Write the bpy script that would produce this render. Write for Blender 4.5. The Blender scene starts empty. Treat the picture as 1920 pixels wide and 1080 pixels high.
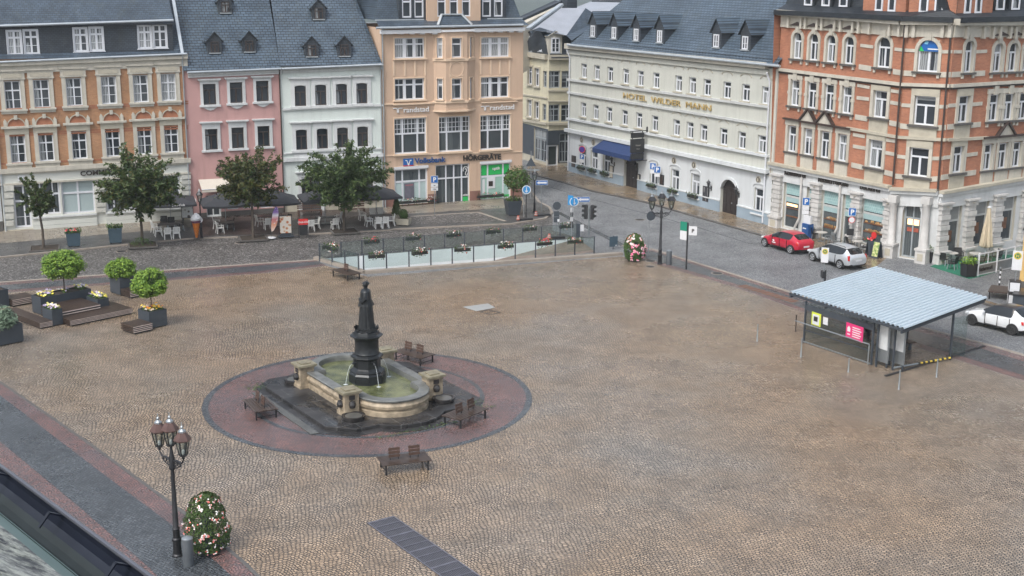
import bpy, bmesh, math, random
from math import sin, cos, pi, radians, sqrt, atan2, tan
from mathutils import Vector, Matrix
random.seed(7)
S = bpy.context.scene
COL = S.collection

# ---------------------------------------------------------------- camera
FPX, PITCH, ROLL, CH = 2437.8, radians(13.829), radians(0.328), 20.0
cp, sp, cr, sr = cos(PITCH), sin(PITCH), cos(ROLL), sin(ROLL)
CR = Vector((cr, sp*sr, cp*sr)); CD = Vector((sr, -sp*cr, -cp*cr)); CF = Vector((0, cp, -sp))
CO = Vector((0, 0, CH))
cam = bpy.data.cameras.new('camera'); camo = bpy.data.objects.new('camera', cam); COL.objects.link(camo)
m = Matrix.Identity(4)
for i in range(3):
    m[i][0], m[i][1], m[i][2], m[i][3] = CR[i], -CD[i], -CF[i], CO[i]
camo.matrix_world = m
cam.sensor_fit = 'HORIZONTAL'; cam.sensor_width = 36; cam.lens = 36*FPX/1920
cam.clip_start = .1; cam.clip_end = 20000
S.camera = camo

def ray(px, py): return CR*(px-960) + CD*(py-540) + CF*FPX
def G(px, py, z=0.0):
    d = ray(px, py); t = (z-CH)/d.z
    return Vector((d.x*t, d.y*t, z))
def hz(base, py):          # height of the point seen at row py straight above a ground point
    d = ray(960+FPX*((base-CO).dot(CR))/((base-CO).dot(CF)), py)
    return CH + d.z*base.y/d.y

# ---------------------------------------------------------------- tags
def tag(o, label=None, cat=None, group=None, kind=None):
    if label: o['label'] = label
    if cat: o['category'] = cat
    if group: o['group'] = group
    if kind: o['kind'] = kind
    return o
def thing(name, label, cat, loc=(0, 0, 0), rz=0, group=None):
    o = bpy.data.objects.new(name, None); COL.objects.link(o)
    o.empty_display_size = .3
    o.location = loc; o.rotation_euler = (0, 0, rz)
    return tag(o, label, cat, group)
def copy_tree(o, parent=None):
    c = o.copy(); COL.objects.link(c)
    if parent is not None: c.parent = parent
    for ch in list(o.children): copy_tree(ch, c)
    return c
def dup(o, loc, rz, label, s=None):
    c = copy_tree(o); c.location = loc; c.rotation_euler = (0, 0, rz); c['label'] = label
    if s: c.scale = (s, s, s)
    return c

# ---------------------------------------------------------------- materials
class N:
    def __init__(s, name):
        s.m = bpy.data.materials.new(name); s.m.use_nodes = True
        s.t = s.m.node_tree; s.b = s.t.nodes['Principled BSDF']
    def n(s, typ, **kw):
        x = s.t.nodes.new(typ)
        for k, v in kw.items():
            if k in x.inputs: s.set(x.inputs[k], v)
            else: setattr(x, k, v)
        return x
    def set(s, inp, v):
        if isinstance(v, bpy.types.NodeSocket): s.t.links.new(v, inp)
        else: inp.default_value = v
    def obj(s): return s.n('ShaderNodeTexCoord').outputs['Object']
    def mapping(s, vec, scale=(1, 1, 1), rot=(0, 0, 0), loc=(0, 0, 0)):
        x = s.n('ShaderNodeMapping'); s.set(x.inputs[0], vec); x.inputs['Scale'].default_value = scale
        x.inputs['Rotation'].default_value = rot; x.inputs['Location'].default_value = loc
        return x.outputs[0]
    def noise(s, vec, scale, detail=4, rough=.55):
        x = s.n('ShaderNodeTexNoise'); s.set(x.inputs['Vector'], vec); x.inputs['Scale'].default_value = scale
        x.inputs['Detail'].default_value = detail; x.inputs['Roughness'].default_value = rough
        return x.outputs['Fac']
    def ramp(s, fac, a, b, lo=.3, hi=.7):
        x = s.n('ShaderNodeValToRGB'); s.set(x.inputs[0], fac)
        e = x.color_ramp.elements; e[0].position = lo; e[1].position = hi; e[0].color = c4(a); e[1].color = c4(b)
        return x.outputs[0]
    def mix(s, fac, a, b, mode='MIX'):
        x = s.n('ShaderNodeMix', data_type='RGBA', blend_type=mode)
        s.set(x.inputs[0], fac); s.set(x.inputs[6], a if isinstance(a, bpy.types.NodeSocket) else c4(a))
        s.set(x.inputs[7], b if isinstance(b, bpy.types.NodeSocket) else c4(b))
        return x.outputs[2]
    def math(s, op, a, b=0.0, c=0.0):
        x = s.n('ShaderNodeMath', operation=op); s.set(x.inputs[0], a); s.set(x.inputs[1], b); s.set(x.inputs[2], c)
        return x.outputs[0]
    def sep(s, vec):
        x = s.n('ShaderNodeSeparateXYZ'); s.set(x.inputs[0], vec); return x.outputs
    def comb(s, x_, y_, z_):
        x = s.n('ShaderNodeCombineXYZ'); s.set(x.inputs[0], x_); s.set(x.inputs[1], y_); s.set(x.inputs[2], z_); return x.outputs[0]
    def bump(s, h, strength=.3, dist=.02):
        x = s.n('ShaderNodeBump'); s.set(x.inputs['Height'], h); x.inputs['Strength'].default_value = strength
        x.inputs['Distance'].default_value = dist
        s.t.links.new(x.outputs[0], s.b.inputs['Normal'])
    def col(s, c): s.set(s.b.inputs['Base Color'], c if isinstance(c, bpy.types.NodeSocket) else c4(c))
    def rough(s, r): s.set(s.b.inputs['Roughness'], r)
def c4(c): return (c[0], c[1], c[2], 1.0) if len(c) == 3 else tuple(c)
def sc(c, k): return tuple(min(1, x*k) for x in c[:3])
MT = {}
def M(name, col, rough=.6, var=.18, scale=3.0, metal=0.0, bump=0.0, coat=0.0, spec=.5, streak=0.0):
    if name in MT: return MT[name]
    n = N(name); v = n.obj()
    f = n.noise(v, scale, 5)
    c = n.ramp(f, sc(col, 1-var), sc(col, 1+var), .25, .75)
    if streak:      # rain streaks and grime on rendered walls
        g1 = n.noise(n.mapping(v, (2.6, 2.6, .16)), 1.0, 6, .7); g2 = n.noise(n.mapping(v, (.5, .5, .35), loc=(3, 9, 1)), 1.0, 5, .65)
        c = n.mix(n.ramp(g1, (0,)*3, (streak,)*3, .50, .72), c, sc((col[0]*.95, col[1]*.95, col[2]*.9), .52)); c = n.mix(n.ramp(g2, (0,)*3, (streak*.8,)*3, .48, .7), c, sc(col, .7))
    n.col(c)
    n.rough(rough); n.b.inputs['Metallic'].default_value = metal
    n.b.inputs['Specular IOR Level'].default_value = spec
    if coat: n.b.inputs['Coat Weight'].default_value = coat
    if bump: n.bump(n.noise(v, scale*6, 4), bump)
    MT[name] = n.m
    return n.m
def emis(name, col, strength, rough=.3):
    n = N(name); n.col(col); n.rough(rough)
    n.b.inputs['Emission Color'].default_value = c4(col); n.b.inputs['Emission Strength'].default_value = strength
    return n.m

def brickmat(name, c1, c2, mortar, w, h, msize=.012, rough=.75, axes='xz', offs=.5, var=.25, big=.4, bump=.25, zk=1.0, stain=.2, stainc=None):
    n = N(name); v = n.obj(); x, y, z = n.sep(v)
    b_ = z if axes == 'xz' else y
    vec = n.comb(x, n.math('MULTIPLY', b_, zk), 0.0)
    br = n.n('ShaderNodeTexBrick', offset=offs)
    n.set(br.inputs['Vector'], vec)
    br.inputs['Color1'].default_value = c4(c1); br.inputs['Color2'].default_value = c4(c2); br.inputs['Mortar'].default_value = c4(mortar)
    br.inputs['Scale'].default_value = 1.0; br.inputs['Mortar Size'].default_value = msize
    br.inputs['Brick Width'].default_value = w; br.inputs['Row Height'].default_value = h; br.inputs['Mortar Smooth'].default_value = .2
    f = n.noise(v, big, 5, .6)
    col = n.mix(1.0, br.outputs['Color'], n.ramp(f, (1-var,)*3, (1+var,)*3, .3, .7), 'MULTIPLY')
    f2 = n.noise(n.mapping(v, (1, 1, .25)), 1.3, 5, .65)
    col = n.mix(n.ramp(f2, (0,)*3, (stain,)*3, .5, .75), col, stainc or sc(c1, .45))
    n.col(col); n.rough(rough)
    n.bump(n.math('SUBTRACT', 1.0, br.outputs['Fac']), bump, .02)
    return n.m

def paving(name, c1, c2, joint, w, h, arc=0.0, arcw=1.3, rot=0.0, rlo=.25, rhi=.6, msize=.02, patch=None, patchs=.12, patchc=(0, 0, 0), pf=.5, jit=.06, bump=.5, contrast=.35):
    """cobbles: brick rows, bent into arcs, with every stone its own tone; damp so the gloss varies"""
    n = N(name); v0 = n.obj()
    v = n.mapping(v0, rot=(0, 0, rot))
    jn = n.n('ShaderNodeTexNoise'); n.set(jn.inputs['Vector'], v); jn.inputs['Scale'].default_value = 2.2; jn.inputs['Detail'].default_value = 2
    jx, jy, jz = n.sep(jn.outputs['Color'])
    x, y, z = n.sep(v)
    x2 = n.math('ADD', x, n.math('MULTIPLY', n.math('SUBTRACT', jx, .5), jit*3))
    y2 = n.math('ADD', y, n.math('MULTIPLY', n.math('SUBTRACT', jy, .5), jit*3))
    if arc:
        fx = n.math('SUBTRACT', n.math('FRACT', n.math('DIVIDE', x2, arcw)), .5)
        y2 = n.math('ADD', y2, n.math('MULTIPLY', n.math('MULTIPLY', fx, fx), arc*4))
    br = n.n('ShaderNodeTexBrick', offset=.5); n.set(br.inputs['Vector'], n.comb(x2, y2, 0.0))
    br.inputs['Color1'].default_value = c4(c1); br.inputs['Color2'].default_value = c4(c2); br.inputs['Mortar'].default_value = c4(joint)
    br.inputs['Scale'].default_value = 1.0; br.inputs['Mortar Size'].default_value = msize; br.inputs['Mortar Smooth'].default_value = .35
    br.inputs['Brick Width'].default_value = w; br.inputs['Row Height'].default_value = h; br.inputs['Bias'].default_value = 0
    fine = n.noise(v0, 9.0, 3, .7)
    col = n.mix(1.0, br.outputs['Color'], n.ramp(fine, (1-contrast,)*3, (1+contrast,)*3, .3, .7), 'MULTIPLY')
    big = n.noise(v0, patchs, 6, .62)
    if patch: col = n.mix(n.ramp(big, (0,)*3, (pf,)*3, .42, .62), col, patch, 'MULTIPLY')
    mid = n.noise(n.mapping(v0, loc=(31, 7, 0)), .55, 6, .7)
    col = n.mix(1.0, col, n.ramp(mid, (.72,)*3, (1.22,)*3, .3, .7), 'MULTIPLY')
    n.col(col)
    wet = n.noise(n.mapping(v0, loc=(11, 53, 0)), .16, 5, .65)
    mr = n.n('ShaderNodeMapRange'); n.set(mr.inputs[0], wet); mr.inputs[1].default_value = .35; mr.inputs[2].default_value = .65
    mr.inputs[3].default_value = rlo; mr.inputs[4].default_value = rhi
    n.rough(n.math('ADD', mr.outputs[0], n.math('MULTIPLY', n.math('SUBTRACT', fine, .5), .3)))
    hgt = n.math('ADD', n.math('SUBTRACT', 1.0, br.outputs['Fac']), n.math('MULTIPLY', fine, .5))
    n.bump(hgt, bump, .03)
    return n.m

def leafmat(name, a, b, rough=.5, tr=.25):
    n = N(name); v = n.obj()
    oi = n.n('ShaderNodeNewGeometry').outputs['Random Per Island']
    n.col(n.mix(oi, a, b)); n.rough(rough)
    n.b.inputs['Subsurface Weight'].default_value = 0
    n.b.inputs['Transmission Weight'].default_value = 0
    n.b.inputs['Specular IOR Level'].default_value = .35
    # thin leaves let some light through
    tl = n.n('ShaderNodeBsdfTranslucent'); n.set(tl.inputs['Color'], n.mix(oi, sc(a, 1.3), sc(b, 1.3)))
    mx = n.n('ShaderNodeMixShader'); mx.inputs[0].default_value = tr
    n.t.links.new(n.b.outputs[0], mx.inputs[1]); n.t.links.new(tl.outputs[0], mx.inputs[2])
    n.t.links.new(mx.outputs[0], n.t.nodes['Material Output'].inputs['Surface'])
    return n.m
def flowermat(name, cols):
    n = N(name)
    oi = n.n('ShaderNodeNewGeometry').outputs['Random Per Island']
    x = n.n('ShaderNodeValToRGB'); n.set(x.inputs[0], oi); x.color_ramp.interpolation = 'CONSTANT'
    e = x.color_ramp.elements
    while len(e) < len(cols): e.new(.5)
    for i, c in enumerate(cols): e[i].position = i/len(cols); e[i].color = c4(c)
    n.col(x.outputs[0]); n.rough(.6)
    return n.m
def panemat(name, dark, cur, amount=.5, rough=.06):
    """window glass: reflective, with a room behind and curtains hung in some of them"""
    n = N(name); v = n.obj(); x, y, z = n.sep(v)
    oi = n.n('ShaderNodeObjectInfo').outputs['Random']
    st = n.math('ADD', n.math('MULTIPLY', n.math('SINE', n.math('ADD', n.math('MULTIPLY', x, 38.0), n.math('MULTIPLY', n.noise(v, 2.0), 9.0))), .25), .6)
    side = n.math('GREATER_THAN', n.math('ADD', n.noise(n.mapping(v, (1.6, 1, .12)), 1.6, 1), n.math('MULTIPLY', n.math('SUBTRACT', oi, .5), .5)), 1-amount)
    base = n.mix(n.math('MULTIPLY', side, st), n.mix(n.noise(v, 1.2), dark, sc(dark, 2.2)), cur)
    th = n.math('SUBTRACT', n.math('MULTIPLY', n.math('FRACT', n.math('MULTIPLY', oi, 7.31)), 8.0), .1)     # some blinds are part way down
    n.col(n.mix(n.math('MULTIPLY', n.math('GREATER_THAN', z, th), .85), base, sc(cur, .8)))
    n.rough(rough); n.b.inputs['Specular IOR Level'].default_value = .6
    return n.m

# ---------------------------------------------------------------- mesh builder
class MB:
    def __init__(s): s.v = []; s.f = []; s.m = []; s.mats = []
    def mi(s, mat):
        if mat not in s.mats: s.mats.append(mat)
        return s.mats.index(mat)
    def face(s, pts, mat):
        i = len(s.v); s.v += [tuple(p) for p in pts]; s.f.append(tuple(range(i, i+len(pts)))); s.m.append(s.mi(mat))
    def box(s, x0, x1, y0, y1, z0, z1, mat):
        i = len(s.v); k = s.mi(mat)
        s.v += [(x, y, z) for z in (z0, z1) for y in (y0, y1) for x in (x0, x1)]
        for q in ((0, 2, 3, 1), (4, 5, 7, 6), (0, 1, 5, 4), (2, 6, 7, 3), (0, 4, 6, 2), (1, 3, 7, 5)):
            s.f.append(tuple(i+a for a in q)); s.m.append(k)
    def obox(s, c, ax, ay, az, mat):      # oriented box from centre and half-axis vectors
        i = len(s.v); k = s.mi(mat); c = Vector(c); ax, ay, az = Vector(ax), Vector(ay), Vector(az)
        s.v += [tuple(c+ax*a+ay*b+az*d) for d in (-1, 1) for b in (-1, 1) for a in (-1, 1)]
        for q in ((0, 2, 3, 1), (4, 5, 7, 6), (0, 1, 5, 4), (2, 6, 7, 3), (0, 4, 6, 2), (1, 3, 7, 5)):
            s.f.append(tuple(i+a for a in q)); s.m.append(k)
    def bar(s, p, q, w, h, mat, up=(0, 0, 1)):  # rectangular bar between two points
        p, q = Vector(p), Vector(q); d = q-p; L = d.length
        if L < 1e-6: return
        d.normalize(); u = Vector(up)
        if abs(d.dot(u)) > .98: u = Vector((1, 0, 0))
        a = d.cross(u).normalized(); b = a.cross(d)
        s.obox((p+q)/2, d*(L/2), a*(w/2), b*(h/2), mat)
    def tube(s, pts, r, mat, n=8, caps=True):
        pts = [Vector(p) for p in pts]; k = s.mi(mat); base = len(s.v)
        rs = r if isinstance(r, (list, tuple)) else [r]*len(pts)
        up = Vector((0, 0, 1)); pa = None
        for j, p in enumerate(pts):
            d = (pts[min(j+1, len(pts)-1)]-pts[max(j-1, 0)]).normalized()
            if pa is None:
                u = up if abs(d.z) < .95 else Vector((1, 0, 0)); a = d.cross(u).normalized()
            else: a = (pa-d*pa.dot(d)).normalized()
            pa = a; b = d.cross(a)
            for t in range(n):
                an = 2*pi*t/n; s.v.append(tuple(p+(a*cos(an)+b*sin(an))*rs[j]))
        for j in range(len(pts)-1):
            for t in range(n):
                t2 = (t+1) % n
                s.f.append((base+j*n+t, base+j*n+t2, base+(j+1)*n+t2, base+(j+1)*n+t)); s.m.append(k)
        if caps:
            s.f.append(tuple(base+t for t in reversed(range(n)))); s.m.append(k)
            s.f.append(tuple(base+(len(pts)-1)*n+t for t in range(n))); s.m.append(k)
    def lathe(s, prof, mat, n=16, c=(0, 0, 0), squash=1.0, rot=0.0):
        base = len(s.v); k = s.mi(mat)
        for r, z in prof:
            for t in range(n):
                a = 2*pi*(t+.5)/n+rot; s.v.append((c[0]+r*cos(a), c[1]+r*sin(a)*squash, c[2]+z))
        for j in range(len(prof)-1):
            for t in range(n):
                t2 = (t+1) % n
                s.f.append((base+j*n+t, base+j*n+t2, base+(j+1)*n+t2, base+(j+1)*n+t)); s.m.append(k)
        s.f.append(tuple(base+t for t in reversed(range(n)))); s.m.append(k)
        s.f.append(tuple(base+(len(prof)-1)*n+t for t in range(n))); s.m.append(k)
    def prism(s, poly, z0, z1, mat, bottom=True):     # poly in xy
        i = len(s.v); n = len(poly); k = s.mi(mat)
        s.v += [(p[0], p[1], z0) for p in poly]+[(p[0], p[1], z1) for p in poly]
        s.f.append(tuple(i+n+t for t in range(n))); s.m.append(k)
        if bottom: s.f.append(tuple(i+t for t in reversed(range(n)))); s.m.append(k)
        for t in range(n):
            t2 = (t+1) % n; s.f.append((i+t, i+t2, i+n+t2, i+n+t)); s.m.append(k)
    def slab(s, poly, y0, y1, mat):       # poly in xz, extruded along y
        i = len(s.v); n = len(poly); k = s.mi(mat)
        s.v += [(p[0], y0, p[1]) for p in poly]+[(p[0], y1, p[1]) for p in poly]
        s.f.append(tuple(i+t for t in range(n))); s.m.append(k)
        s.f.append(tuple(i+n+t for t in reversed(range(n)))); s.m.append(k)
        for t in range(n):
            t2 = (t+1) % n; s.f.append((i+t2, i+t, i+n+t, i+n+t2)); s.m.append(k)
    def pieces(s, gap=.03):
        """the builder split into groups of faces that touch one another"""
        par = list(range(len(s.v)))
        def find(a):
            while par[a] != a: par[a] = par[par[a]]; a = par[a]
            return a
        for f in s.f:
            r = find(f[0])
            for a in f[1:]: par[find(a)] = r
        comp = {}
        for i, f in enumerate(s.f): comp.setdefault(find(f[0]), []).append(i)
        gr = []
        for fs in comp.values():
            vs = [s.v[a] for i in fs for a in s.f[i]]
            lo = [min(v[k] for v in vs)-gap for k in range(3)]; hi = [max(v[k] for v in vs)+gap for k in range(3)]
            fs = list(fs); again = True
            while again:
                again = False
                for g in gr:
                    if all(g[0][k] <= hi[k] and g[1][k] >= lo[k] for k in range(3)):
                        lo = [min(lo[k], g[0][k]) for k in range(3)]; hi = [max(hi[k], g[1][k]) for k in range(3)]; fs += g[2]; gr.remove(g); again = True; break
            gr.append((lo, hi, fs))
        if len(gr) < 2: return [s]
        out = []
        for lo, hi, fs in gr:
            b = MB()
            mp = {}
            for i in sorted(fs):
                idx = []
                for a in s.f[i]:
                    if a not in mp: mp[a] = len(b.v); b.v.append(s.v[a])
                    idx.append(mp[a])
                b.f.append(tuple(idx)); b.m.append(b.mi(s.mats[s.m[i]]))
            out.append(b)
        return out
    def mesh(s, name, smooth=False, fix=True):
        me = bpy.data.meshes.new(name); me.from_pydata(s.v, [], s.f)
        for mt in s.mats: me.materials.append(mt)
        me.polygons.foreach_set('material_index', s.m)
        if fix:
            b = bmesh.new(); b.from_mesh(me)
            if smooth: bmesh.ops.remove_doubles(b, verts=b.verts, dist=1e-5)
            bmesh.ops.recalc_face_normals(b, faces=b.faces); b.to_mesh(me); b.free()
        if smooth:
            me.polygons.foreach_set('use_smooth', [True]*len(me.polygons)); me.set_sharp_from_angle(angle=radians(38))
        me.update(); return me
    def build(s, name, parent=None, smooth=False, loc=None, rz=None, fix=True):
        o = bpy.data.objects.new(name, s.mesh(name, smooth, fix)); COL.objects.link(o)
        if parent is not None: o.parent = parent
        if loc is not None: o.location = loc
        if rz is not None: o.rotation_euler = (0, 0, rz)
        return o
def link(name, me, parent=None, loc=(0, 0, 0), rz=0):
    o = bpy.data.objects.new(name, me); COL.objects.link(o); o.parent = parent; o.location = loc; o.rotation_euler = (0, 0, rz); return o
def bevel(o, w, seg=2):
    b = o.modifiers.new('bevel', 'BEVEL'); b.width = w; b.segments = seg; b.limit_method = 'ANGLE'; return o

_txt = {}
def text_mesh(s, mat, h, bold=0.0, depth=.02, width=None, shear=0.0, align='LEFT'):
    """letters standing in the xz plane facing -y, height h of a capital; width squeezes to a given length"""
    c = bpy.data.curves.new('letters', 'FONT'); c.body = s; c.size = h/.72; c.extrude = depth; c.offset = bold*h; c.shear = shear
    c.align_x = align; c.resolution_u = 3
    o = bpy.data.objects.new('letters', c); COL.objects.link(o)
    dg = bpy.context.evaluated_depsgraph_get()
    me = bpy.data.meshes.new_from_object(o.evaluated_get(dg))
    bpy.data.objects.remove(o)
    xs = [v.co.x for v in me.vertices]; k = 1.0
    if width and xs: k = width/(max(xs)-min(xs))
    x0 = min(xs) if align == 'LEFT' else 0
    for v in me.vertices:
        x, y, z = v.co; v.co = ((x-x0)*k, -z, y)
    me.materials.clear(); me.materials.append(mat)
    return me
def text(parent, s, mat, h, loc, rz=0, name='lettering', **kw):
    return link(name, text_mesh(s, mat, h, **kw), parent, loc, rz)

# ---------------------------------------------------------------- facades
class Facade:
    """vertical wall plane from ground point A (left) to B (right); local x along it, y into the house, z up"""
    def __init__(s, A, B, root=None):
        s.A = Vector((A[0], A[1], 0)); d = Vector((B[0]-A[0], B[1]-A[1], 0)); s.L = d.length
        s.x = d.normalized(); s.y = Vector((-s.x.y, s.x.x, 0)); s.rz = atan2(s.x.y, s.x.x); s.root = root
        s.off = None
    def bind(s, root, F0):
        s.root = root; d = s.A-F0.A
        s.off = ((d.dot(F0.x), d.dot(F0.y), 0), s.rz-F0.rz); return s
    def hit(s, px, py, p=(0, 0, 0), n=(0, 1, 0)):      # local point where a sight line meets a local plane
        d = ray(px, py); o = CO-s.A
        lo = Vector((o.dot(s.x), o.dot(s.y), o.z)); ld = Vector((d.dot(s.x), d.dot(s.y), d.z))
        n = Vector(n); t = (Vector(p)-lo).dot(n)/ld.dot(n)
        return lo+ld*t
    def uv(s, px, py, y=0.0):
        q = s.hit(px, py, (0, y, 0)); return q.x, q.z
    def put(s, o):
        o.parent = s.root
        if s.off:
            l, r = s.off; o.location = Vector(l)+Matrix.Rotation(r, 3, 'Z') @ Vector(o.location); o.rotation_euler.z += r
        return o
    def part(s, name, mb, smooth=False, fix=True, split=True):
        L = mb.pieces() if split else [mb]
        for q in L: o = s.put(q.build(name, None, smooth, fix=fix))
        return o
    def strip(s, mb, a, b, h, out, mat, y=0.0, back=0.0):   # a cornice band between two sighted points (a, b are its mid-heights)
        ua, za = s.uv(*a, y); ub, zb = s.uv(*b, y)
        i = len(mb.v); k = mb.mi(mat)
        mb.v += [(u, yy, z+d) for d in (-h/2, h/2) for yy in (y-out, y+back) for (u, z) in ((ua, za), (ub, zb))]
        for q in ((0, 2, 3, 1), (4, 5, 7, 6), (0, 1, 5, 4), (2, 6, 7, 3), (0, 4, 6, 2), (1, 3, 7, 5)):
            mb.f.append(tuple(i+t for t in q)); mb.m.append(k)
    def letters(s, txt, mat, p0, p1, h, y=-.08, name='lettering', **kw):   # text from sighted base-left to base-right
        u0, z0 = s.uv(*p0, y); u1, z1 = s.uv(*p1, y)
        o = link(name, text_mesh(txt, mat, h, width=u1-u0, **kw)); o.location = (u0, y, z0)
        o.rotation_euler = (0, -atan2(z1-z0, u1-u0), 0); return s.put(o)

def wall(F, name, u0, u1, z0, z1, holes, mat, reveal=None, rd=.24, depth=9.0, y=0.0, sides=True, mats=None):
    """wall with real openings; holes = (u0,u1,z0,z1). mats: [(z_limit, mat)] lower bands of another finish"""
    mb = MB(); us = {u0, u1}; zs = {z0, z1}
    for a, b, c, d in holes:
        us |= {max(a, u0), min(b, u1)}; zs |= {max(c, z0), min(d, z1)}
    for zl, _ in (mats or []): zs.add(zl)
    us = sorted(u for u in us if u0 <= u <= u1); zs = sorted(z for z in zs if z0 <= z <= z1)
    for i in range(len(us)-1):
        for j in range(len(zs)-1):
            cu, cz = (us[i]+us[i+1])/2, (zs[j]+zs[j+1])/2
            if us[i+1]-us[i] < 1e-5 or zs[j+1]-zs[j] < 1e-5: continue
            if any(a < cu < b and c < cz < d for a, b, c, d in holes): continue
            mm = mat
            for zl, m2 in (mats or []):
                if cz < zl: mm = m2; break
            mb.face([(us[i], y, zs[j]), (us[i+1], y, zs[j]), (us[i+1], y, zs[j+1]), (us[i], y, zs[j+1])], mm)
    rv = reveal or mat
    for a, b, c, d in holes:
        a, b, c, d = max(a, u0), min(b, u1), max(c, z0), min(d, z1)
        if b-a < .02 or d-c < .02: continue
        mb.face([(a, y, c), (a, y, d), (a, y+rd, d), (a, y+rd, c)], rv); mb.face([(b, y, c), (b, y+rd, c), (b, y+rd, d), (b, y, d)], rv)
        mb.face([(a, y, d), (b, y, d), (b, y+rd, d), (a, y+rd, d)], rv); mb.face([(a, y, c), (a, y+rd, c), (b, y+rd, c), (b, y, c)], rv)
    if sides:
        for u in (u0, u1): mb.face([(u, y, z0), (u, y+depth, z0), (u, y+depth, z1), (u, y, z1)], mat)
        mb.face([(u0, y+depth, z0), (u1, y+depth, z0), (u1, y+depth, z1), (u0, y+depth, z1)], mat)
    return F.part(name, mb, fix=False, split=False)

class Win:
    """a kind of window: frame colour, bars, surround"""
    def __init__(s, fm, pane, v=(.5,), h=(), tr=None, fw=.07, bw=.05, arch=0, sur=None, sm=None, lower=(), grid=None, rec=.19, vtop=True, sub=None):
        s.__dict__.update(locals()); s.cache = {}
    def meshes(s, w, h):
        k = (round(w, 2), round(h, 2))
        if k in s.cache: return s.cache[k]
        mb = MB(); fm = s.fm; fw = s.fw; y0, y1 = s.rec-.05, s.rec+.02; W, Hh = w/2, h/2
        mb.box(-W, -W+fw, y0, y1, -Hh, Hh, fm); mb.box(W-fw, W, y0, y1, -Hh, Hh, fm)
        mb.box(-W+fw, W-fw, y0, y1, Hh-fw, Hh, fm); mb.box(-W+fw, W-fw, y0, y1, -Hh, -Hh+fw, fm)
        zt = Hh-fw
        if s.tr is not None:
            zt = -Hh+h*s.tr; mb.box(-W+fw, W-fw, y0-.01, y1, zt-fw*.6, zt+fw*.6, fm)
        for x in s.v:
            x = -W+w*x; b = s.bw
            mb.box(x-b, x+b, y0+.003, y1, -Hh+fw, Hh-fw if s.vtop else zt, fm)
        for f in s.lower:
            z = -Hh+(zt+Hh)*f; mb.box(-W+fw, W-fw, y0+.01, y1-.003, z-.018, z+.018, fm)
        if s.grid:
            nx, nz = s.grid
            for i in range(1, nx):
                x = -W+w*i/nx; mb.box(x-.02, x+.02, y0+.012, y1-.005, zt, Hh-fw, fm)
            for j in range(1, nz):
                z = zt+(Hh-fw-zt)*j/nz; mb.box(-W+fw, W-fw, y0+.014, y1-.007, z-.02, z+.02, fm)
        if s.arch:
            # corner fillers under a round or segmental head
            sag = s.arch*w; n = 10; R = (W*W+sag*sag)/(2*sag); cz = Hh-R
            for sg in (-1, 1):
                pts = [(sg*W, Hh)]
                for i in range(n//2+1):
                    x = sg*W*(1-i/(n//2)); pts.append((x, cz+sqrt(max(0, R*R-x*x))))
                mb.slab(pts if sg < 0 else pts[::-1], -.004, y1+.002, s.sm or fm)
        f = mb.mesh('window')
        pm = MB(); pm.face([(-W+.02, s.rec, -Hh+.02), (W-.02, s.rec, -Hh+.02), (W-.02, s.rec, Hh-.02), (-W+.02, s.rec, Hh-.02)], s.pane)
        p = pm.mesh('pane')
        su = []
        if s.sur:
            sb = MB(); s.sur(sb, W, Hh, s.sm); su = [q.mesh('surround') for q in sb.pieces()]
        s.cache[k] = (f, p, su); return s.cache[k]
    def at(s, F, u, z, w, h, y=0.0, name='window'):
        f, p, su = s.meshes(w, h)
        o = link(name, f); o.location = (u, y, z); F.put(o)
        link('pane', p, o)
        for q in su: link('surround', q, o)
        return o
def wrow(F, kind, rects, y=0.0, w=None, h=None, name='window'):
    """a row of equal windows from sighted rectangles (x0,x1,y0,y1); returns their openings"""
    L = []
    for x0, x1, y0, y1 in rects:
        cx, cy = (x0+x1)/2, (y0+y1)/2
        u, z = F.uv(cx, cy, y); L.append((u, z, F.uv(x1, cy, y)[0]-F.uv(x0, cy, y)[0], F.uv(cx, y0, y)[1]-F.uv(cx, y1, y)[1]))
    n = len(L); w = w or sum(a[2] for a in L)/n; h = h or sum(a[3] for a in L)/n
    mu = sum(a[0] for a in L)/n; mz = sum(a[1] for a in L)/n
    den = sum((a[0]-mu)**2 for a in L); k = sum((a[0]-mu)*(a[1]-mz) for a in L)/den if den > 1e-6 else 0
    out = []
    for a in L:
        z = mz+k*(a[0]-mu); kind.at(F, a[0], z, w, h, y, name); out.append((a[0]-w/2, a[0]+w/2, z-h/2, z+h/2))
    return out
# ---------------------------------------------------------------- world and light (overcast, after rain)
W = bpy.data.worlds.new('World'); S.world = W; W.use_nodes = True
wt = W.node_tree; bg = wt.nodes['Background']
sky = wt.nodes.new('ShaderNodeTexSky'); sky.sky_type = 'NISHITA'; sky.sun_disc = False
SE, SRT = radians(52), radians(215)
sky.sun_elevation = SE; sky.sun_rotation = SRT; sky.dust_density = 4.0; sky.air_density = 1.2; sky.ozone_density = 1.0
hs = wt.nodes.new('ShaderNodeHueSaturation'); hs.inputs['Saturation'].default_value = .55
wt.links.new(sky.outputs[0], hs.inputs['Color']); wt.links.new(hs.outputs[0], bg.inputs['Color'])
bg.inputs['Strength'].default_value = .15
sl = bpy.data.lights.new('sun', 'SUN'); sl.energy = 1.45; sl.angle = radians(18); sl.color = (1, .985, .955)
so = bpy.data.objects.new('sun', sl); COL.objects.link(so)
sd = Vector((sin(SRT)*cos(SE), cos(SRT)*cos(SE), sin(SE)))
so.rotation_euler = (-sd).to_track_quat('-Z', 'Y').to_euler(); so.location = (0, 0, 60)
S.view_settings.view_transform = 'Standard'; S.view_settings.look = 'None'; S.view_settings.exposure = 0.84; S.view_settings.gamma = 1

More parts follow.
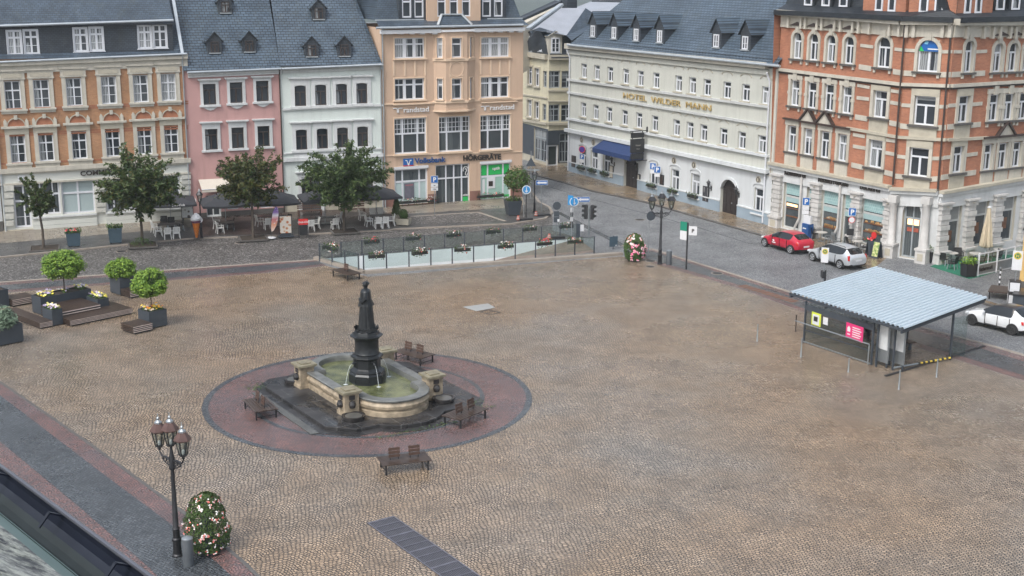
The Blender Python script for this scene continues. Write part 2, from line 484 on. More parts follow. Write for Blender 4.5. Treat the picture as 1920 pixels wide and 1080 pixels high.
# ---------------------------------------------------------------- paving materials
def cobble(name, cols, sc_, joint, rough=.45):
    n = N(name); v = n.mapping(n.obj(), scale=(sc_, sc_, sc_)); vo = n.n('ShaderNodeTexVoronoi'); n.set(vo.inputs['Vector'], v); ve = n.n('ShaderNodeTexVoronoi', feature='DISTANCE_TO_EDGE'); n.set(ve.inputs['Vector'], v)
    rp = n.n('ShaderNodeValToRGB'); r_, g_, b_ = n.sep(vo.outputs['Color']); n.set(rp.inputs[0], r_); e = rp.color_ramp.elements
    while len(e) < len(cols): e.new(.5)
    for i, c in enumerate(cols): e[i].position = i/(len(cols)-1); e[i].color = c4(c)
    d = n.ramp(ve.outputs['Distance'], (0,)*3, (1,)*3, .02, .12); c = n.mix(d, joint, rp.outputs[0]); c = n.mix(1.0, c, n.ramp(n.noise(n.obj(), .35, 6, .65), (.7,)*3, (1.3,)*3), 'MULTIPLY')
    n.col(n.mix(1.0, c, n.ramp(n.noise(n.obj(), 14, 3, .7), (.7,)*3, (1.3,)*3), 'MULTIPLY')); n.rough(n.math('ADD', n.math('MULTIPLY', g_, .35), rough-.17)); n.bump(n.ramp(ve.outputs['Distance'], (0,)*3, (1,)*3, .0, .3), 1.0, .05); return n.m
m_plaza = paving('honey_setts', (.415, .303, .205), (.255, .187, .127), (.04, .031, .024), .16, .122, arc=.25, arcw=1.7, rot=radians(28), msize=.022, jit=.075,
                 patch=(.86, 1.0, 1.2), patchs=.055, pf=1.0, rlo=.10, rhi=.46, bump=.5, contrast=.24)
m_red = paving('red_setts', (.235, .122, .11), (.135, .098, .097), (.035, .028, .025), .13, .11, arc=.14, arcw=.9, rot=radians(40), rlo=.16, rhi=.45, msize=.014, patch=(.82, 1.0, 1.1), patchs=.3, pf=.7)
m_dark = paving('dark_setts', (.098, .110, .122), (.052, .060, .069), (.018, .018, .018), .16, .12, rot=radians(38), rlo=.12, rhi=.4, msize=.014)
m_grey = cobble('grey_setts', [(.22, .232, .25), (.31, .325, .345), (.355, .37, .39), (.40, .415, .435), (.60, .615, .63)], 3.4, (.045, .045, .045), .45)
m_rough = cobble('rough_cobbles', [(.06, .056, .053), (.11, .102, .097), (.15, .14, .132), (.22, .205, .192), (.48, .46, .44)], 2.1, (.022, .02, .018))
m_walk = paving('pavement_setts', (.11, .108, .106), (.075, .074, .073), (.03, .029, .028), .10, .10, rot=radians(-23), rlo=.25, rhi=.5, msize=.01)
m_slab = paving('pavement_slabs', (.25, .215, .17), (.18, .155, .125), (.06, .05, .04), .9, .9, rot=radians(-23), rlo=.2, rhi=.45, msize=.02, jit=0.0, bump=.2, contrast=.15)
m_slab2 = paving('hotel_slabs', (.24, .185, .125), (.17, .13, .09), (.05, .04, .03), .7, .9, rot=radians(62), rlo=.14, rhi=.4, msize=.02, jit=0.0, bump=.2, contrast=.15)
m_kerb = M('kerb_granite', (.27, .235, .20), .5, .2, 2.0)
m_kerbd = M('kerb_dark', (.09, .085, .08), .4, .25, 2.0)
m_terr = paving('terrace_setts', (.085, .06, .05), (.05, .038, .034), (.02, .016, .014), .12, .12, rot=radians(-23), rlo=.2, rhi=.5, msize=.012)

def struct(name, mb, smooth=False):
    o = mb.build(name, None, smooth); o['kind'] = 'structure'; return o
def sheet(name, pix, z, mat):
    mb = MB(); mb.face([(G(px, py).x, G(px, py).y, z) for px, py in pix], mat)
    me = mb.mesh(name, fix=False)
    if me.polygons[0].normal.z < 0: me.flip_normals()
    o = link(name, me); o['kind'] = 'structure'; return o
def raised(name, pix, z, mat, kerb, kw=.22, kerb_from=0, kerb_to=None):
    """raised pavement with a kerb stone along part of its outline"""
    P = [G(*p) for p in pix]; mb = MB(); poly = [(p.x, p.y) for p in P]
    mb.prism(poly, -.2, z, mat)
    for i in range(kerb_from, kerb_to if kerb_to is not None else len(P)-1):
        a, b = P[i], P[i+1]; d = (b-a).normalized(); nrm = Vector((d.y, -d.x, 0))
        mb.obox((a+b)/2+Vector((0, 0, z/2-.05)), d*((b-a).length/2+.04), nrm*(kw/2), Vector((0, 0, z/2+.055+.002*(i % 2))), kerb)
    return struct(name, mb)

# trench of the ramp down to the underpass: corners on the square
T0, T1, T2, T3 = G(600, 486), G(687, 510), G(1118, 473), G(1084, 447)
def ground():
    mb = MB(); R = 600
    inner = [T3, T2, T1, T0]; outer = [Vector((R, R, 0)), Vector((R, -300, 0)), Vector((-R, -300, 0)), Vector((-R, R, 0))]
    for i in range(4):
        a, b = inner[i], inner[(i+1) % 4]; c, d = outer[(i+1) % 4], outer[i]
        mb.face([a, b, c, d], m_grey)
    me = mb.mesh('ground', fix=False)
    for p in me.polygons:
        if p.normal.z < 0: p.flip()
    o = link('ground', me); o['kind'] = 'structure'
ground()
ZP = .1
sheet('lane', [(-260, 560), (-260, 510), (0, 484), (350, 449), (560, 440), (745, 431), (960, 421), (1022, 412), (1036, 402), (1036, 432), (1084, 446), (600, 485), (592, 488), (480, 494), (0, 529)], .004, m_rough)
sheet('band_north_red', [(-260, 575), (-260, 550), (0, 530), (480, 495), (592, 488), (612, 498), (480, 513), (0, 549)], .004, m_red)
sheet('band_north_dark', [(-260, 566), (-260, 556), (0, 535), (480, 499), (597, 490), (606, 495), (480, 509), (0, 545)], .008, m_dark)
sheet('plaza', [(-200, 565), (0, 549.5), (480, 513.5), (612, 498.5), (690, 519), (1165, 481), (1203, 487), (1385, 541), (1500, 583), (1920, 714), (2300, 830), (1900, 1500), (760, 1340), (454, 1052), (345, 962), (172, 835), (0, 716), (-200, 580)], .004, m_plaza)
sheet('band_west_red', [(-200, 580), (0, 716), (172, 835), (345, 962), (454, 1052), (760, 1340), (520, 1340), (170, 1052), (-10, 895), (-200, 740)], .004, m_red)
sheet('band_west_dark', [(-200, 600), (0, 741), (190, 886), (322, 984), (410, 1058), (720, 1340), (560, 1340), (281, 1066), (151, 953), (0, 828), (-200, 675)], .008, m_dark)
sheet('band_east_red', [(1203, 487.5), (1196, 470), (1222, 468), (1440, 536), (1510, 559), (1850, 648), (1920, 668), (2300, 776), (2300, 829), (1920, 713.5), (1500, 582.5), (1385, 540.5)], .004, m_red)
sheet('band_east_dark', [(1212, 485), (1206, 472), (1222, 471), (1440, 541), (1510, 564.5), (1850, 657), (1920, 678), (2300, 788), (2300, 815), (1920, 704), (1500, 576), (1385, 534)], .008, m_dark)
# kerb lines of the square
def kerbline(name, pix, w, h, mat):
    mb = MB(); P = [G(*p) for p in pix]
    for i in range(len(P)-1): mb.bar(P[i]+Vector((0, 0, h/2-.06+.001*i)), P[i+1]+Vector((0, 0, h/2-.06+.001*i)), w, h+.12, mat)
    struct(name, mb)
kerbline('kerb_north', [(-260, 551), (0, 529.5), (480, 494.5), (592, 487.5)], .28, .02, m_kerb)
kerbline('kerb_east', [(1165, 461), (1222, 467), (1440, 534.5), (1510, 557), (1850, 646), (1920, 666), (2300, 774)], .25, .02, m_kerb)
kerbline('kerb_plaza_edge', [(0, 716), (172, 835), (345, 962), (454, 1052), (700, 1290)], .14, .014, m_kerbd)
# pavements
raised('pavement_north', [(-260, 512), (0, 484), (350, 449), (560, 441), (730, 433), (740, 431), (960, 421), (1022, 411), (1035, 400), (1030, 390), (1010, 380), (996, 360), (990, 325), (975, 340), (960, 360), (718, 385), (358, 405), (0, 430), (-260, 448)], ZP, m_walk, m_kerb, kerb_to=12)
mbp = MB()
for pl in ([(-200, 472), (0, 459), (358, 428), (358, 408), (0, 433), (-200, 446)], [(718, 405), (800, 401), (960, 391), (985, 385), (979, 371), (718, 390)]):
    mbp.prism([tuple(G(*p)[:2]) for p in pl], .02, ZP+.004, m_slab)
struct('pavement_slab_strip', mbp)
sheet('terrace_ground', [(365, 445), (560, 439), (725, 430), (722, 408), (718, 390), (534, 399), (358, 411)], ZP+.004, m_terr)
sheet('parking_bay', [(752, 424), (770, 409), (895, 401), (945, 417)], ZP+.005, m_rough)
kerbline('parking_bay_edge', [(770, 408), (897, 400.3), (947, 417)], .3, ZP+.012, m_kerb)
raised('pavement_hotel', [(985, 322), (1010, 331), (1060, 344), (1110, 359), (1210, 380), (1427, 442), (1530, 477), (1632, 508), (1700, 527), (1800, 556), (1920, 594), (2300, 700), (2300, 480), (1760, 480), (1700, 470), (1667, 470), (1440, 418), (1065, 318), (1040, 300), (1000, 300)], ZP, m_slab2, m_kerbd, kerb_to=10)
sheet('corner_apron', [(1640, 505), (1672, 478), (1735, 494), (1790, 470), (2000, 450), (2200, 640), (1920, 588), (1800, 551), (1700, 522)], ZP+.004, m_grey)
# fountain circle
def ring(name, c, r0, r1, z, mat, n=96):
    mb = MB()
    for i in range(n):
        a, b = 2*pi*i/n, 2*pi*(i+1)/n
        if r0 < .01: mb.face([(c.x, c.y, z), (c.x+r1*cos(a), c.y+r1*sin(a), z), (c.x+r1*cos(b), c.y+r1*sin(b), z)], mat)
        else: mb.face([(c.x+r0*cos(a), c.y+r0*sin(a), z), (c.x+r1*cos(a), c.y+r1*sin(a), z), (c.x+r1*cos(b), c.y+r1*sin(b), z), (c.x+r0*cos(b), c.y+r0*sin(b), z)], mat)
    return struct(name, mb)
FC = Vector((-6.95, 59.1, 0)); CC = Vector((-6.8, 59.1, 0))
ring('fountain_circle', CC, 0, 7.75, .008, m_red)
ring('fountain_ring', CC, 7.5, 7.8, .012, m_dark)
ring('fountain_inner_ring', CC, 5.3, 5.52, .012, m_dark)
# repaired strip and old slot lines in the street
kerbline('street_joint', [(1012, 345), (1085, 367), (1130, 379), (1300, 424), (1405, 456.5), (1440, 455)], .09, .006, m_dark)
kerbline('street_gutter_row', [(1046, 398), (1085, 418), (1130, 441), (1172, 462)], .5, .005, m_dark)
# ramp trench
m_conc = M('pale_concrete', (.72, .76, .78), .45, .08, .6)
m_rampfl = paving('ramp_paving', (.20, .15, .115), (.15, .115, .09), (.05, .04, .035), .5, .5, rot=radians(-20), rlo=.2, rhi=.45, msize=.012, jit=0)
def trench():
    D0, D1 = Vector((0, 0, -3.4)), Vector((0, 0, -.0))
    mb = MB()
    mb.face([T0, T3, T0+D0], m_conc)           # far wall
    mb.face([T1, T1+D0, T2], m_conc)
    mb.face([T0, T0+D0, T1+D0, T1], m_conc)
    o = mb.build('ramp_wall'); o['kind'] = 'structure'
    mb = MB(); e = Vector((0, 0, .002)); mb.face([T0+D0, T1+D0, T2-e, T3-e], m_rampfl); o = mb.build('ramp'); o['kind'] = 'structure'
trench()
mb = MB()
K1, K2 = G(684, 513), G(1166, 478)
d = (K2-K1).normalized(); nn = Vector((-d.y, d.x, 0))
mb.bar(K1+Vector((0, 0, .1)), K2+Vector((0, 0, .1)), .45, .2, m_kerb)
K0 = G(592, 486); mb.bar(K0+Vector((0, 0, .101)), K1+Vector((0, 0, .101)), .4, .2, m_kerb)
struct('ramp_kerb', mb)
# hills behind the town, fading in the rain haze
m_hill = M('hill_woods', (.06, .08, .075), .9, .3, .01)
mb = MB(); prev = None
for i in range(61):
    x = -3000+i*100; h = 420+90*sin(i*.21)+40*sin(i*.63+1)
    q = [(x*.3, 400, -.5), (x*.5, 1600, 6), (x*.8, 3600, 30), (x, 5000, h*.6), (x*1.1, 6200, h)]
    if prev:
        for k in range(4): mb.face([prev[k], q[k], q[k+1], prev[k+1]], m_hill)
    prev = q
struct('hills', mb, True)
HAZE = .00026
if HAZE:
    n = N('rain_haze'); pv = n.n('ShaderNodeVolumePrincipled'); pv.inputs['Density'].default_value = HAZE; pv.inputs['Color'].default_value = (.86, .93, .97, 1); pv.inputs['Anisotropy'].default_value = 0.0
    o_ = n.t.nodes['Material Output']
    for l in list(n.t.links):
        if l.to_node == o_: n.t.links.remove(l)
    n.t.links.new(pv.outputs[0], o_.inputs['Volume']); n.t.nodes.remove(n.b)
    mb = MB(); mb.box(-3700, 3700, -700, 6600, -9, 620, n.m); tag(mb.build('haze'), kind='stuff')
# ================================================================ BUILDINGS
m_ochre = brickmat('ochre_brick', (.40, .205, .10), (.32, .16, .08), (.28, .19, .13), .25, .083, .008, stain=.15)
m_rbrick = brickmat('red_brick', (.385, .155, .085), (.295, .115, .068), (.30, .18, .125), .25, .083, .008, stain=.22, var=.2)
m_rband = M('brick_band', (.30, .125, .07), .75)
m_cream = M('cream_stone', (.46, .435, .375), .7, .14, 1.2, streak=.45)
m_stone = M('weathered_stone', (.40, .37, .30), .75, .16, 1.5)
m_white = M('white_plaster', (.54, .555, .56), .65, .08, .8, streak=.35)
m_greyw = M('pale_grey_plaster', (.46, .475, .47), .7, .06, .7, streak=.4)
m_pink = M('pink_plaster', (.45, .265, .25), .75, .07, .6, streak=.3)
m_mint = M('mint_plaster', (.535, .585, .56), .75, .05, .6, streak=.25)
m_peach = M('peach_plaster', (.51, .365, .265), .75, .06, .6, streak=.25)
m_peach2 = M('peach_trim', (.63, .48, .35), .7, .05, .8)
m_hot = M('hotel_plaster', (.475, .483, .44), .75, .06, .35, streak=.3)
m_hot2 = M('hotel_ground_plaster', (.53, .555, .57), .7, .05, .4, streak=.25)
m_hotb = M('hotel_plinth', (.25, .315, .375), .6, .1, .8)
m_yel = M('cream_yellow_plaster', (.52, .485, .36), .75, .06, .5, streak=.35)
m_plinth = M('red_stone_plinth', (.22, .115, .09), .55, .2, 2.0)
m_pvc = M('white_window_frame', (.60, .62, .66), .4, .03)
m_brownf = M('dark_brown_frame', (.045, .032, .028), .45, .15)
m_greyf = M('grey_timber', (.28, .31, .33), .5, .1)
m_black = M('black_metal', (.022, .023, .026), .4, .2)
m_steel = M('galvanised_steel', (.33, .36, .38), .38, .12, 2.0, metal=.7)
m_zinc = M('zinc_gutter', (.46, .5, .53), .35, .12, 2.0, metal=.5)
m_anth = M('anthracite_paint', (.045, .055, .068), .4, .12)
m_slate = brickmat('slate', (.064, .090, .122), (.043, .062, .086), (.014, .018, .024), .30, .155, .014, rough=.42, var=.3, stain=.35, stainc=(.075, .085, .07), bump=.6)
m_slate2 = brickmat('slate_scales', (.078, .112, .150), (.054, .080, .110), (.012, .016, .022), .42, .20, .026, rough=.40, var=.25, stain=.25, stainc=(.09, .10, .085), bump=.8)
m_slatew = brickmat('slate_cladding', (.042, .053, .068), (.030, .038, .050), (.010, .012, .015), .28, .14, .012, rough=.5, var=.35, stain=.3, stainc=(.07, .075, .06))
P_d = panemat('dark_pane', (.018, .022, .027), (.36, .38, .39), .36)
P_c = panemat('curtained_pane', (.035, .04, .045), (.46, .48, .49), .5)
P_h = panemat('hotel_pane', (.020, .025, .03), (.34, .36, .36), .36)
P_s = panemat('shop_pane', (.03, .036, .04), (.10, .115, .12), .5)
P_b = M('blind_pane', (.33, .40, .41), .2, .06, .6)
m_gold = M('gold_letters', (.50, .37, .16), .4, .1, metal=.3)
m_txtw = M('white_letters', (.66, .66, .66), .5, .02)
m_txtk = M('dark_letters', (.03, .025, .022), .5, .1)
m_txtb = M('blue_letters', (.015, .07, .22), .45, .05)
m_blue = M('sign_blue', (.01, .105, .35), .35, .04)
m_red_ = M('signal_red', (.55, .03, .03), .4, .06)
m_green_ = M('shop_green', (.015, .40, .09), .4, .06)
m_wht = M('white_enamel', (.60, .61, .63), .35, .03)

def roof(F, name, polys, mat): 
    mb = MB()
    for p in polys: mb.face(p, mat)
    return F.part(name, mb, fix=False, split=False)
def gutter(F, a, b, y=-.35, r=.09, mat=None, name='gutter'):
    ua, za = F.uv(*a, y); ub, zb = F.uv(*b, y); mb = MB(); mb.tube([(ua, y, za), (ub, y, zb)], r, mat or m_zinc, 8); return F.part(name, mb, True)
def pipe(F, u, z0, z1, y=-.12, r=.055, mat=None):
    mb = MB(); mb.tube([(u, y-.25, z1), (u, y, z1-.5), (u, y, z0)], r, mat or m_zinc, 8); return F.part('downpipe', mb, True)
def snow_guard(F, a, b, y=.15, dz=.28):
    ua, za = F.uv(*a, y); ub, zb = F.uv(*b, y); mb = MB(); n = max(2, int((ub-ua)/.45))
    for k in (0, .16): mb.bar((ua, y, za+k), (ub, y, zb+k), .03, .03, m_anth)
    for i in range(n+1):
        t = i/n; mb.bar((ua+(ub-ua)*t, y, za+(zb-za)*t-dz*.7), (ua+(ub-ua)*t, y, za+(zb-za)*t+.2), .035, .035, m_anth)
    return F.part('snow_guard', mb, split=False)
def dormer(F, px, py, p, k, w, h, gh, kind, ww, wh, front, rmat, name='dormer', wz=.12):
    """gabled dormer: sighted foot centre on the roof plane through local point p with slope k"""
    q = F.hit(px, py, p, (0, -k, 1)); u, y0, z0 = q; y1 = y0+(h+gh)/k+.2
    mb = MB(); W_ = w/2
    mb.face([(u-W_, y0, z0-.1), (u+W_, y0, z0-.1), (u+W_, y0, z0+h), (u, y0, z0+h+gh), (u-W_, y0, z0+h)], front)
    ye = y0+h/k
    for s in (-1, 1):
        mb.face([(u+s*W_, y0, z0-.1), (u+s*W_, y0, z0+h), (u+s*W_, ye+.1, z0+h)], front)
        e = W_+.16; ze = z0+h-.16*gh/W_
        a, b = (u+s*e, y0-.16, ze), (u, y0-.16, z0+h+gh+.02); c, d = (u, y1, z0+h+gh+.02), (u+s*e, ye+.15, ze)
        mb.face([a, b, c, d], rmat); dn = Vector((0, 0, -.09))
        mb.face([a, b, Vector(b)+dn, Vector(a)+dn], front); mb.face([Vector(a)+dn, Vector(b)+dn, Vector(c)+dn, Vector(d)+dn], front)
    mb.box(u-ww/2-.16, u+ww/2+.16, y0-.14, y0+.02, z0+wz-.1, z0+wz-.02, m_greyf)
    o = F.part(name, mb, fix=False, split=False)
    f, pn, su = kind.meshes(ww, wh); yy = y0-kind.rec-.03
    for nm, me in (('window', f), ('pane', pn)): link(nm, me, o, (u, yy, z0+wz+wh/2))
    return o

# ---- surrounds
def sur_c2(b, W, H, m):
    for s in (-1, 1): b.box(min(s*W, s*(W+.3)), max(s*W, s*(W+.3)), -.07, .0, -H, H+.06, m)
    b.box(-W-.36, W+.36, -.09, 0, H+.06, H+.72, m); b.box(-W-.44, W+.44, -.2, 0, H+.72, H+.84, m); b.box(-W-.16, W+.16, -.12, -.09, H+.24, H+.56, m_stone); b.box(-W-.4, W+.4, -.13, 0, H+.12, H+.2, m)
    b.box(-W-.4, W+.4, -.2, 0, -H-.14, -H, m); b.box(-W-.34, W+.34, -.09, 0, -H-.34, -H-.14, m)
def sur_c1(b, W, H, m):
    for s in (-1, 1):
        b.box(min(s*W, s*(W+.3)), max(s*W, s*(W+.3)), -.07, .0, -H, H+.06, m)
        b.box(s*(W+.22)-.12, s*(W+.22)+.12, -.14, 0, H+.68, H+1.05, m); b.slab([(s*(W+.22)-.12, H+1.05), (s*(W+.22)+.12, H+1.05), (s*(W+.22), H+1.25)], -.13, 0, m)
    b.box(-W-.32, W+.32, -.09, 0, H+.06, H+.52, m_stone); b.box(-W-.55, W+.55, -.25, 0, H+.52, H+.68, m)
    R = W+.1; pts = [(R*cos(pi*i/10), H+.68+.62*sin(pi*i/10)) for i in range(11)]; b.slab(pts[::-1], -.06, 0, m_rband)
    for i in range(10): 
        a, c = pts[i], pts[i+1]; b.bar((a[0], -.09, a[1]), (c[0], -.09, c[1]), .1, .07, m_stone)
    b.box(-.12, .12, -.17, 0, H+1.18, H+1.5, m)
    b.box(-W-.4, W+.4, -.2, 0, -H-.14, -H, m); b.box(-W-.34, W+.34, -.09, 0, -H-.6, -H-.14, m)
def sur_hood(side, hood, gap, sill, drop=True, seg=False):
    def f(b, W, H, m):
        for s in (-1, 1): b.box(min(s*W, s*(W+side)), max(s*W, s*(W+side)), -.07, 0, -H, H+.1, m)
        b.box(-W-side, W+side, -.075, 0, H+.002, H+gap, m)
        b.box(-W-side-.18, W+side+.18, -.24, 0, H+gap, H+gap+hood*.5, m); b.box(-W-side-.1, W+side+.1, -.16, 0, H+gap-hood*.35, H+gap-.002, m)
        b.box(-W-side-.1, W+side+.1, -.18, 0, -H-sill, -H, m)
        if drop:
            b.slab([(-W-.1, -H-sill), (-W*.5, -H-sill-.22), (0, -H-sill-.3), (W*.5, -H-sill-.22), (W+.1, -H-sill)], -.09, 0, m)
    return f
def sur_plain(side, top, bot, out=.06, sill=.12):
    def f(b, W, H, m):
        for s in (-1, 1): b.box(min(s*W, s*(W+side)), max(s*W, s*(W+side)), -out, 0, -H, H, m)
        b.box(-W-side, W+side, -out, 0, H, H+top, m); b.box(-W-side-.06, W+side+.06, -out-sill, 0, -H-bot, -H, m)
    return f
def sur_sill(b, W, H, m): b.box(-W-.12, W+.12, -.14, 0, -H-.1, -H, m)

# ================================================================ 1 bank with ochre brick front
F1 = Facade(G(9, 436), G(358, 412)); r1 = thing('bank_building', 'ochre brick bank building with cream window surrounds and dark slate mansard', 'building', F1.A, F1.rz); F1.root = r1
K2 = Win(m_pvc, P_c, (.5,), tr=.66, lower=(.5,), fw=.08, sur=sur_c2, sm=m_cream)
K1 = Win(m_pvc, P_d, (.5,), tr=.66, lower=(.5,), fw=.08, sur=sur_c1, sm=m_cream)
h = wrow(F1, K2, [(9, 39, 152, 205), (63, 93, 149, 202), (124, 154, 147, 199), (190, 219, 144, 195), (250, 278, 140, 192), (302, 330, 138, 189)])
h += wrow(F1, K1, [(20, 48, 254, 305), (73, 101, 250, 302), (135, 163, 246, 298), (198, 226, 243, 294), (258, 285, 239, 290), (308, 335, 235, 286)])
KS = Win(m_pvc, P_b, (.5,), tr=.62, fw=.12, bw=.07, rec=.2); KS2 = Win(m_pvc, P_s, (.22, .72), tr=.62, fw=.12, rec=.2)
KD = Win(m_pvc, P_s, (.62,), tr=.62, lower=(.4,), fw=.14, bw=.06, rec=.22)
z12 = F1.uv(180, 311)[1]
def one(F, K, x0, x1, y0, y1, name='window', y=0.0): return wrow(F, K, [(x0, x1, y0, y1)], y=y, name=name)
h += one(F1, KD, 26, 58, 347, 427, 'door') + one(F1, KS2, 66, 113, 341, 402) + one(F1, KS, 116, 178, 338, 400) + one(F1, KS2, 199, 262, 333, 394) + one(F1, KS2, 266, 338, 329, 388)
m_bankg = M('bank_ground_floor', (.53, .545, .51), .7, .06, .6)
zt1 = F1.uv(175, 109)[1]
wall(F1, 'wall', 0, F1.L, 0, zt1, h, m_ochre, m_cream, mats=[(z12, m_bankg)])
mb = MB()
F1.strip(mb, (-6, 322), (357, 300), .34, .22, m_cream); F1.strip(mb, (-6, 327.5), (357, 306), .12, .12, m_cream); F1.strip(mb, (-6, 347), (357, 324), .14, .14, m_cream)
F1.strip(mb, (-10, 127), (351, 112), .95, .1, m_cream); F1.strip(mb, (-10, 120), (351, 105), .35, .3, m_cream)
F1.part('cornice', mb)
mb = MB()
for ya, yb in ((206, 190), (210, 194), (137, 122), (252, 236), (256, 240), (308, 292)): F1.strip(mb, (-8, ya), (353, yb), .12, .012, m_rband)
F1.part('brick_bands', mb)
mb = MB()    # rusticated piers of the ground floor
m_rust = M('rustic_stone', (.47, .47, .43), .8, .18, 4, bump=.6)
for x0, x1, y0, y1 in ((8, 25, 345, 424), (180, 198, 336, 398), (340, 357, 326, 385)):
    for i in range(6):
        a, zA = F1.uv(x0, y1-(y1-y0)*i/6); b, zB = F1.uv(x1, y1-(y1-y0)*(i+.86)/6); mb.box(a, b, -.16, 0, zA, zB, m_rust)
for x0, x1 in ((60, 181), (198, 340)):
    a = F1.uv(x0, 400)[0]; b = F1.uv(x1, 400)[0]; zs = F1.uv(140, 402)[1]
    mb.box(a, b, -.2, 0, zs-.12, zs, m_white)
    for i in range(3): mb.box(a, b, -.10-.03*i, 0, .02+.38*(2-i)-.02, .36+.38*(2-i), m_bankg)
a = F1.uv(9, 430)[0]; mb.box(-.05, F1.L+.05, -.1, 0, -.1, .18, m_stone)
F1.part('pier', mb)
F1.letters('COMMERZBANK', m_txtk, (151, 329.5), (262, 322), .36, bold=.035, depth=.03)
mb = MB(); u, z = F1.uv(40, 334); mb.box(u-.26, u+.26, -.06, -.02, z-.22, z+.22, m_wht); mb.slab([(u-.12, z-.12), (u+.12, z-.12), (u, z+.13)], -.075, -.06, m_txtb); F1.part('sign_plate', mb)
# mansard
zE = F1.uv(175, 108, -.35)[1]; ys = .75
u0d, zS = F1.uv(0, 106, ys); u1d, zS2 = F1.uv(325, 92, ys); zS = (zS+zS2)/2
zD = (F1.uv(0, 49, ys)[1]+F1.uv(322, 39, ys)[1])/2; u1d = F1.uv(324, 66, ys)[0]
KM = Win(m_pvc, P_c, (.5,), tr=.7, lower=(.5,), fw=.12, bw=.07, rec=.1, sur=sur_plain(.05, .05, .06, .04, .03), sm=m_pvc)
hd = wrow(F1, KM, [(14, 40, 57, 103), (45, 72, 56, 101), (138, 164, 52, 97), (168, 194, 51, 95), (259, 284, 47, 92), (287, 313, 46, 90)], y=ys)
wall(F1, 'mansard_wall', -1.2, u1d, zS-.1, zD, hd, m_slatew, m_slatew, depth=5, y=ys)
k1 = .95
roof(F1, 'roof', [[(-1.2, -.35, zE), (F1.L, -.35, zE), (F1.L, ys, zS), (-1.2, ys, zS)], [(-1.2, ys-.3, zD), (u1d+.1, ys-.3, zD), (u1d+.1, ys+8, zD+8*k1), (-1.2, ys+8, zD+8*k1)],
    [(u1d, ys-.05, zS), (F1.L, ys-.05, zS), (F1.L, ys+9, zS+9*1.35), (u1d, ys+9, zS+9*1.35)], [(u1d+.1, ys-.3, zD), (u1d+.1, ys+8, zD+8*k1), (u1d+.1, ys+8, zD)]], m_slate)
gutter(F1, (-12, 117), (350, 101)); gutter(F1, (-12, 49), (325, 38), ys-.35, .1)
mb = MB(); mb.box(-1.2, u1d+.12, ys-.3, ys+.02, zD-.16, zD-.02, m_slatew); F1.part('eaves_board', mb)
pipe(F1, F1.L-.02, 0, zE); pipe(F1, .1, 0, zE)
mb = MB(); mb.box(F1.L-.14, F1.L+.14, 0, 10, zE, zE+.05, m_zinc); i = len(mb.v)
mb.face([(F1.L-.12, -.3, zE+.1), (F1.L+.12, -.3, zE+.1), (F1.L+.12, 9, zE+13), (F1.L-.12, 9, zE+13)], m_zinc); F1.part('roof_flashing', mb, split=False)

# ================================================================ neighbour at the frame edge
F0 = Facade(G(-150, 448), G(8.5, 436.2)); r0 = thing('pale_house', 'pale grey house just left of the ochre brick bank', 'house', F0.A, F0.rz); F0.root = r0
K0 = Win(m_pvc, P_d, (.5,), tr=.7, sur=sur_plain(.12, .12, .1), sm=m_white)
hh = []
for r in range(3):
    for c in range(2): hh.append((F0.L-2.6-2.4*c-.6, F0.L-2.6-2.4*c+.6, 1.2+3.6*r, 3.2+3.6*r)); K0.at(F0, F0.L-2.6-2.4*c, 2.2+3.6*r, 1.2, 2.0)
wall(F0, 'wall', 0, F0.L-.05, 0, 11.8, hh, m_greyw, mats=[(.9, m_kerbd)])
roof(F0, 'roof', [[(0, -.3, 11.7), (F0.L-.05, -.3, 11.7), (F0.L-.05, 5, 16.5), (0, 5, 16.5)], [(0, 9.3, 11.7), (F0.L-.05, 9.3, 11.7), (F0.L-.05, 5, 16.5), (0, 5, 16.5)]], m_slate)

# ================================================================ 2 pink house
F2 = Facade(G(358.3, 412), G(534, 400)); r2 = thing('pink_house', 'narrow pink house with white window frames and slate roof', 'house', F2.A, F2.rz); F2.root = r2
KP2 = Win(m_brownf, P_d, (.5,), tr=.7, fw=.07, vtop=False, sur=sur_hood(.22, .22, .3, .16), sm=m_white)
KP1 = Win(m_brownf, P_d, (.5,), tr=.7, fw=.07, vtop=False, sur=sur_hood(.22, .2, .5, .16, False), sm=m_white)
h = wrow(F2, KP2, [(381, 405, 157, 196), (431, 455, 155, 194), (480, 504, 151, 190)])
h += wrow(F2, KP1, [(385, 408, 242, 281), (434, 458, 239, 278), (483, 506, 236, 275)])
KG = Win(m_white, P_s, (.5,), tr=.75, fw=.1, rec=.3)
h += one(F2, KG, 387, 414, 366, 406, 'door') + one(F2, KG, 426, 446, 360, 392) + one(F2, KG, 455, 475, 358, 390) + one(F2, KG, 488, 512, 355, 389)
zt2 = F2.uv(440, 131)[1]
wall(F2, 'wall', 0, F2.L, 0, zt2, h, m_pink, m_white, mats=[(.5, m_kerbd)])
mb = MB(); F2.strip(mb, (352, 142), (527, 134.5), .32, .14, m_white); F2.strip(mb, (352, 138), (527, 131), .25, .28, m_white); F2.part('cornice', mb)
F2.letters('Café', m_txtk, (405, 322), (452, 318.5), .55, bold=.03, depth=.03, shear=.25)
k2 = 1.15; zE2 = F2.uv(440, 131, -.4)[1]
roof(F2, 'roof', [[(0, -.4, zE2), (F2.L+.02, -.4, zE2), (F2.L+.6, 8, zE2+8.4*k2), (0, 8, zE2+8.4*k2)], [(0, 16, zE2), (F2.L+1.4, 16, zE2), (F2.L+.6, 8, zE2+8.4*k2), (0, 8, zE2+8.4*k2)]], m_slate2)
gutter(F2, (351, 136), (527, 129), -.45); snow_guard(F2, (352, 126), (526, 119.5))
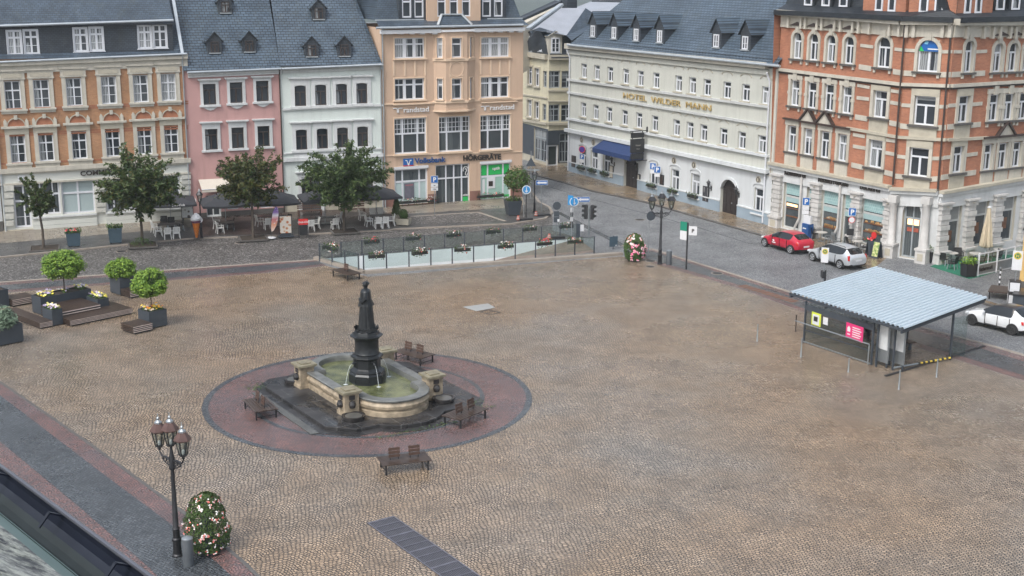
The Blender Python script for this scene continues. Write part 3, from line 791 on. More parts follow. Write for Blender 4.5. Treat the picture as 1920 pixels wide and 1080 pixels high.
KDm = Win(m_brownf, P_d, (.5,), tr=.7, fw=.06, vtop=False)
for px, py in ((403, 101), (468, 99), (423, 26)): dormer(F2, px, py, (0, -.4, zE2), k2, 1.15, 1.15, .62, KDm, .62, .85, m_slatew, m_slate2)
pipe(F2, F2.L-.05, 0, zE2, mat=m_brownf)
mb = MB()   # cream awning over the door
ua, za = F2.uv(372, 337); ub, zb = F2.uv(441, 333)
for i in range(2):
    y0, y1 = (0, -1.3) if i == 0 else (-1.3, -1.32)
    q = [(ua, y0, za), (ub, y0, za), (ub, y1, za-.62), (ua, y1, za-.62)] if i == 0 else [(ua, -1.3, za-.62), (ub, -1.3, za-.62), (ub, -1.32, za-.85), (ua, -1.32, za-.85)]
    mb.face(q, M('awning_cloth', (.50, .46, .40), .8, .05))
mb.tube([(ua, -1.3, za-.62), (ub, -1.3, za-.62)], .03, m_pvc, 6); F2.part('awning', mb)

# ================================================================ 3 mint house
F3 = Facade(G(534.3, 400), G(719, 391)); r3 = thing('mint_house', 'pale mint house with white arched window surrounds and hipped slate roof', 'house', F3.A, F3.rz); F3.root = r3
KA = Win(m_brownf, P_d, (.5,), tr=.66, fw=.07, vtop=False, arch=.12, sur=sur_hood(.3, .2, .55, .2, False), sm=m_white)
h = wrow(F3, KA, [(552.5, 574, 160, 199), (591, 612, 158.5, 197.5), (630, 651, 157.5, 196), (668, 689, 155.5, 194)])
h += wrow(F3, KA, [(555, 576, 243, 281), (594, 615, 241, 279), (632, 653, 239, 277), (670, 690, 237, 275)])
KAd = Win(m_brownf, P_s, (.5,), tr=.62, fw=.1, arch=.16, sur=sur_hood(.3, .2, .35, .2, False), sm=m_white, rec=.25)
h += one(F3, KAd, 566, 602, 331, 398, 'door') + one(F3, KAd, 622, 652, 330, 372) + one(F3, KAd, 668, 700, 328, 370)
zt3 = F3.uv(620, 124)[1]
wall(F3, 'wall', 0, F3.L, 0, zt3, h, m_mint, m_white, mats=[(1.0, m_stone)])
mb = MB(); F3.strip(mb, (530, 205), (717, 197), .18, .14, m_white); F3.strip(mb, (531, 300), (718, 290), .3, .2, m_white); F3.strip(mb, (531, 288), (718, 278), .12, .12, m_white)
F3.strip(mb, (529, 133), (717, 125.5), .38, .12, m_greyw); F3.strip(mb, (529, 129), (717, 121.5), .16, .3, m_white); F3.part('cornice', mb)
mb = MB()
for x0, x1 in ((548, 585), (588, 621), (626, 659), (664, 696)):
    a = F3.uv(x0+2, 290)[0]; b = F3.uv(x1-2, 290)[0]; zz = F3.uv((x0+x1)/2, 293-(x0-548)*.05)[1]; mb.box(a, b, -.07, 0, zz-.22, zz+.22, m_white)
F3.part('relief_panel', mb)
zE3 = F3.uv(620, 123, -.4)[1]; k3 = 1.15
uR = F3.uv(714, 119, -.4)[0]; tq = F3.hit(665, 0, (0, -.4, zE3), (0, -k3, 1)); dx = (uR-tq.x)/(tq.y+.4); yr = 8.2; ur = uR-dx*(yr+.4); zr = zE3+(yr+.4)*k3
roof(F3, 'roof', [[(0, -.4, zE3), (uR, -.4, zE3), (ur, yr, zr), (0, yr, zr)], [(uR, -.4, zE3), (uR, 17, zE3), (ur, yr, zr)], [(0, 17, zE3), (uR, 17, zE3), (ur, yr, zr), (0, yr, zr)]], m_slate2)
mb = MB(); n = 44
for i in range(n):
    t = i/n; t2 = (i+.9)/n; A_ = Vector((uR, -.4, zE3+.05)); B_ = Vector((ur, yr, zr+.05)); mb.bar(A_.lerp(B_, t), A_.lerp(B_, t2)+Vector((0, 0, .04)), .24, .05, m_slate2)
F3.part('hip_tiles', mb, split=False)
gutter(F3, (528, 129), (716, 121), -.45); snow_guard(F3, (530, 119), (702, 112))
for px, py in ((585, 108), (646, 107), (598, 38)): dormer(F3, px, py, (0, -.4, zE3), k3, 1.15, 1.15, .62, KDm, .66, .9, m_slatew, m_slate2)
pipe(F3, F3.L-.06, 0, zE3)

# ================================================================ 4 peach building
F4 = Facade(G(719.3, 391), G(979, 371)); r4 = thing('peach_building', 'tall peach building with central bay, white windows and shops below', 'building', F4.A, F4.rz); F4.root = r4
yb = -.65
KT = Win(m_pvc, P_c, (.345, .67), tr=.68, fw=.1, bw=.13, sur=sur_plain(.12, .1, .12), sm=m_peach2)
KTb = Win(m_pvc, P_d, (.345, .67), tr=.7, fw=.1, bw=.13, sur=sur_plain(.12, .1, .12), sm=m_peach2)
KGr = Win(m_pvc, P_s, (.27, .73), tr=.56, fw=.11, bw=.07, grid=(9, 3), sur=sur_plain(.05, .1, .14), sm=m_peach2)
h = wrow(F4, KT, [(740, 796, 71, 109), (902, 955, 69.5, 107)]) + wrow(F4, KTb, [(740, 796, 147, 187), (902, 954, 144, 183)])
h += wrow(F4, KGr, [(739.5, 800, 222, 288), (822, 882.5, 217.5, 283), (901, 957, 215, 281)])
KSh = Win(m_pvc, P_s, (.25, .76), tr=.64, fw=.14, bw=.07, rec=.15)
KShd = Win(m_pvc, P_s, (.32, .55, .78), tr=.68, fw=.1, bw=.06, rec=.2)
hs = one(F4, KSh, 740, 802, 316, 383); hdo = one(F4, KShd, 817, 881, 308, 389, 'door'); hg = one(F4, KSh, 901, 957.5, 305.5, 374)
h += hs+hdo+hg
zt4 = F4.uv(848, 50)[1]
wall(F4, 'wall', 0, F4.L, 0, zt4, h, m_peach, m_peach2, mats=[(.95, m_plinth)])
# bay
ul, ur_ = F4.uv(813, 120)[0], F4.uv(890, 118)[0]; fl, fr = F4.uv(836, 120, yb)[0], F4.uv(876, 118, yb)[0]
zb0, zb1 = F4.uv(848, 207, yb)[1], F4.uv(848, 57, yb)[1]
def W4(u, y): return F4.A+F4.x*u+F4.y*y
FB = Facade(W4(fl, yb), W4(fr, yb)).bind(r4, F4); FL = Facade(W4(ul, 0), W4(fl, yb)).bind(r4, F4); FR = Facade(W4(fr, yb), W4(ur_, 0)).bind(r4, F4)
KB = Win(m_pvc, P_c, (), tr=.68, fw=.1, sur=sur_plain(.06, .08, .1), sm=m_peach2); KBb = Win(m_pvc, P_d, (), tr=.7, fw=.1, sur=sur_plain(.06, .08, .1), sm=m_peach2)
hb = one(FB, KB, 847, 866, 71, 108) + one(FB, KBb, 847, 866, 147, 186)
wall(FB, 'bay_wall', 0, FB.L, zb0, zb1, hb, m_peach, sides=False)
for FF in (FL, FR):
    hh = []
    for (_, _, c, d), KK in zip(hb, (KB, KBb)):
        KK.at(FF, FF.L*.5, (c+d)/2, .5, d-c); hh.append((FF.L*.5-.25, FF.L*.5+.25, c, d))
    wall(FF, 'bay_wall', 0, FF.L, zb0, zb1, hh, m_peach, sides=False)
mb = MB(); pl = [(ul-.1, 0), (fl-.05, yb-.1), (fr+.05, yb-.1), (ur_+.1, 0)]
for z, t in ((zb0-.08, .1), (F4.uv(848, 113, yb)[1], .14), (F4.uv(848, 192, yb)[1], .12), (zb1, .06)): mb.prism(pl, z-t/2, z+t, m_peach2)
zc = F4.uv(848, 130, yb)[1]; u_ = (fl+fr)/2; q = [(u_+.62*cos(a*pi/12), zc+.62*sin(a*pi/12)) for a in range(25)]
for i in range(24): mb.bar((q[i][0], yb-.02, q[i][1]), (q[i+1][0], yb-.02, q[i+1][1]), .05, .06, m_peach2)
for sx in (-1, 1):
    for sz in (-1, 1): mb.slab([(u_+sx*.62, zc+sz*.62), (u_+sx*.35, zc+sz*.62), (u_+sx*.62, zc+sz*.35)], yb-.03, yb, m_peach2)
F4.part('bay_trim', mb)
mb = MB()
F4.strip(mb, (719, 195.5), (813, 192.5), .12, .1, m_peach2); F4.strip(mb, (890, 189), (979, 185), .12, .1, m_peach2); F4.strip(mb, (719, 292), (979, 284), .1, .06, m_peach2)
F4.strip(mb, (712, 60), (823, 57.5), .3, .5, m_wht); F4.strip(mb, (884, 56), (980, 54), .3, .5, m_wht); F4.strip(mb, (823, 57.5), (884, 56), .18, .8, m_wht)
for x in (728, 749, 770, 789, 812, 893, 917, 935, 955, 972):
    u, z = F4.uv(x, 62 if x < 850 else 58.5); mb.box(u-.22, u+.22, -.42, 0, z-.08, z+.12, m_wht)
for xs, yy in (((738, 759, 778, 797), 128), ((901, 920, 937, 955), 126)):
    for x in xs: u, z = F4.uv(x, yy); mb.box(u-.07, u+.07, -.05, 0, z-.62, z+.62, m_peach2)
F4.part('cornice', mb)
# shopfront blinds, plinth flowers handled below
mb = MB()
for a, b, c, d in (hs+hg): mb.box(a-.05, b+.05, -.12, -.0, d-.02, d+.2, m_wht)
F4.part('blind_box', mb)
# green foil in the right shop window
a, b, c, d = hg[0]; mb = MB(); zt = c+(d-c)*.66; w_ = b-a
for x0, x1 in ((.03, .22), (.28, .72), (.79, .97)): mb.box(a+w_*x0, a+w_*x1, .10, .115, zt+.06, d-.18, m_green_); mb.box(a+w_*x0, a+w_*x1, .10, .115, c+.14, c+.36, m_green_)
mb.box(a+.1, b-.1, .12, .13, c+.36, zt, M('pale_green_foil', (.30, .46, .40), .4, .05))
mb.box(a+w_*.26, a+w_*.5, .085, .1, c+1.0, zt-.1, m_wht); mb.box(a+w_*.28, a+w_*.42, .07, .085, c+1.2, zt-.5, m_txtk)
mb.box(a+w_*.08, a+w_*.16, .10, .112, c+.6, zt-.3, m_wht)
F4.part('window_foil', mb)
def zc_(F, txt, mat, u, z, hgt, y=-.08, **kw): o = link('lettering', text_mesh(txt, mat, hgt, **kw)); o.location = (u, y, z); return F.put(o)
zc_(F4, 'optik', m_txtw, a+w_*.4, zt+.5, .26, y=.07, bold=.02)
# poster and foil in the left window and door
a, b, c, d = hs[0]; mb = MB(); w_ = b-a; zt = c+(d-c)*.62
mb.box(a+w_*.3, a+w_*.6, .08, .1, c+.5, zt-.1, M('poster_grey', (.12, .12, .15), .5, .3, 2)); mb.box(a+w_*.34, a+w_*.56, .07, .08, c+1.7, zt-.3, M('poster_pink', (.35, .12, .14), .5, .1)); mb.box(a+.1, b-.1, .125, .14, c+.14, zt-.05, M('frosted_foil', (.40, .50, .50), .35, .05))
F4.part('window_foil', mb)
a, b, c, d = hdo[0]; w_ = b-a; mb = MB(); mb.box(a+w_*.81, b-.12, .12, .135, c+.25, c+.85, m_green_); zc_(F4, 'HÖREN', m_txtw, a+w_*.81, c+.92, .14, y=.1, bold=.02)
ex, ez = a+w_*.88, d-.75    # ear drawn in white on the dark door light
pts = [(.0, -.5), (.12, -.48), (.16, -.3), (.28, -.1), (.3, .2), (.18, .42), (-.05, .45), (-.2, .28), (-.2, .05)]
for p_, q_ in zip(pts, pts[1:]): mb.bar((ex+p_[0], .1, ez+p_[1]), (ex+q_[0], .1, ez+q_[1]), .03, .06, m_txtw)
pts = [(-.05, .22), (.08, .28), (.15, .12), (.05, -.02), (.0, -.2), (.06, -.3)]
for p_, q_ in zip(pts, pts[1:]): mb.bar((ex+p_[0], .1, ez+p_[1]), (ex+q_[0], .1, ez+q_[1]), .03, .05, m_txtw)
F4.part('door_sticker', mb, split=False)
F4.letters('HÖRGERÄTE', m_txtk, (868.5, 301), (939, 298), .44, bold=.05, depth=.04)
F4.letters('Volksbank', m_txtb, (777.5, 306.5), (835.5, 303), .46, bold=.03, depth=.04)
mb = MB(); u0, z0 = F4.uv(756, 310); u1, z1 = F4.uv(774.5, 296.5); mb.box(u0, u1, -.08, -.0, z0, z1, m_blue); w_ = u1-u0; hh = z1-z0
mb.slab([(u0+w_*.2, z1-.12), (u0+w_*.36, z1-.12), (u0+w_*.5, z0+.12), (u0+w_*.64, z1-.12), (u0+w_*.8, z1-.12), (u0+w_*.8, z1-.2), (u0+w_*.68, z1-.2), (u0+w_*.56, z0-.02), (u0+w_*.44, z0-.02), (u0+w_*.32, z1-.2), (u0+w_*.2, z1-.2)], -.1, -.08, m_txtw)
mb.box(u0, u1, -.09, -.01, z0-.07, z0, m_red_); F4.part('sign_plate', mb)
for p0, p1, lx, ly in (((757, 211), (804, 209), 737, 207), ((919, 206.5), (964, 204.5), 901, 203)):
    F4.letters('randstad', m_txtw, p0, p1, .44, bold=.012, depth=.03)
    u, z = F4.uv(lx, ly); mb = MB()
    for s in (0, 1):
        x = u+.36+s*.1; g = 1 if s else -1
        mb.box(x-.04, x+.04, -.08, -.02, z-.2, z+.12, m_txtw); mb.box(min(x, x+g*.36), max(x, x+g*.36), -.08, -.02, z+.12, z+.2, m_txtw)
    F4.part('logo', mb)
    mb = MB(); a0 = F4.uv(lx, ly-10)[0]; b0 = F4.uv(lx+68, ly-12)[0]; zz = F4.uv(lx+30, ly-12)[1]; mb.box(a0, b0, -.2, -.02, zz-.05, zz+.05, m_peach2); F4.part('lamp_bar', mb)
# attic
zE4 = F4.uv(848, 49, -.5)[1]
ya = .7
zA0 = F4.uv(760, 37, ya)[1]; pL, pR = F4.uv(801, 20, ya-.3)[0], F4.uv(901, 20, ya-.3)[0]
KAt = Win(m_pvc, P_d, (), tr=.6, fw=.12, rec=.1)
KA3 = Win(m_pvc, P_d, (), tr=.6, fw=.1, rec=.1)
ha = wrow(F4, KAt, [(754, 771, -16, 33), (777, 794, -17, 32), (904, 921, -17, 32), (926, 943, -18, 31)], y=ya)
hb = wrow(F4, KA3, [(820, 836, -16, 31), (843, 859, -16, 31), (866, 882, -17, 31)], y=ya-.3)
u0a, u1a = F4.uv(748, 20, ya)[0], F4.uv(949, 18, ya)[0]
wall(F4, 'attic_wall', u0a, u1a, zA0-.3, zA0+3.2, ha, m_slatew, depth=4, y=ya)
wall(F4, 'attic_bay', pL, pR, zA0-.6, zA0+3.6, hb, m_peach, m_peach2, depth=4, y=ya-.3)
L4 = F4.L
roof(F4, 'roof', [[(-.3, -.5, zE4), (L4+.3, -.5, zE4), (L4+.1, ya, zA0), (-.1, ya, zA0)], [(-.1, ya, zA0-.02), (u0a, ya, zA0-.02), (u0a+.6, ya+1.6, zA0+4), (.9, ya+1.6, zA0+4)],
   [(u1a, ya, zA0-.02), (L4+.1, ya, zA0-.02), (L4-.9, ya+1.6, zA0+4), (u1a-.6, ya+1.6, zA0+4)], [(-.1, ya, zA0), (-.1, 11, zA0), (.9, 9, zA0+4), (.9, ya+1.6, zA0+4)], [(L4+.1, ya, zA0), (L4+.1, 11, zA0), (L4-.9, 9, zA0+4), (L4-.9, ya+1.6, zA0+4)],
   [(.9, ya+1.6, zA0+4), (L4-.9, ya+1.6, zA0+4), (L4-2, 6, zA0+6), (2, 6, zA0+6)]], m_slate)
gutter(F4, (705, 52.5), (981, 46.5), -.6, .1); pipe(F4, .12, 0, zE4)
mb = MB(); mb.box(-.2, u0a+2.2, ya-.1, ya+.02, zA0-.05, zA0+.05, m_zinc); mb.box(u1a-1.8, L4+.2, ya-.1, ya+.02, zA0-.05, zA0+.05, m_zinc); F4.part('roof_flashing', mb)
mb = MB(); a0, b0 = F4.uv(822, 45, -.2)[0], F4.uv(882, 44, -.2)[0]; zb = zE4+.1
mb.face([(a0, -.3, zb), (b0, -.3, zb), (b0-.5, ya-.32, zb+.75), (a0+.5, ya-.32, zb+.75)], m_slate); mb.bar((a0-.1, -.35, zb), (a0+.55, ya-.34, zb+.85), .2, .12, m_zinc); mb.bar((b0+.1, -.35, zb), (b0-.55, ya-.34, zb+.85), .2, .12, m_zinc); mb.bar((a0+.5, ya-.34, zb+.85), (b0-.5, ya-.34, zb+.85), .2, .12, m_zinc)
F4.part('bay_roof', mb, fix=False)
# ================================================================ 5 cream house in the side street (corner with bay)
a5, b5, c5 = G(975, 297), G(1027, 313), G(1100, 309)
F5 = Facade(a5, b5); r5 = thing('cream_house', 'cream yellow corner house with bay window in side street behind hotel', 'house', F5.A, F5.rz); F5.root = r5
F5b = Facade(b5, c5).bind(r5, F5)
KCr = Win(m_pvc, P_d, (.5,), tr=.7, fw=.08, sur=sur_plain(.14, .16, .14, .09), sm=m_stone)
KCb = Win(m_greyf, P_d, (.5,), tr=.72, lower=(.5,), fw=.1, bw=.05)
h = wrow(F5, KCr, [(990, 999, 125, 158), (1003.5, 1011.5, 128, 162)]) + wrow(F5, KCr, [(989, 998, 187, 219), (1003, 1011, 191, 223)])
hs = wrow(F5, KCb, [(1018, 1025, 133, 164)]) + wrow(F5, KCb, [(1017, 1024, 195, 226)]) + one(F5, KCb, 1001, 1024, 242, 302)
hb = wrow(F5b, KCb, [(1029.5, 1050, 133, 165), (1053, 1074, 133, 165)]) + wrow(F5b, KCb, [(1029, 1049, 196, 228), (1052, 1073, 196, 228)])
KCd = Win(m_pvc, M('green_door', (.03, .04, .04), .5), (), fw=.16)
hb += one(F5b, KCd, 1026.5, 1046.5, 272, 312, 'door') + one(F5b, KCb, 1049, 1072, 250, 304)
z5 = F5.uv(1020, 107)[1]
wall(F5, 'wall', 0, F5.L, 0, z5, h+hs, m_yel, m_stone, sides=False, mats=[(.7, m_stone), (F5.uv(1010, 238)[1], m_anth)]); wall(F5b, 'wall', 0, F5b.L, 0, z5, hb, m_yel, m_stone, sides=False, mats=[(.3, m_stone), (F5b.uv(1050, 244)[1], m_anth)])
mb = MB()
for yy, hh, oo in ((107, .5, .35), (232, .25, .2), (184, .15, .12)): F5.strip(mb, (975, yy-8), (1027, yy), hh, oo, m_stone)
F5.part('cornice', mb)
mb = MB()
for yy, hh, oo in ((107, .5, .35), (232, .25, .2), (190, .15, .12), (170, .15, .12)): F5b.strip(mb, (1027, yy), (1090, yy), hh, oo, m_stone)
F5b.part('cornice', mb)
# mansard
mb = MB(); zt = z5+3.0
A_, B_, C_ = Vector((-.3, -.3, z5)), Vector((F5.L+.2, -.4, z5)), None
def P5(u, y, z): # second front in the first front's frame
    w = F5b.A+F5b.x*u+F5b.y*y-F5.A; return Vector((w.dot(F5.x), w.dot(F5.y), z))
B2 = P5(.1, -.4, z5); C2 = P5(F5b.L, -.4, z5)
At, Bt, Ct = Vector((-.1, 1.2, zt)), P5(-.6, 1.2, zt), P5(F5b.L, 1.2, zt)
mb.face([A_, B2, Bt, At], m_slatew); mb.face([B2, C2, Ct, Bt], m_slatew)
Rr = P5(2.0, 13, zt+5.2); Rl = Vector((-3.0, 14, zt+5.2))
F5.part('mansard', mb, fix=False, split=False)
m_tin = M('pale_metal_roof', (.34, .36, .40), .3, .1, .8, metal=.3)
Bw = F5.A+F5.x*Bt.x+F5.y*Bt.y+Vector((0, 0, Bt.z))
def HW(px, py, p=Bw, n=(0, -.5, 1)):     # point on a world plane, in this house's own frame
    d = ray(px, py); n = Vector(n); w = CO+d*((p-CO).dot(n)/d.dot(n))-F5.A; return Vector((w.dot(F5.x), w.dot(F5.y), w.z))
q1, q2, q3, q4 = HW(998, 56.5), HW(1062, 66.5), HW(1098, 15), HW(1052, 15)
roof(F5, 'metal_roof', [[q1, q2, q3, q4]], m_tin)
s2 = HW(1130, 36, Bw+Vector((3, 3, 0)), (0, -.5, 1)); s1 = HW(1072, 76, Bw+Vector((1, -1, -.3)), (0, -.5, 1))
roof(F5, 'roof', [[q2, s1, s2, q3], [At, Bt, q2, q1]], m_slate)
dn = Vector((0, 0, -.8)); mb = MB(); u1, u2 = HW(990, 54), HW(1053, 8.5)
mb.face([q1, q4, u2, u1], m_slatew); mb.bar(u1, u2, .5, .25, m_zinc); F5.part('roof_flashing', mb, split=False)
Pb = Bw+Vector((0, 6, 2.0)); w1, w2, w3, w4 = HW(978, 47, Pb), HW(1054, 8.5, Pb), HW(1052, 3.5, Pb), HW(976, 38, Pb)
mb = MB(); mb.face([w1, w2, w3, w4], m_cream); mb.face([w1, w2, w2+Vector((0, 0, -5)), w1+Vector((0, 0, -5))], m_cream); F5.part('firewall', mb, split=False)
w5, w6 = HW(970, 33, Pb), HW(1040, .5, Pb); mb = MB(); mb.face([w4, w3, w6, w5], m_slatew); mb.bar(w4, w3, .6, .3, m_slatew); F5.part('rear_roof', mb, split=False)
for px in (995, 1014): dormer(F5, px, 98, tuple(A_), 2.0, 1.1, 1.9, .3, Win(m_pvc, P_d, (.5,), fw=.1, lower=(.5,)), .7, 1.5, m_slatew, m_slate)
dormer(F5b, 1041, 101, (0, -.4, z5), 1.9, 1.5, 1.9, .4, Win(m_pvc, P_d, (.5,), fw=.12, lower=(.35, .68)), .95, 1.5, m_cream, m_slate)
q = HW(1066.5, 9, Bw+Vector((0, 5, 1.5))); mb = MB(); mb.box(q.x-.75, q.x+.75, q.y-.6, q.y+.6, q.z-2.2, q.z+1.4, m_slatew); F5.part('chimney', mb)
# ---- further roof behind
F5c = Facade(G(1050, 250), G(1180, 262)); r5c = thing('rear_house', 'house with grey roof rising behind the cream corner house', 'house', F5c.A, F5c.rz); F5c.root = r5c
zq = F5c.uv(1120, 30)[1]
wall(F5c, 'wall', 0, F5c.L, 0, zq, [], m_cream, depth=8)
qa = F5c.hit(1090, 3, (0, 4, 0))
roof(F5c, 'roof', [[(-.5, -.4, zq), (F5c.L, -.4, zq), (F5c.L*.75, 4, qa.z), (1.5, 4, qa.z)], [(-.5, -.4, zq), (1.5, 4, qa.z), (-.5, 8.4, zq)], [(-.5, 8.4, zq), (F5c.L, 8.4, zq), (F5c.L*.75, 4, qa.z), (1.5, 4, qa.z)]], m_tin)
F5d = Facade(G(1119, 235), G(1200, 240)); r5d = thing('far_house', 'distant house with cream eaves and brick wall behind the hotel roof', 'house', F5d.A, F5d.rz); F5d.root = r5d
zq = F5d.uv(1140, 7)[1]; wall(F5d, 'wall', 0, F5d.L, 0, zq, [], m_rbrick, depth=8)
mb = MB(); F5d.strip(mb, (1117, 13), (1170, 11), 1.3, .3, m_cream); F5d.strip(mb, (1114, 4), (1175, 2), .5, .8, m_slatew); F5d.part('cornice', mb)
roof(F5d, 'roof', [[(-.6, -.8, zq), (F5d.L, -.8, zq), (F5d.L, 4, zq+2.5), (2, 4, zq+2.5)]], m_tin); pipe(F5d, .0, 0, zq, y=-.3, r=.12, mat=m_slatew)

# ================================================================ 6 hotel
F6 = Facade(G(1065, 322), G(1443, 425)); r6 = thing('hotel_building', 'long pale green hotel with gold lettering, blue awning and dormered slate roof', 'hotel', F6.A, F6.rz); F6.root = r6
def sur_h(top):
    def f(b, W, H, m):
        b.box(-W-.14, W+.14, -.16, 0, -H-.12, -H, m)
        if top == 'arch':
            R = W+.2; pts = [(R*cos(pi*i/8), H+.55+.28*sin(pi*i/8)) for i in range(9)]
        else: pts = [(W+.2, H+.45), (0, H+.8), (-W-.2, H+.45)]
        for p, q in zip(pts, pts[1:]): b.bar((p[0], -.03, p[1]), (q[0], -.03, q[1]), .05, .05, m)
    return f
KH1 = Win(m_pvc, P_h, (.5,), tr=.7, fw=.1, bw=.06, vtop=False, sur=sur_h('arch'), sm=m_stone, rec=.2); KH2 = Win(m_pvc, P_h, (.5,), tr=.7, fw=.1, bw=.06, vtop=False, sur=sur_h('g'), sm=m_stone, rec=.2)
h = wrow(F6, KH1, [(1090, 1099.5, 120, 147), (1114, 1123.5, 122, 150), (1138.5, 1149, 125, 154), (1168, 1178, 129, 157), (1195, 1206, 132, 161), (1224, 1235.5, 136, 165), (1265, 1279, 141, 171), (1291, 1305, 145, 175), (1318, 1333, 149, 179), (1355, 1370.5, 153.5, 185), (1390, 1406, 158, 190), (1427, 1444, 163, 196)])
h += wrow(F6, KH2, [(1089, 1098, 192, 220), (1112, 1121.5, 197, 225), (1137, 1147, 201, 229), (1166, 1176, 205.5, 234.5), (1192, 1204, 210, 240), (1222, 1233, 216, 245), (1261, 1275, 225, 254), (1286.5, 1300, 229.5, 259), (1311.5, 1326.5, 234, 264), (1348.5, 1364, 241, 272), (1383, 1398, 248, 280), (1419.5, 1436, 254, 287)])
def sur_hg(b, W, H, m):
    R = W+.18; pts = [(R*cos(pi*i/8), H+.12+.3*sin(pi*i/8)) for i in range(9)]
    for p, q in zip(pts, pts[1:]): b.bar((p[0], -.04, p[1]), (q[0], -.04, q[1]), .08, .1, m)
    for s in (-1, 1): b.box(s*(W+.16)-.05, s*(W+.16)+.05, -.05, 0, -H, H+.12, m)
    b.box(-W-.2, W+.2, -.2, 0, -H-.12, -H, m)
KH3 = Win(m_pvc, P_d, (.5,), tr=.66, fw=.12, bw=.07, vtop=False, sur=sur_hg, sm=m_hot2, rec=.2)
gw = [(1088, 1098, 285, 314), (1108, 1119.5, 282, 322), (1131, 1143, 286, 328), (1218, 1233, 305, 350), (1256, 1274, 316, 363), (1294, 1312.5, 325, 372), (1413, 1433, 354, 401)]
hg = wrow(F6, KH3, gw)
m_door = M('dark_timber_door', (.030, .024, .024), .45, .2, 3)
class Gate: pass
def gate(F, x0, x1, y0, y1, sag):
    cx = (x0+x1)/2; u0 = F.uv(x0, y1)[0]; u1 = F.uv(x1, y1)[0]; zt = F.uv(cx, y0)[1]; w = u1-u0; mb = MB(); uc = (u0+u1)/2
    mb.box(u0, u1, .28, .34, -.05, zt, m_door)
    for i in range(4):
        a = u0+w*(i+.12)/4; b = u0+w*(i+.88)/4
        for z0, z1 in ((.25, .9), (1.05, 1.9), (2.05, zt-.9)): mb.box(a, b, .25, .28, z0, z1, m_door)
    mb.box(u0, u1, .22, .3, zt-.85, zt-.72, m_door)
    W = w/2; R = (W*W+sag*sag)/(2*sag); cz = zt-R
    o = F.part('door', mb, split=False)
    mb = MB()
    for sg in (-1, 1):
        pts = [(uc+sg*W, zt)]
        for i in range(7): x = sg*W*(1-i/6); pts.append((uc+x, cz+sqrt(max(0, R*R-x*x))))
        mb.slab(pts, -.003, .3, m_hot2)
    n = 12
    for i in range(n):
        x0_, x1_ = -W+2*W*i/n, -W+2*W*(i+1)/n; f = lambda x: cz+sqrt(max(0, R*R-x*x))
        mb.bar((uc+x0_, -.06, f(x0_)+.1), (uc+x1_, -.06, f(x1_)+.1), .12, .2, m_hot2)
    F.part('door_arch', mb, split=False)
    mb = MB(); mb.lathe([(.0, -.04), (.05, -.02), (.05, .02), (0, .04)], m_zinc, 8, (uc+.12, .2, 1.05)); link('handle', mb.mesh('handle'), o)
    return (u0, u1, 0, zt)
hg.append(gate(F6, 1169, 1195.5, 293, 355, .5)); hg.append(gate(F6, 1349, 1382, 336, 406, .9))
z6 = F6.uv(1250, 107)[1]; zg = F6.uv(1250, 288)[1]
wall(F6, 'wall', 0, F6.L, 0, z6, h+hg, m_hot, m_hot, rd=.34, mats=[(zg, m_hot2)], depth=12)
mb = MB(); dr = [(hg[-2][0]-.02, hg[-2][1]+.02), (hg[-1][0]-.02, hg[-1][1]+.02)]
cuts = [-.02, dr[0][0], dr[0][1], dr[1][0], dr[1][1], F6.L]
for i in (0, 2, 4): mb.box(cuts[i], cuts[i+1], -.09, 0, -.1, F6.uv(1200, 347)[1]*0+1.02, m_hotb); mb.box(cuts[i], cuts[i+1], -.13, 0, 1.02, 1.12, m_hot2)
F6.part('plinth', mb)
mb = MB()
for a, b, hh, oo, mt in (((1065, 86), (1443, 123), .5, .45, m_cream), ((1065, 97), (1443, 136), .4, .15, m_hot), ((1066, 149), (1443, 200.5), .2, .2, m_greyw), ((1066, 173), (1443, 235), .2, .18, m_greyw), ((1065, 222), (1443, 293), .2, .22, m_hot2), ((1064, 243), (1443, 322), .32, .4, m_hot2), ((1064, 246), (1443, 326), .12, .2, m_slate)):
    F6.strip(mb, a, b, hh, oo, mt)
F6.part('cornice', mb)
mb = MB()
for x in (1067.5, 1440):
    u = F6.uv(x, 250)[0]; mb.tube([(u+.06, -.5, z6-.3), (u+.06, -.14, z6-1), (u+.06, -.14, .2)], .07, m_pvc, 8)
F6.part('downpipe', mb, True)
F6.letters('HOTEL  WILDER  MANN', m_gold, (1168.5, 183.5), (1333, 208.5), .52, y=-.1, bold=0, depth=.04)
mb = MB()
for x, y in ((1091, 262), (1113, 267), (1136, 272.5), (1264, 301), (1301.5, 309.5), (1422.5, 337)):
    u, z = F6.uv(x, y)
    for r, yy, mt in ((.30, -.06, m_stone), (.23, -.08, m_kerbd)):
        pts = [(u+r*cos(2*pi*i/14), z+r*sin(2*pi*i/14)) for i in range(14)]; mb.slab(pts[::-1], yy, 0, mt)
    mb.box(u-.07, u+.07, -.1, -.05, z-.14, z+.14, m_stone)
F6.part('medallion', mb)
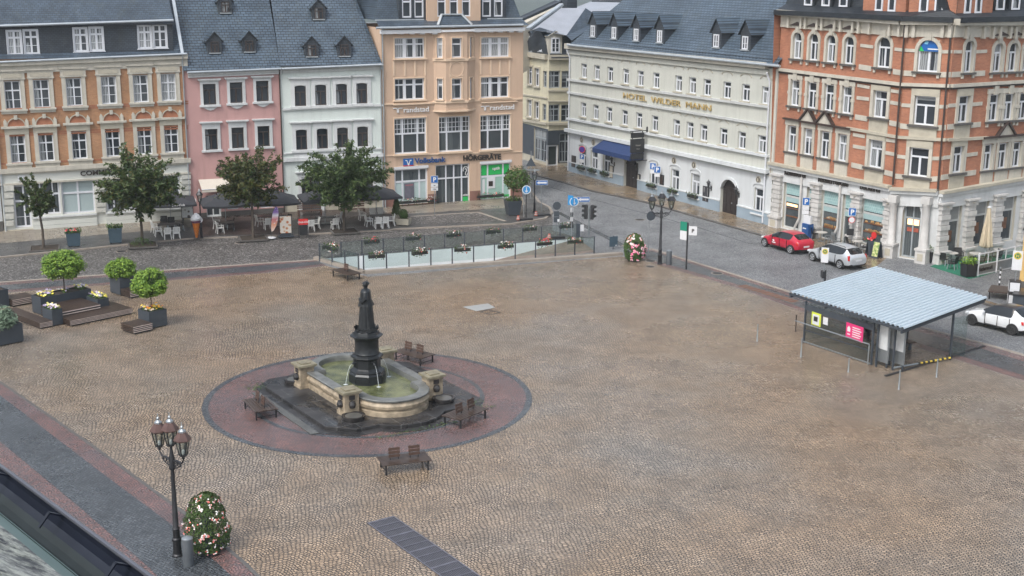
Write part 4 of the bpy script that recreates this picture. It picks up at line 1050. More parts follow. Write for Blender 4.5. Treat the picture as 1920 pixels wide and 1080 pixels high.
# display cases, posters, wall lanterns
def plaque(F, x, y, w, hh, mat, inner=None, name='display_case'):
    u, z = F.uv(x, y); mb = MB(); mb.box(u-w/2, u+w/2, -.1, 0, z-hh/2, z+hh/2, mat)
    if inner: mb.box(u-w/2+.08, u+w/2-.08, -.115, -.1, z-hh/2+.08, z+hh/2-.08, inner)
    return F.part(name, mb)
plaque(F6, 1076.5, 302.5, .75, 1.15, m_black, m_brownf); plaque(F6, 1147.5, 322, .65, 1.2, m_kerbd, m_cream); plaque(F6, 1198.7, 332.5, .42, .6, m_black, m_cream); plaque(F6, 1242, 337, .55, .9, m_black, m_brownf); plaque(F6, 1324.5, 363.5, .85, 1.3, m_black, panemat('poster_dark', (.03, .03, .035), (.4, .4, .4), .5))
def lantern(F, x, y):
    u, z = F.uv(x, y); mb = MB(); mb.bar((u, 0, z-.45), (u, -.3, z-.3), .05, .05, m_black); mb.box(u-.06, u+.06, -.05, 0, z-.6, z-.2, m_black)
    mb.lathe([(.08, -.3), (.15, .1), (.22, .12), (.05, .3), (.02, .4)], m_black, 6, (u, -.34, z)); return F.part('wall_lantern', mb, split=False)
for x, y in ((1152.5, 300), (1196.5, 311), (1334.5, 344.5), (1386.5, 357)): lantern(F6, x, y)
# blue awning
m_awn = M('navy_awning', (.012, .032, .11), .55, .15, 3)
ua, za = F6.uv(1136, 272); ub, zb = F6.uv(1207, 283); mb = MB(); zz = F6.uv(1170, 276)[1]
mb.face([(ua, -.02, zz+.45), (ub, -.02, zz+.45), (ub, -1.5, zz-.35), (ua, -1.5, zz-.35)], m_awn); mb.face([(ua, -1.5, zz-.35), (ub, -1.5, zz-.35), (ub, -1.52, zz-.75), (ua, -1.52, zz-.75)], m_awn)
for u in (ua, ub): mb.face([(u, -.02, zz+.45), (u, -1.5, zz-.35), (u, -1.52, zz-.75), (u, -.02, zz-.75)], m_awn)
F6.part('awning', mb, split=False)
# hanging sign
u, z = F6.uv(1214, 270); mb = MB(); x0, x1 = -1.75, -.45
for zz, yy in ((.0, -1.9),): pass
zt = F6.hit(1226, 246, (u, 0, 0), (1, 0, 0)).z; zl = F6.hit(1226, 297, (u, 0, 0), (1, 0, 0)).z
mb.bar((u, 0, zt+.1), (u, -1.9, zt+.1), .05, .07, m_black); mb.bar((u, 0, zl-.1), (u, -1.9, zl-.1), .05, .07, m_black); mb.bar((u, -.1, zt-.25), (u, -.1, zt+.45), .1, .1, m_black)
F6.part('sign_bracket', mb, split=False)
o = None; mb = MB(); hh = zt-zl
mb.box(u-.12, u+.12, x0, x1, zt-hh*.02, zt-hh*.2, m_black); mb.box(u-.12, u+.12, x0-.05, x1+.05, zt-hh*.24, zt-hh*.74, m_black); mb.box(u-.12, u+.12, x0, x1, zt-hh*.78, zt-hh*.97, m_black)
mb.box(u-.03, u+.03, x0+.1, x0+.16, zl-.1, zt+.1, m_black); mb.box(u-.03, u+.03, x1-.16, x1-.1, zl-.1, zt+.1, m_black)
F6.part('hanging_sign', mb, split=False)
for zz, s_ in ((zt-hh*.5, .16), (zt-hh*.62, .1)):
    o = link('lettering', text_mesh('Hotel', M('grey_letters', (.25, .24, .22), .5), s_, align='CENTER')); o.location = (u+.125, (x0+x1)/2, zz); o.rotation_euler = (0, 0, pi/2); F6.put(o)
# flower boxes belong to the sills (things of their own, built later from these openings)
HOTEL_SILLS = [(a, b, c) for (a, b, c, d) in hg[:6]]
# roof
zE6 = F6.uv(1255, 104, -.5)[1]; k6 = 1.05
tq = F6.hit(1168, 0, (0, -.5, zE6), (0, -k6, 1)); ug = F6.uv(1067, 82, -.5)[0]; sl_ = (tq.x-ug)/(tq.y+.5); yr = 9.5; ul6 = ug+sl_*(yr+.5); zr6 = zE6+(yr+.5)*k6
roof(F6, 'roof', [[(ug, -.5, zE6), (F6.L+.3, -.5, zE6), (F6.L+.3, yr, zr6), (ul6, yr, zr6)], [(ug, -.5, zE6), (ul6, yr, zr6), (ug, 19.5, zE6)], [(ug, 19.5, zE6), (F6.L+.3, 19.5, zE6), (F6.L+.3, yr, zr6), (ul6, yr, zr6)]], m_slate2)
gutter(F6, (1064, 84), (1462, 124), -.6, .11)
snow_guard(F6, (1072, 79), (1460, 116), -.1, .3)
KHd = Win(m_pvc, P_h, (.5,), fw=.1, lower=(.5,), tr=None)
for px, py in ((1112, 71), (1151.5, 74.5), (1193, 78.5), (1237, 82), (1343, 91), (1397, 95.5)): dormer(F6, px, py, (0, -.5, zE6), k6, 1.35, 1.55, .95, KHd, .72, 1.05, m_slatew, m_slate2)

# ================================================================ 7 red brick corner building
a7, b7, c7 = G(1444.5, 424.5), G(1669, 483), G(1752, 497.5)
d7 = c7+Vector((sin(radians(58)), cos(radians(58)), 0))*16
F7 = Facade(a7, b7); r7 = thing('brick_corner_building', 'red brick corner building with white trim, gables and ground floor bakery', 'building', F7.A, F7.rz); F7.root = r7
F7b = Facade(b7, c7).bind(r7, F7); F7c = Facade(c7, d7).bind(r7, F7)
def sur_r3(b, W, H, m):
    for s in (-1, 1): b.box(min(s*W, s*(W+.22)), max(s*W, s*(W+.22)), -.08, 0, -H, H-W*.9, m)
    R0, R1 = W, W+.24; cz = H-W; n = 12
    for i in range(n):
        a, c = pi*i/n, pi*(i+1)/n
        b.slab([(R0*cos(a), cz+R0*sin(a)), (R0*cos(c), cz+R0*sin(c)), (R1*cos(c), cz+R1*sin(c)), (R1*cos(a), cz+R1*sin(a))], -.09, 0, m)
    b.box(-.2, .2, -.16, 0, H-.02, H+.5, m); b.box(-W-.3, W+.3, -.2, 0, -H-.14, -H, m_kerbd)
    for s in (-1, 1): b.box(s*(W+.1)-.09, s*(W+.1)+.09, -.13, 0, -H-.38, -H-.14, m)
def sur_r3p(b, W, H, m):
    sur_r3(b, W, H, m); b.slab([(-W-.35, H+.5), (0, H+.78), (W+.35, H+.5)], -.22, 0, m_brownf)
def sur_r2(b, W, H, m):
    for s in (-1, 1):
        b.box(min(s*W, s*(W+.24)), max(s*W, s*(W+.24)), -.08, 0, -H, H+.05, m); b.box(s*(W+.12)-.17, s*(W+.12)+.17, -.11, 0, -.1, .12, m); b.box(s*(W+.1)-.09, s*(W+.1)+.09, -.13, 0, -H-.38, -H-.14, m)
    b.box(-W-.3, W+.3, -.1, 0, H+.05, H+.38, m); b.box(-.22, .22, -.16, 0, H-.02, H+.58, m); b.box(-W-.3, W+.3, -.2, 0, -H-.14, -H, m_kerbd)
def sur_r1(b, W, H, m):
    for s in (-1, 1): b.box(min(s*W, s*(W+.24)), max(s*W, s*(W+.24)), -.08, 0, -H, H+.05, m)
    b.box(-W-.3, W+.3, -.1, 0, H+.05, H+.45, m); b.box(-W-.42, W+.42, -.3, 0, H+.45, H+.58, m_brownf); b.box(-W-.3, W+.3, -.16, 0, -H-.14, -H, m_kerbd); b.box(-W-.2, W+.2, -.06, 0, -H-1.05, -H-.14, m)
def sur_r1p(b, W, H, m):
    sur_r1(b, W, H, m); b.slab([(-W-.38, H+.58), (0, H+1.45), (W+.38, H+.58)], -.12, 0, m)
    for s in (-1, 1): b.bar((s*(W+.48), -.14, H+.55), (0, -.14, H+1.55), .32, .11, m_brownf)
def sur_rb(b, W, H, m):
    for s in (-1, 1): b.box(min(s*W, s*(W+.26)), max(s*W, s*(W+.26)), -.1, 0, -H, H, m)
    b.box(-W-.26, W+.26, -.11, 0, H, H+.5, m_stone); b.box(-W-.36, W+.36, -.22, 0, -H-.16, -H, m_kerbd); b.box(-W-.24, W+.24, -.08, 0, -H-1.05, -H-.16, m_stone)
KR3 = Win(m_pvc, P_d, (.5,), tr=.66, fw=.1, bw=.06, vtop=False, arch=.5, sur=sur_r3p, sm=m_cream)
KR3b = Win(m_pvc, P_d, (.5,), tr=.66, fw=.1, bw=.07, vtop=False, arch=.5, sur=sur_r3, sm=m_cream)
KR2 = Win(m_pvc, P_d, (.5,), tr=.66, fw=.1, bw=.06, vtop=False, sur=sur_r2, sm=m_cream); KR1 = Win(m_pvc, P_d, (.5,), tr=.66, fw=.1, bw=.06, vtop=False, sur=sur_r1, sm=m_cream); KR1p = Win(m_pvc, P_d, (.5,), tr=.66, fw=.1, bw=.06, vtop=False, sur=sur_r1p, sm=m_cream)
KRb = Win(m_pvc, P_d, (.5,), tr=.68, fw=.1, bw=.08, vtop=False, sur=sur_rb, sm=m_cream)
h = wrow(F7, KR3, [(1487, 1504, 61, 110.5), (1518, 1534.5, 62.5, 113), (1550, 1567, 65.5, 116.5), (1584, 1601, 68, 121)]) + wrow(F7, KR3b, [(1645, 1670, 69.5, 127)])
h += wrow(F7, KR2, [(1482, 1500, 150, 199), (1514, 1531, 154, 203), (1546, 1563.5, 158, 208), (1579, 1597, 162, 214)]) + wrow(F7, KRb, [(1637.5, 1663.5, 170, 221)])
h += wrow(F7, KR1, [(1477, 1493, 236, 285)])+wrow(F7, KR1p, [(1507, 1523, 242, 290), (1538, 1555, 246, 297)])+wrow(F7, KR1, [(1571, 1588, 252, 303)])+wrow(F7, KRb, [(1629, 1655, 262, 315)])
KSw = Win(m_greyw, P_s, (), tr=.62, fw=.12, rec=.25)
shopL = one(F7, KSw, 1468, 1499, 333, 430) + one(F7, KSw, 1511, 1521, 340, 440) + one(F7, KSw, 1538, 1571, 348, 452) + one(F7, KSw, 1578, 1594, 355, 462) + one(F7, KSw, 1612, 1656, 366, 462)
zt7 = (F7.uv(1580, 34)[1]+F7b.uv(1740, 45)[1])/2; zg7 = F7.uv(1560, 328)[1]
wall(F7, 'wall', 0, F7.L, 0, zt7, h+shopL, m_rbrick, m_cream, sides=False, rd=.3, mats=[(zg7, m_white)])
hb = wrow(F7b, KR3b, [(1721, 1760, 75, 135)]) + wrow(F7b, KRb, [(1714, 1754, 180, 235)]) + wrow(F7b, KRb, [(1704.5, 1741, 277, 331)])
KEn = Win(m_greyf, P_s, (.5,), tr=.7, fw=.12, bw=.05, arch=.5, rec=.35, sm=m_white)
hd = one(F7b, KEn, 1690, 1724, 378, 485, 'door')
wall(F7b, 'wall', 0, F7b.L, 0, zt7, hb+hd, m_rbrick, m_cream, sides=False, rd=.3, mats=[(zg7, m_white)])
KR3c = KR3
hc = wrow(F7c, KR3b, [(1808, 1824, 76, 136)]) + wrow(F7c, KR3, [(1862, 1879, 81, 135), (1890.5, 1907, 80, 134), (1918, 1934, 79, 133)])
hc += wrow(F7c, KRb, [(1796, 1816, 180, 230)]) + wrow(F7c, KR2, [(1854, 1872, 177, 227), (1882, 1900, 175.5, 225), (1910, 1927, 174, 224)])
hc += wrow(F7c, KRb, [(1786, 1805, 274, 324)]) + wrow(F7c, KR1, [(1844, 1860, 271, 319)]) + wrow(F7c, KR1p, [(1871, 1888, 268.5, 316)])+wrow(F7c, KR1, [(1898, 1914, 266, 313), (1924, 1940, 264, 310)])
shopR = one(F7c, KSw, 1763, 1801, 377, 478) + one(F7c, KSw, 1815, 1852, 369, 462) + one(F7c, KSw, 1869, 1903, 360, 452) + one(F7c, KSw, 1922, 1960, 352, 440)
wall(F7c, 'wall', 0, F7c.L, 0, zt7, hc+shopR, m_rbrick, m_cream, sides=False, rd=.3, mats=[(zg7, m_white)])
# cornices and bands
def both(mb_f, l, r):
    for F, (a, b) in zip((F7, F7b, F7c), l):
        mb = MB(); mb_f(F, mb, a, b); F.part(r, mb)
both(lambda F, m, a, b: (F.strip(m, a, b, .9, .12, m_cream), F.strip(m, (a[0], a[1]-16), (b[0], b[1]-16), .42, .55, m_cream)), [((1466, 39), (1696, 56)), ((1696, 56), (1788, 57)), ((1788, 57), (1960, 57))], 'cornice')
both(lambda F, m, a, b: (F.strip(m, a, b, .22, .22, m_cream), F.strip(m, (a[0], a[1]+5), (b[0], b[1]+5), .14, .12, m_brownf)), [((1462, 130), (1691, 158)), ((1691, 158), (1782, 161)), ((1782, 161), (1960, 150))], 'string_course')
both(lambda F, m, a, b: (F.strip(m, a, b, .2, .2, m_stone),), [((1590, 240), (1686, 257)), ((1686, 257), (1775, 262)), ((1775, 262), (1850, 258))], 'string_course')
both(lambda F, m, a, b: (F.strip(m, a, b, .2, .45, m_stone), F.strip(m, (a[0], a[1]+5), (b[0], b[1]+5), .3, .3, m_white), F.strip(m, (a[0], a[1]+20), (b[0], b[1]+20), .9, .1, m_white)), [((1446, 305), (1673, 350)), ((1673, 353), (1761, 357)), ((1761, 360), (1960, 326))], 'shop_cornice')
def whiteb(F, l):
    mb = MB()
    for a, b, hh in l: F.strip(mb, a, b, hh, .05, m_cream)
    F.part('stone_band', mb)
whiteb(F7, [((1614, 85), (1638, 88), .22), ((1678, 92), (1696, 94), .22), ((1611, 125), (1634, 129), .36), ((1675, 134), (1693, 137), .36), ((1608, 160), (1631, 164), .22), ((1671, 170), (1690, 173), .22), ((1607, 183), (1630, 186), .25), ((1670, 192), (1689, 195), .25), ((1604, 219), (1627, 223), .36), ((1668, 230), (1687, 234), .36), ((1600, 252), (1622, 256), .25), ((1662, 262), (1682, 265), .25), ((1600, 274), (1623, 278), .25), ((1660, 286), (1681, 290), .25), ((1597, 309), (1619, 314), .36), ((1655, 322), (1676, 327), .36)])
whiteb(F7b, [((1697, 94), (1716, 95), .22), ((1764, 97), (1786, 97), .22), ((1695, 137), (1715, 138), .36), ((1763, 140), (1783, 140), .36), ((1691, 197), (1708, 198), .25), ((1759, 200), (1777, 200), .25), ((1688, 236), (1706, 238), .36), ((1757, 240), (1774, 239), .36), ((1683, 293), (1700, 295), .25), ((1747, 297), (1768, 297), .25), ((1679, 330), (1697, 332), .36), ((1745, 336), (1763, 335), .36)])
whiteb(F7c, [((1788, 97), (1803, 97), .22), ((1830, 97), (1850, 96), .22), ((1784, 140), (1802, 139), .36), ((1827, 138), (1846, 137), .36), ((1778, 198), (1793, 197), .25), ((1821, 196), (1841, 194), .25), ((1776, 238), (1792, 237), .36), ((1820, 235), (1838, 233), .36), ((1768, 296), (1783, 294), .25), ((1810, 291), (1832, 288), .25), ((1764, 333), (1782, 330), .36), ((1808, 326), (1829, 323), .36)])
mb = MB()
for F, xs in ((F7, (1483, 1507, 1515, 1537, 1546, 1570, 1581, 1604, 1615, 1635, 1673, 1691)),):
    for x in xs: u, z = F.uv(x, 38+(x-1466)*.075); mb.box(u-.1, u+.1, -.34, 0, z-.5, z+.3, m_cream)
F7.part('bracket', mb)
mb = MB()
for x in (1704, 1717, 1771, 1785): u, z = F7b.uv(x, 56); mb.box(u-.12, u+.12, -.34, 0, z-.5, z+.3, m_cream)
F7b.part('bracket', mb)
mb = MB()
for x in (1808, 1840, 1857, 1870, 1889, 1899, 1914, 1930): u, z = F7c.uv(x, 58); mb.box(u-.1, u+.1, -.34, 0, z-.5, z+.3, m_cream)
F7c.part('bracket', mb)
mb = MB(); 
for F, x in ((F7b, 1697), (F7b, 1784)):
    m2 = MB(); u = F.uv(x, 80)[0]; m2.tube([(u, -.2, zt7), (u, -.2, zg7+.2)], .07, m_brownf, 8); F.part('downpipe', m2, True)
# ground floor piers with rusticated blocks
m_wst = M('white_painted_stone', (.50, .49, .475), .65, .14, 1.6, streak=.4)
def pier(F, x, y0, y1, w=.95, blocks=8, out=.32):
    u, zb = F.uv(x, y1); zt = F.uv(x, y0)[1]; mb = MB(); zb = 0
    mb.box(u-w/2-.06, u+w/2+.06, -out-.12, 0, zb, zb+.85, m_wst); mb.box(u-w/2-.14, u+w/2+.14, -out-.2, 0, zb+.85, zb+1.02, m_wst); mb.box(u-w*.3, u+w*.3, -out-.15, -out-.1, zb+.2, zb+.7, m_stone)
    n = blocks; z0 = zb+1.02; dz = (zt-.5-z0)/n
    for i in range(n):
        q = .06 if i % 2 else 0; mb.box(u-w/2+q, u+w/2-q, -out+q, 0, z0+dz*i+.01, z0+dz*(i+1)-(.03 if not q else 0), m_wst)
    mb.box(u-w/2-.02, u+w/2+.02, -out-.04, 0, zt-.5, zt-.12, m_wst); mb.box(u-w/2-.16, u+w/2+.16, -out-.18, 0, zt-.12, zt, m_wst); mb.lathe([(0, -.02), (.12, 0), (.12, .03), (0, .05)], m_stone, 8, (u, -out-.06, zt-.3))
    F.part('pier', mb, split=False)
for x, y0, y1 in ((1456, 325, 428), (1528, 341, 445), (1603, 358, 463), (1664, 372, 480)): pier(F7, x, y0, y1)
for x, y0, y1 in ((1758, 380, 492), (1808, 372, 470), (1860, 364, 458), (1913, 356, 446)): pier(F7c, x+2, y0, y1)
def column(F, x, y0):
    u, zt = F.uv(x, y0); mb = MB(); mb.box(u-.4, u+.4, -.75, 0, 0, 1.0, m_wst); mb.box(u-.46, u+.46, -.8, 0, 1.0, 1.15, m_wst); mb.box(u-.2, u+.2, -.78, -.7, .3, .8, m_stone)
    mb.lathe([(.36, 1.15), (.36, 1.3), (.29, 1.4), (.25, zt-.7), (.3, zt-.62), (.3, zt-.5), (.25, zt-.45)], m_wst, 16, (u, -.38, 0)); mb.box(u-.33, u+.33, -.68, 0, zt-.5, zt, m_wst); F.part('column', mb, True, split=False)
column(F7b, 1682, 365); column(F7b, 1744, 368)
mb = MB()   # drain pipes across the shop front
for x in (1501, 1574):
    u = F7.uv(x, 400)[0]; mb.tube([(u+.1, -.2, zg7-.6), (u+.1, -.2, 1.3), (u-.25, -.3, .5), (u-.3, -.3, 0)], .09, m_wst, 8)
F7.part('downpipe', mb, True)
# shop interiors: blinds and lit counters behind the panes
m_blind = brickmat('mint_blind', (.27, .42, .42), (.24, .38, .39), (.36, .50, .50), .22, .22, .02, rough=.4, var=.06, stain=0, bump=0)
m_lit = emis('counter_lamp', (1.0, .62, .30), 1.1); m_wood = M('shop_wood', (.16, .07, .035), .5, .3, 3); m_bread = M('bread', (.42, .24, .10), .7, .4, 6)
mb = MB(); m2 = MB()
for i, (a, b, c, d) in enumerate(shopL):
    zt = c+(d-c)*.66; mb.box(a+.12, b-.12, .20, .215, zt, d-.14, m_blind); mb.box(a+.12, b-.12, .20, .212, zt-.6, zt-.14, M('pale_blind', (.30, .42, .43), .4, .05))
    if i in (0, 2, 4):
        m2.box(a+.2, b-.2, .215, .23, c+.9, c+1.0, m_wood); m2.box(a+.2, b-.2, .21, .225, c+1.55, c+1.62, m_wood)
        if i == 0: m2.box(a+.2, a+(b-a)*.75, .215, .23, c+1.75, c+1.95, m_lit)
        else:
            rr = random.Random(i)
            for j in range(26):
                x = a+.3+rr.random()*(b-a-.7); zz = c+rr.choice((1.02, 1.64)); w = .08+.1*rr.random(); m2.box(x, x+w*1.7, .2, .226, zz, zz+w, m_bread if rr.random() < .7 else m_cream)
F7.part('blind', mb, split=True); F7.part('shop_counter', m2)
a, b, c, d = hd[0]; mb = MB(); mb.box(a+.25, b-.25, .325, .34, c+(d-c)*.58, c+(d-c)*.68, m_lit); mb.box(a+.25, b-.25, .325, .34, c+(d-c)*.46, c+(d-c)*.53, M('shop_shelf_red', (.32, .08, .05), .5, .3, 5)); F7b.part('lit_display', mb, split=False)
mb = MB()
for (a, b, c, d) in shopR:
    mb.box(a+.12, b-.12, .2, .215, c+(d-c)*.62, d-.14, M('grey_blind', (.22, .23, .23), .4, .08)); mb.box(a+(b-a)*.2, a+(b-a)*.7, .21, .225, c+.9, c+1.7, m_wood)
F7c.part('blind', mb)
for t_, p0, p1 in (('Konditorei', (1471, 327), (1510, 333.5)), ('Ratsherrencafé', (1534, 340), (1590, 350)), ('Bäckerei', (1612.5, 354), (1649.5, 361))):
    F7.letters(t_, m_txtk, p0, p1, .5, y=-.18, bold=.03, depth=.04)
mb = MB(); a, b, c, d = hb[0]; W_ = (b-a)/2-.05; uc = (a+b)/2; cz = d-(b-a)/2
pts = [(uc+W_*cos(pi*i/14), cz+W_*sin(pi*i/14)) for i in range(15)]; mb.slab(pts[::-1], .05, .07, m_blue); mb.slab([(uc-W_, cz), (uc-W_+.35, cz), (uc-W_+.1, cz+.35)], .04, .05, m_green_); mb.box(uc-.1, uc+.85, .035, .05, cz+.12, cz+.2, m_txtw); mb.slab([(uc-.4, cz+.5), (uc-.15, cz+.45), (uc-.05, cz+.65), (uc-.3, cz+.75)], .04, .05, M('pale_blue', (.2, .5, .7), .4))
F7b.part('arched_banner', mb, split=False)
# eaves, roof and gables
def X7(F, u, y, z):
    w = F.A+F.x*u+F.y*y-F7.A; return Vector((w.dot(F7.x), w.dot(F7.y), z))
zE = zt7+.35
mb = MB()
E = [X7(F7, -.2, -.6, zE), X7(F7b, .0, -.6, zE), X7(F7c, .0, -.6, zE), X7(F7c, F7c.L, -.6, zE)]
I = [X7(F7, -.2, .5, zE+.55), X7(F7b, .2, .5, zE+.55), X7(F7c, -.2, .5, zE+.55), X7(F7c, F7c.L, .5, zE+.55)]
T = [X7(F7, -.2, 1.9, zE+4.2), X7(F7b, .6, 1.9, zE+4.2), X7(F7c, -.6, 1.9, zE+4.2), X7(F7c, F7c.L, 1.9, zE+4.2)]
m_slated = brickmat('dark_slate', (.020, .026, .034), (.014, .018, .024), (.006, .008, .01), .28, .14, .012, rough=.45, var=.3, stain=.2, stainc=(.05, .055, .05), bump=.4)
for i in range(3): mb.face([E[i], E[i+1], I[i+1], I[i]], m_slated); mb.face([I[i], I[i+1], T[i+1], T[i]], m_slated)
mb.face(T+[X7(F7c, F7c.L, 12, zE+4.2), X7(F7, -.2, 12, zE+4.2)], m_slated)
mb.face([E[0], I[0], T[0], X7(F7, -.2, 13, zE+4.2), X7(F7, -.2, 13, 0), X7(F7, -.2, 0, 0)], m_rbrick); mb.face([E[3], I[3], T[3], X7(F7c, F7c.L, 13, zE+4.2), X7(F7c, F7c.L, 13, 0), X7(F7c, F7c.L, 0, 0)], m_rbrick)
F7.part('roof', mb, fix=False, split=False)
for i, F in enumerate((F7, F7b, F7c)):
    mb = MB(); q = [F.A+F.x*(-.1)+F.y*(-.75), F.A+F.x*(F.L+.1)+F.y*(-.75)]
    mb.box(-.15, F.L+.15, -.72, -.5, zE-.25, zE+.1, m_slated); F.part('gutter', mb)
KGb = Win(m_pvc, P_d, (), tr=.6, fw=.12, rec=.08)
def gable(F, x0, x1, ws):
    y = .1; u0 = F.uv(x0, 30, y)[0]; u1 = F.uv(x1, 30, y)[0]; z0 = zE-.05; mb = MB(); w = u1-u0
    mb.slab([(u0, z0), (u1, z0), (u1, z0+1.5), (u1-.5, z0+1.6), (u1-.6, z0+3.0), (u1-w*.3, z0+3.4), (u1-w*.33, z0+4.6), (u0+w*.5, z0+5.6), (u0+w*.33, z0+4.6), (u0+w*.3, z0+3.4), (u0+.6, z0+3.0), (u0+.5, z0+1.6), (u0, z0+1.5)], y, y+.5, m_rbrick)
    for s_, uu in ((1, u0), (-1, u1)): mb.box(min(uu-.1*s_, uu+.55*s_), max(uu-.1*s_, uu+.55*s_), y-.08, y+.55, z0+1.5, z0+1.68, m_cream); mb.box(min(uu+.45*s_, uu+1.2*s_), max(uu+.45*s_, uu+1.2*s_), y-.08, y+.55, z0+3.0, z0+3.2, m_cream)
    o = F.part('gable', mb, split=False)
    for a, b in ws:
        ua, za = F.uv(a, 27, y); ub, zb = F.uv(b, 27, y); f, p, su = KGb.meshes(ub-ua, 2.3); zc = z0+.38+1.15
        for nm, me in (('window', f), ('pane', p)): link(nm, me, o, ((ua+ub)/2, y-.12, zc))
gable(F7, 1617, 1697, [(1641, 1655), (1665, 1679)]); gable(F7b, 1703, 1792, [(1723, 1740), (1752, 1769)]); gable(F7c, 1795, 1860, [(1806, 1818), (1826, 1838)])
for F, x in ((F7, 1516), (F7, 1549), (F7, 1582), (F7c, 1874), (F7c, 1903)):
    y = .35; u = F.uv(x, 12, y)[0]; mb = MB(); mb.box(u-.62, u+.62, y, y+2.5, zE+.2, zE+3.0, m_slated); o = F.part('dormer', mb)
    f, p, su = KGb.meshes(.85, 1.9)
    for nm, me in (('window', f), ('pane', p)): link(nm, me, o, (u, y-.13, zE+1.45))

# ================================================================ own roof in the foreground (town hall eaves)
m_lich = N('lichen_slate'); v = m_lich.obj(); f = m_lich.noise(v, 14, 8, .75); f2 = m_lich.noise(v, 3.0, 5, .6)
m_lich.col(m_lich.mix(m_lich.ramp(f2, (0,)*3, (1,)*3, .42, .6), m_lich.ramp(f, (.035, .04, .05), (.40, .42, .36), .45, .62), m_lich.ramp(f, (.10, .105, .11), (.46, .48, .45), .35, .6))); m_lich.rough(.85); m_lich.bump(f, .8, .02); m_lich = m_lich.m
m_lead = M('green_lead', (.13, .19, .18), .5, .15, 4); m_gutter = M('dark_gutter', (.012, .015, .026), .35, .2, 6, metal=.1); m_gutin = M('gutter_bed', (.010, .016, .016), .5, .3, 6)
def CAMP(px, py, t):
    d = ray(px, py); return CO+d*(t/FPX)
A_ = CAMP(-60, 786, 5.2); B_ = CAMP(256, 1116, 4.2)     # outer gutter rim in the air near the eye
B_.z = A_.z = (A_.z+B_.z)/2
dg = (B_-A_).normalized(); ng = Vector((dg.y, -dg.x, 0))
if ng.dot(CO-A_) < 0: ng = -ng      # towards the building
rf = thing('foreground_roof', 'lichen covered roof edge with dark rain gutter in the near corner', 'roof', (A_.x, A_.y, 0))
def LR(p): return Vector(p)-Vector((A_.x, A_.y, 0))
A0, B0 = A_-dg*3, B_+dg*3
mb = MB(); n = 10; gw = .17
for i in range(n):
    a0, a1 = pi*i/n, pi*(i+1)/n
    f = lambda a: ng*(gw/2-gw/2*cos(a))+Vector((0, 0, -gw*.55*sin(a)))
    mb.face([LR(A0+f(a0)), LR(B0+f(a0)), LR(B0+f(a1)), LR(A0+f(a1))], m_gutter if i < 3 else m_gutin)
mb.tube([LR(A0), LR(B0)], .009, M('gutter_bead', (.15, .155, .18), .3, .1, metal=.6), 8)
mb.build('gutter', rf, True, fix=False)
L_ = (B_-A_).length
for t in (.28, .62, .98):
    mb = MB(); p = A_+dg*L_*t; mb.bar(LR(p-Vector((0, 0, .02))+ng*(-.015)), LR(p+ng*.05+Vector((0, 0, .014))), .015, .006, m_gutter); mb.bar(LR(p+ng*.05+Vector((0, 0, .014))), LR(p+ng*.09+Vector((0, 0, -.03))), .015, .005, m_gutter); mb.build('gutter_bracket', rf)
mb = MB(); q0 = ng*.15+Vector((0, 0, -.02)); q1 = ng*.26+Vector((0, 0, .07)); q2 = ng*1.8+Vector((0, 0, 1.1))
mb.face([LR(A0+q0), LR(B0+q0), LR(B0+q1), LR(A0+q1)], m_lead); mb.build('lead_flashing', rf, fix=False)
mb = MB(); mb.face([LR(A0+q1), LR(B0+q1), LR(B0+q2), LR(A0+q2)], m_lich); mb.build('roof_slope', rf, fix=False)
mb = MB(); w0 = ng*.35; mb.face([LR(Vector((A0.x, A0.y, 0))+w0), LR(Vector((B0.x, B0.y, 0))+w0), LR(B0+w0-Vector((0, 0, .12))), LR(A0+w0-Vector((0, 0, .12)))], m_cream); mb.build('wall', rf, fix=False)
# yellow house corner at the right edge of the view
a8 = G(1909, 548); F8 = Facade(a8, a8+Vector((7, -3.5, 0))); r8 = thing('yellow_house', 'yellow house corner at the far right edge beyond the bus stop sign', 'house', F8.A, F8.rz); F8.root = r8
z8 = hz(a8, 431); wall(F8, 'wall', 0, 7, 0, z8, [], M('orange_yellow_plaster', (.55, .36, .13), .7, .08), mats=[(.75, m_kerbd)], depth=6)
roof(F8, 'roof', [[(-.1, -.2, z8), (7, -.2, z8), (7, 6.2, z8+.2), (-.1, 6.2, z8+.2)]], m_slated)
# ================================================================ OBJECTS ON THE SQUARE
RZ = F3.rz                       # direction of the north row
def glassmat(name, tint, refl=.18, rough=.02):
    n = N(name); t = n.t
    tr = n.n('ShaderNodeBsdfTransparent'); tr.inputs[0].default_value = c4(tint)
    gl = n.n('ShaderNodeBsdfGlossy'); gl.inputs['Roughness'].default_value = rough; gl.inputs[0].default_value = (.9, .95, .95, 1)
    lw = n.n('ShaderNodeLayerWeight'); lw.inputs['Blend'].default_value = .5
    mx = n.n('ShaderNodeMixShader'); t.links.new(n.math('ADD', n.math('MULTIPLY', n.math('POWER', lw.outputs['Facing'], 4.0), .6), .03+refl*.1), mx.inputs[0]); t.links.new(tr.outputs[0], mx.inputs[1]); t.links.new(gl.outputs[0], mx.inputs[2])
    t.links.new(mx.outputs[0], t.nodes['Material Output'].inputs['Surface']); return n.m
m_glass = glassmat('clear_glass', (.86, .91, .90)); m_glass2 = glassmat('smoked_glass', (.84, .87, .87), .15); m_lampgl = glassmat('lamp_glass', (.75, .78, .75), .6, .1)
m_bark = M('bark', (.075, .06, .048), .85, .3, 8, bump=.5); m_soil = M('soil', (.04, .03, .022), .95, .3, 10)
m_leafd = leafmat('dark_leaves', (.028, .060, .020), (.085, .120, .036), .45, .18)
m_leafo = leafmat('olive_leaves', (.035, .050, .014), (.100, .095, .026), .45, .18)
m_leafb = leafmat('bright_leaves', (.06, .15, .016), (.25, .37, .055), .5, .15)
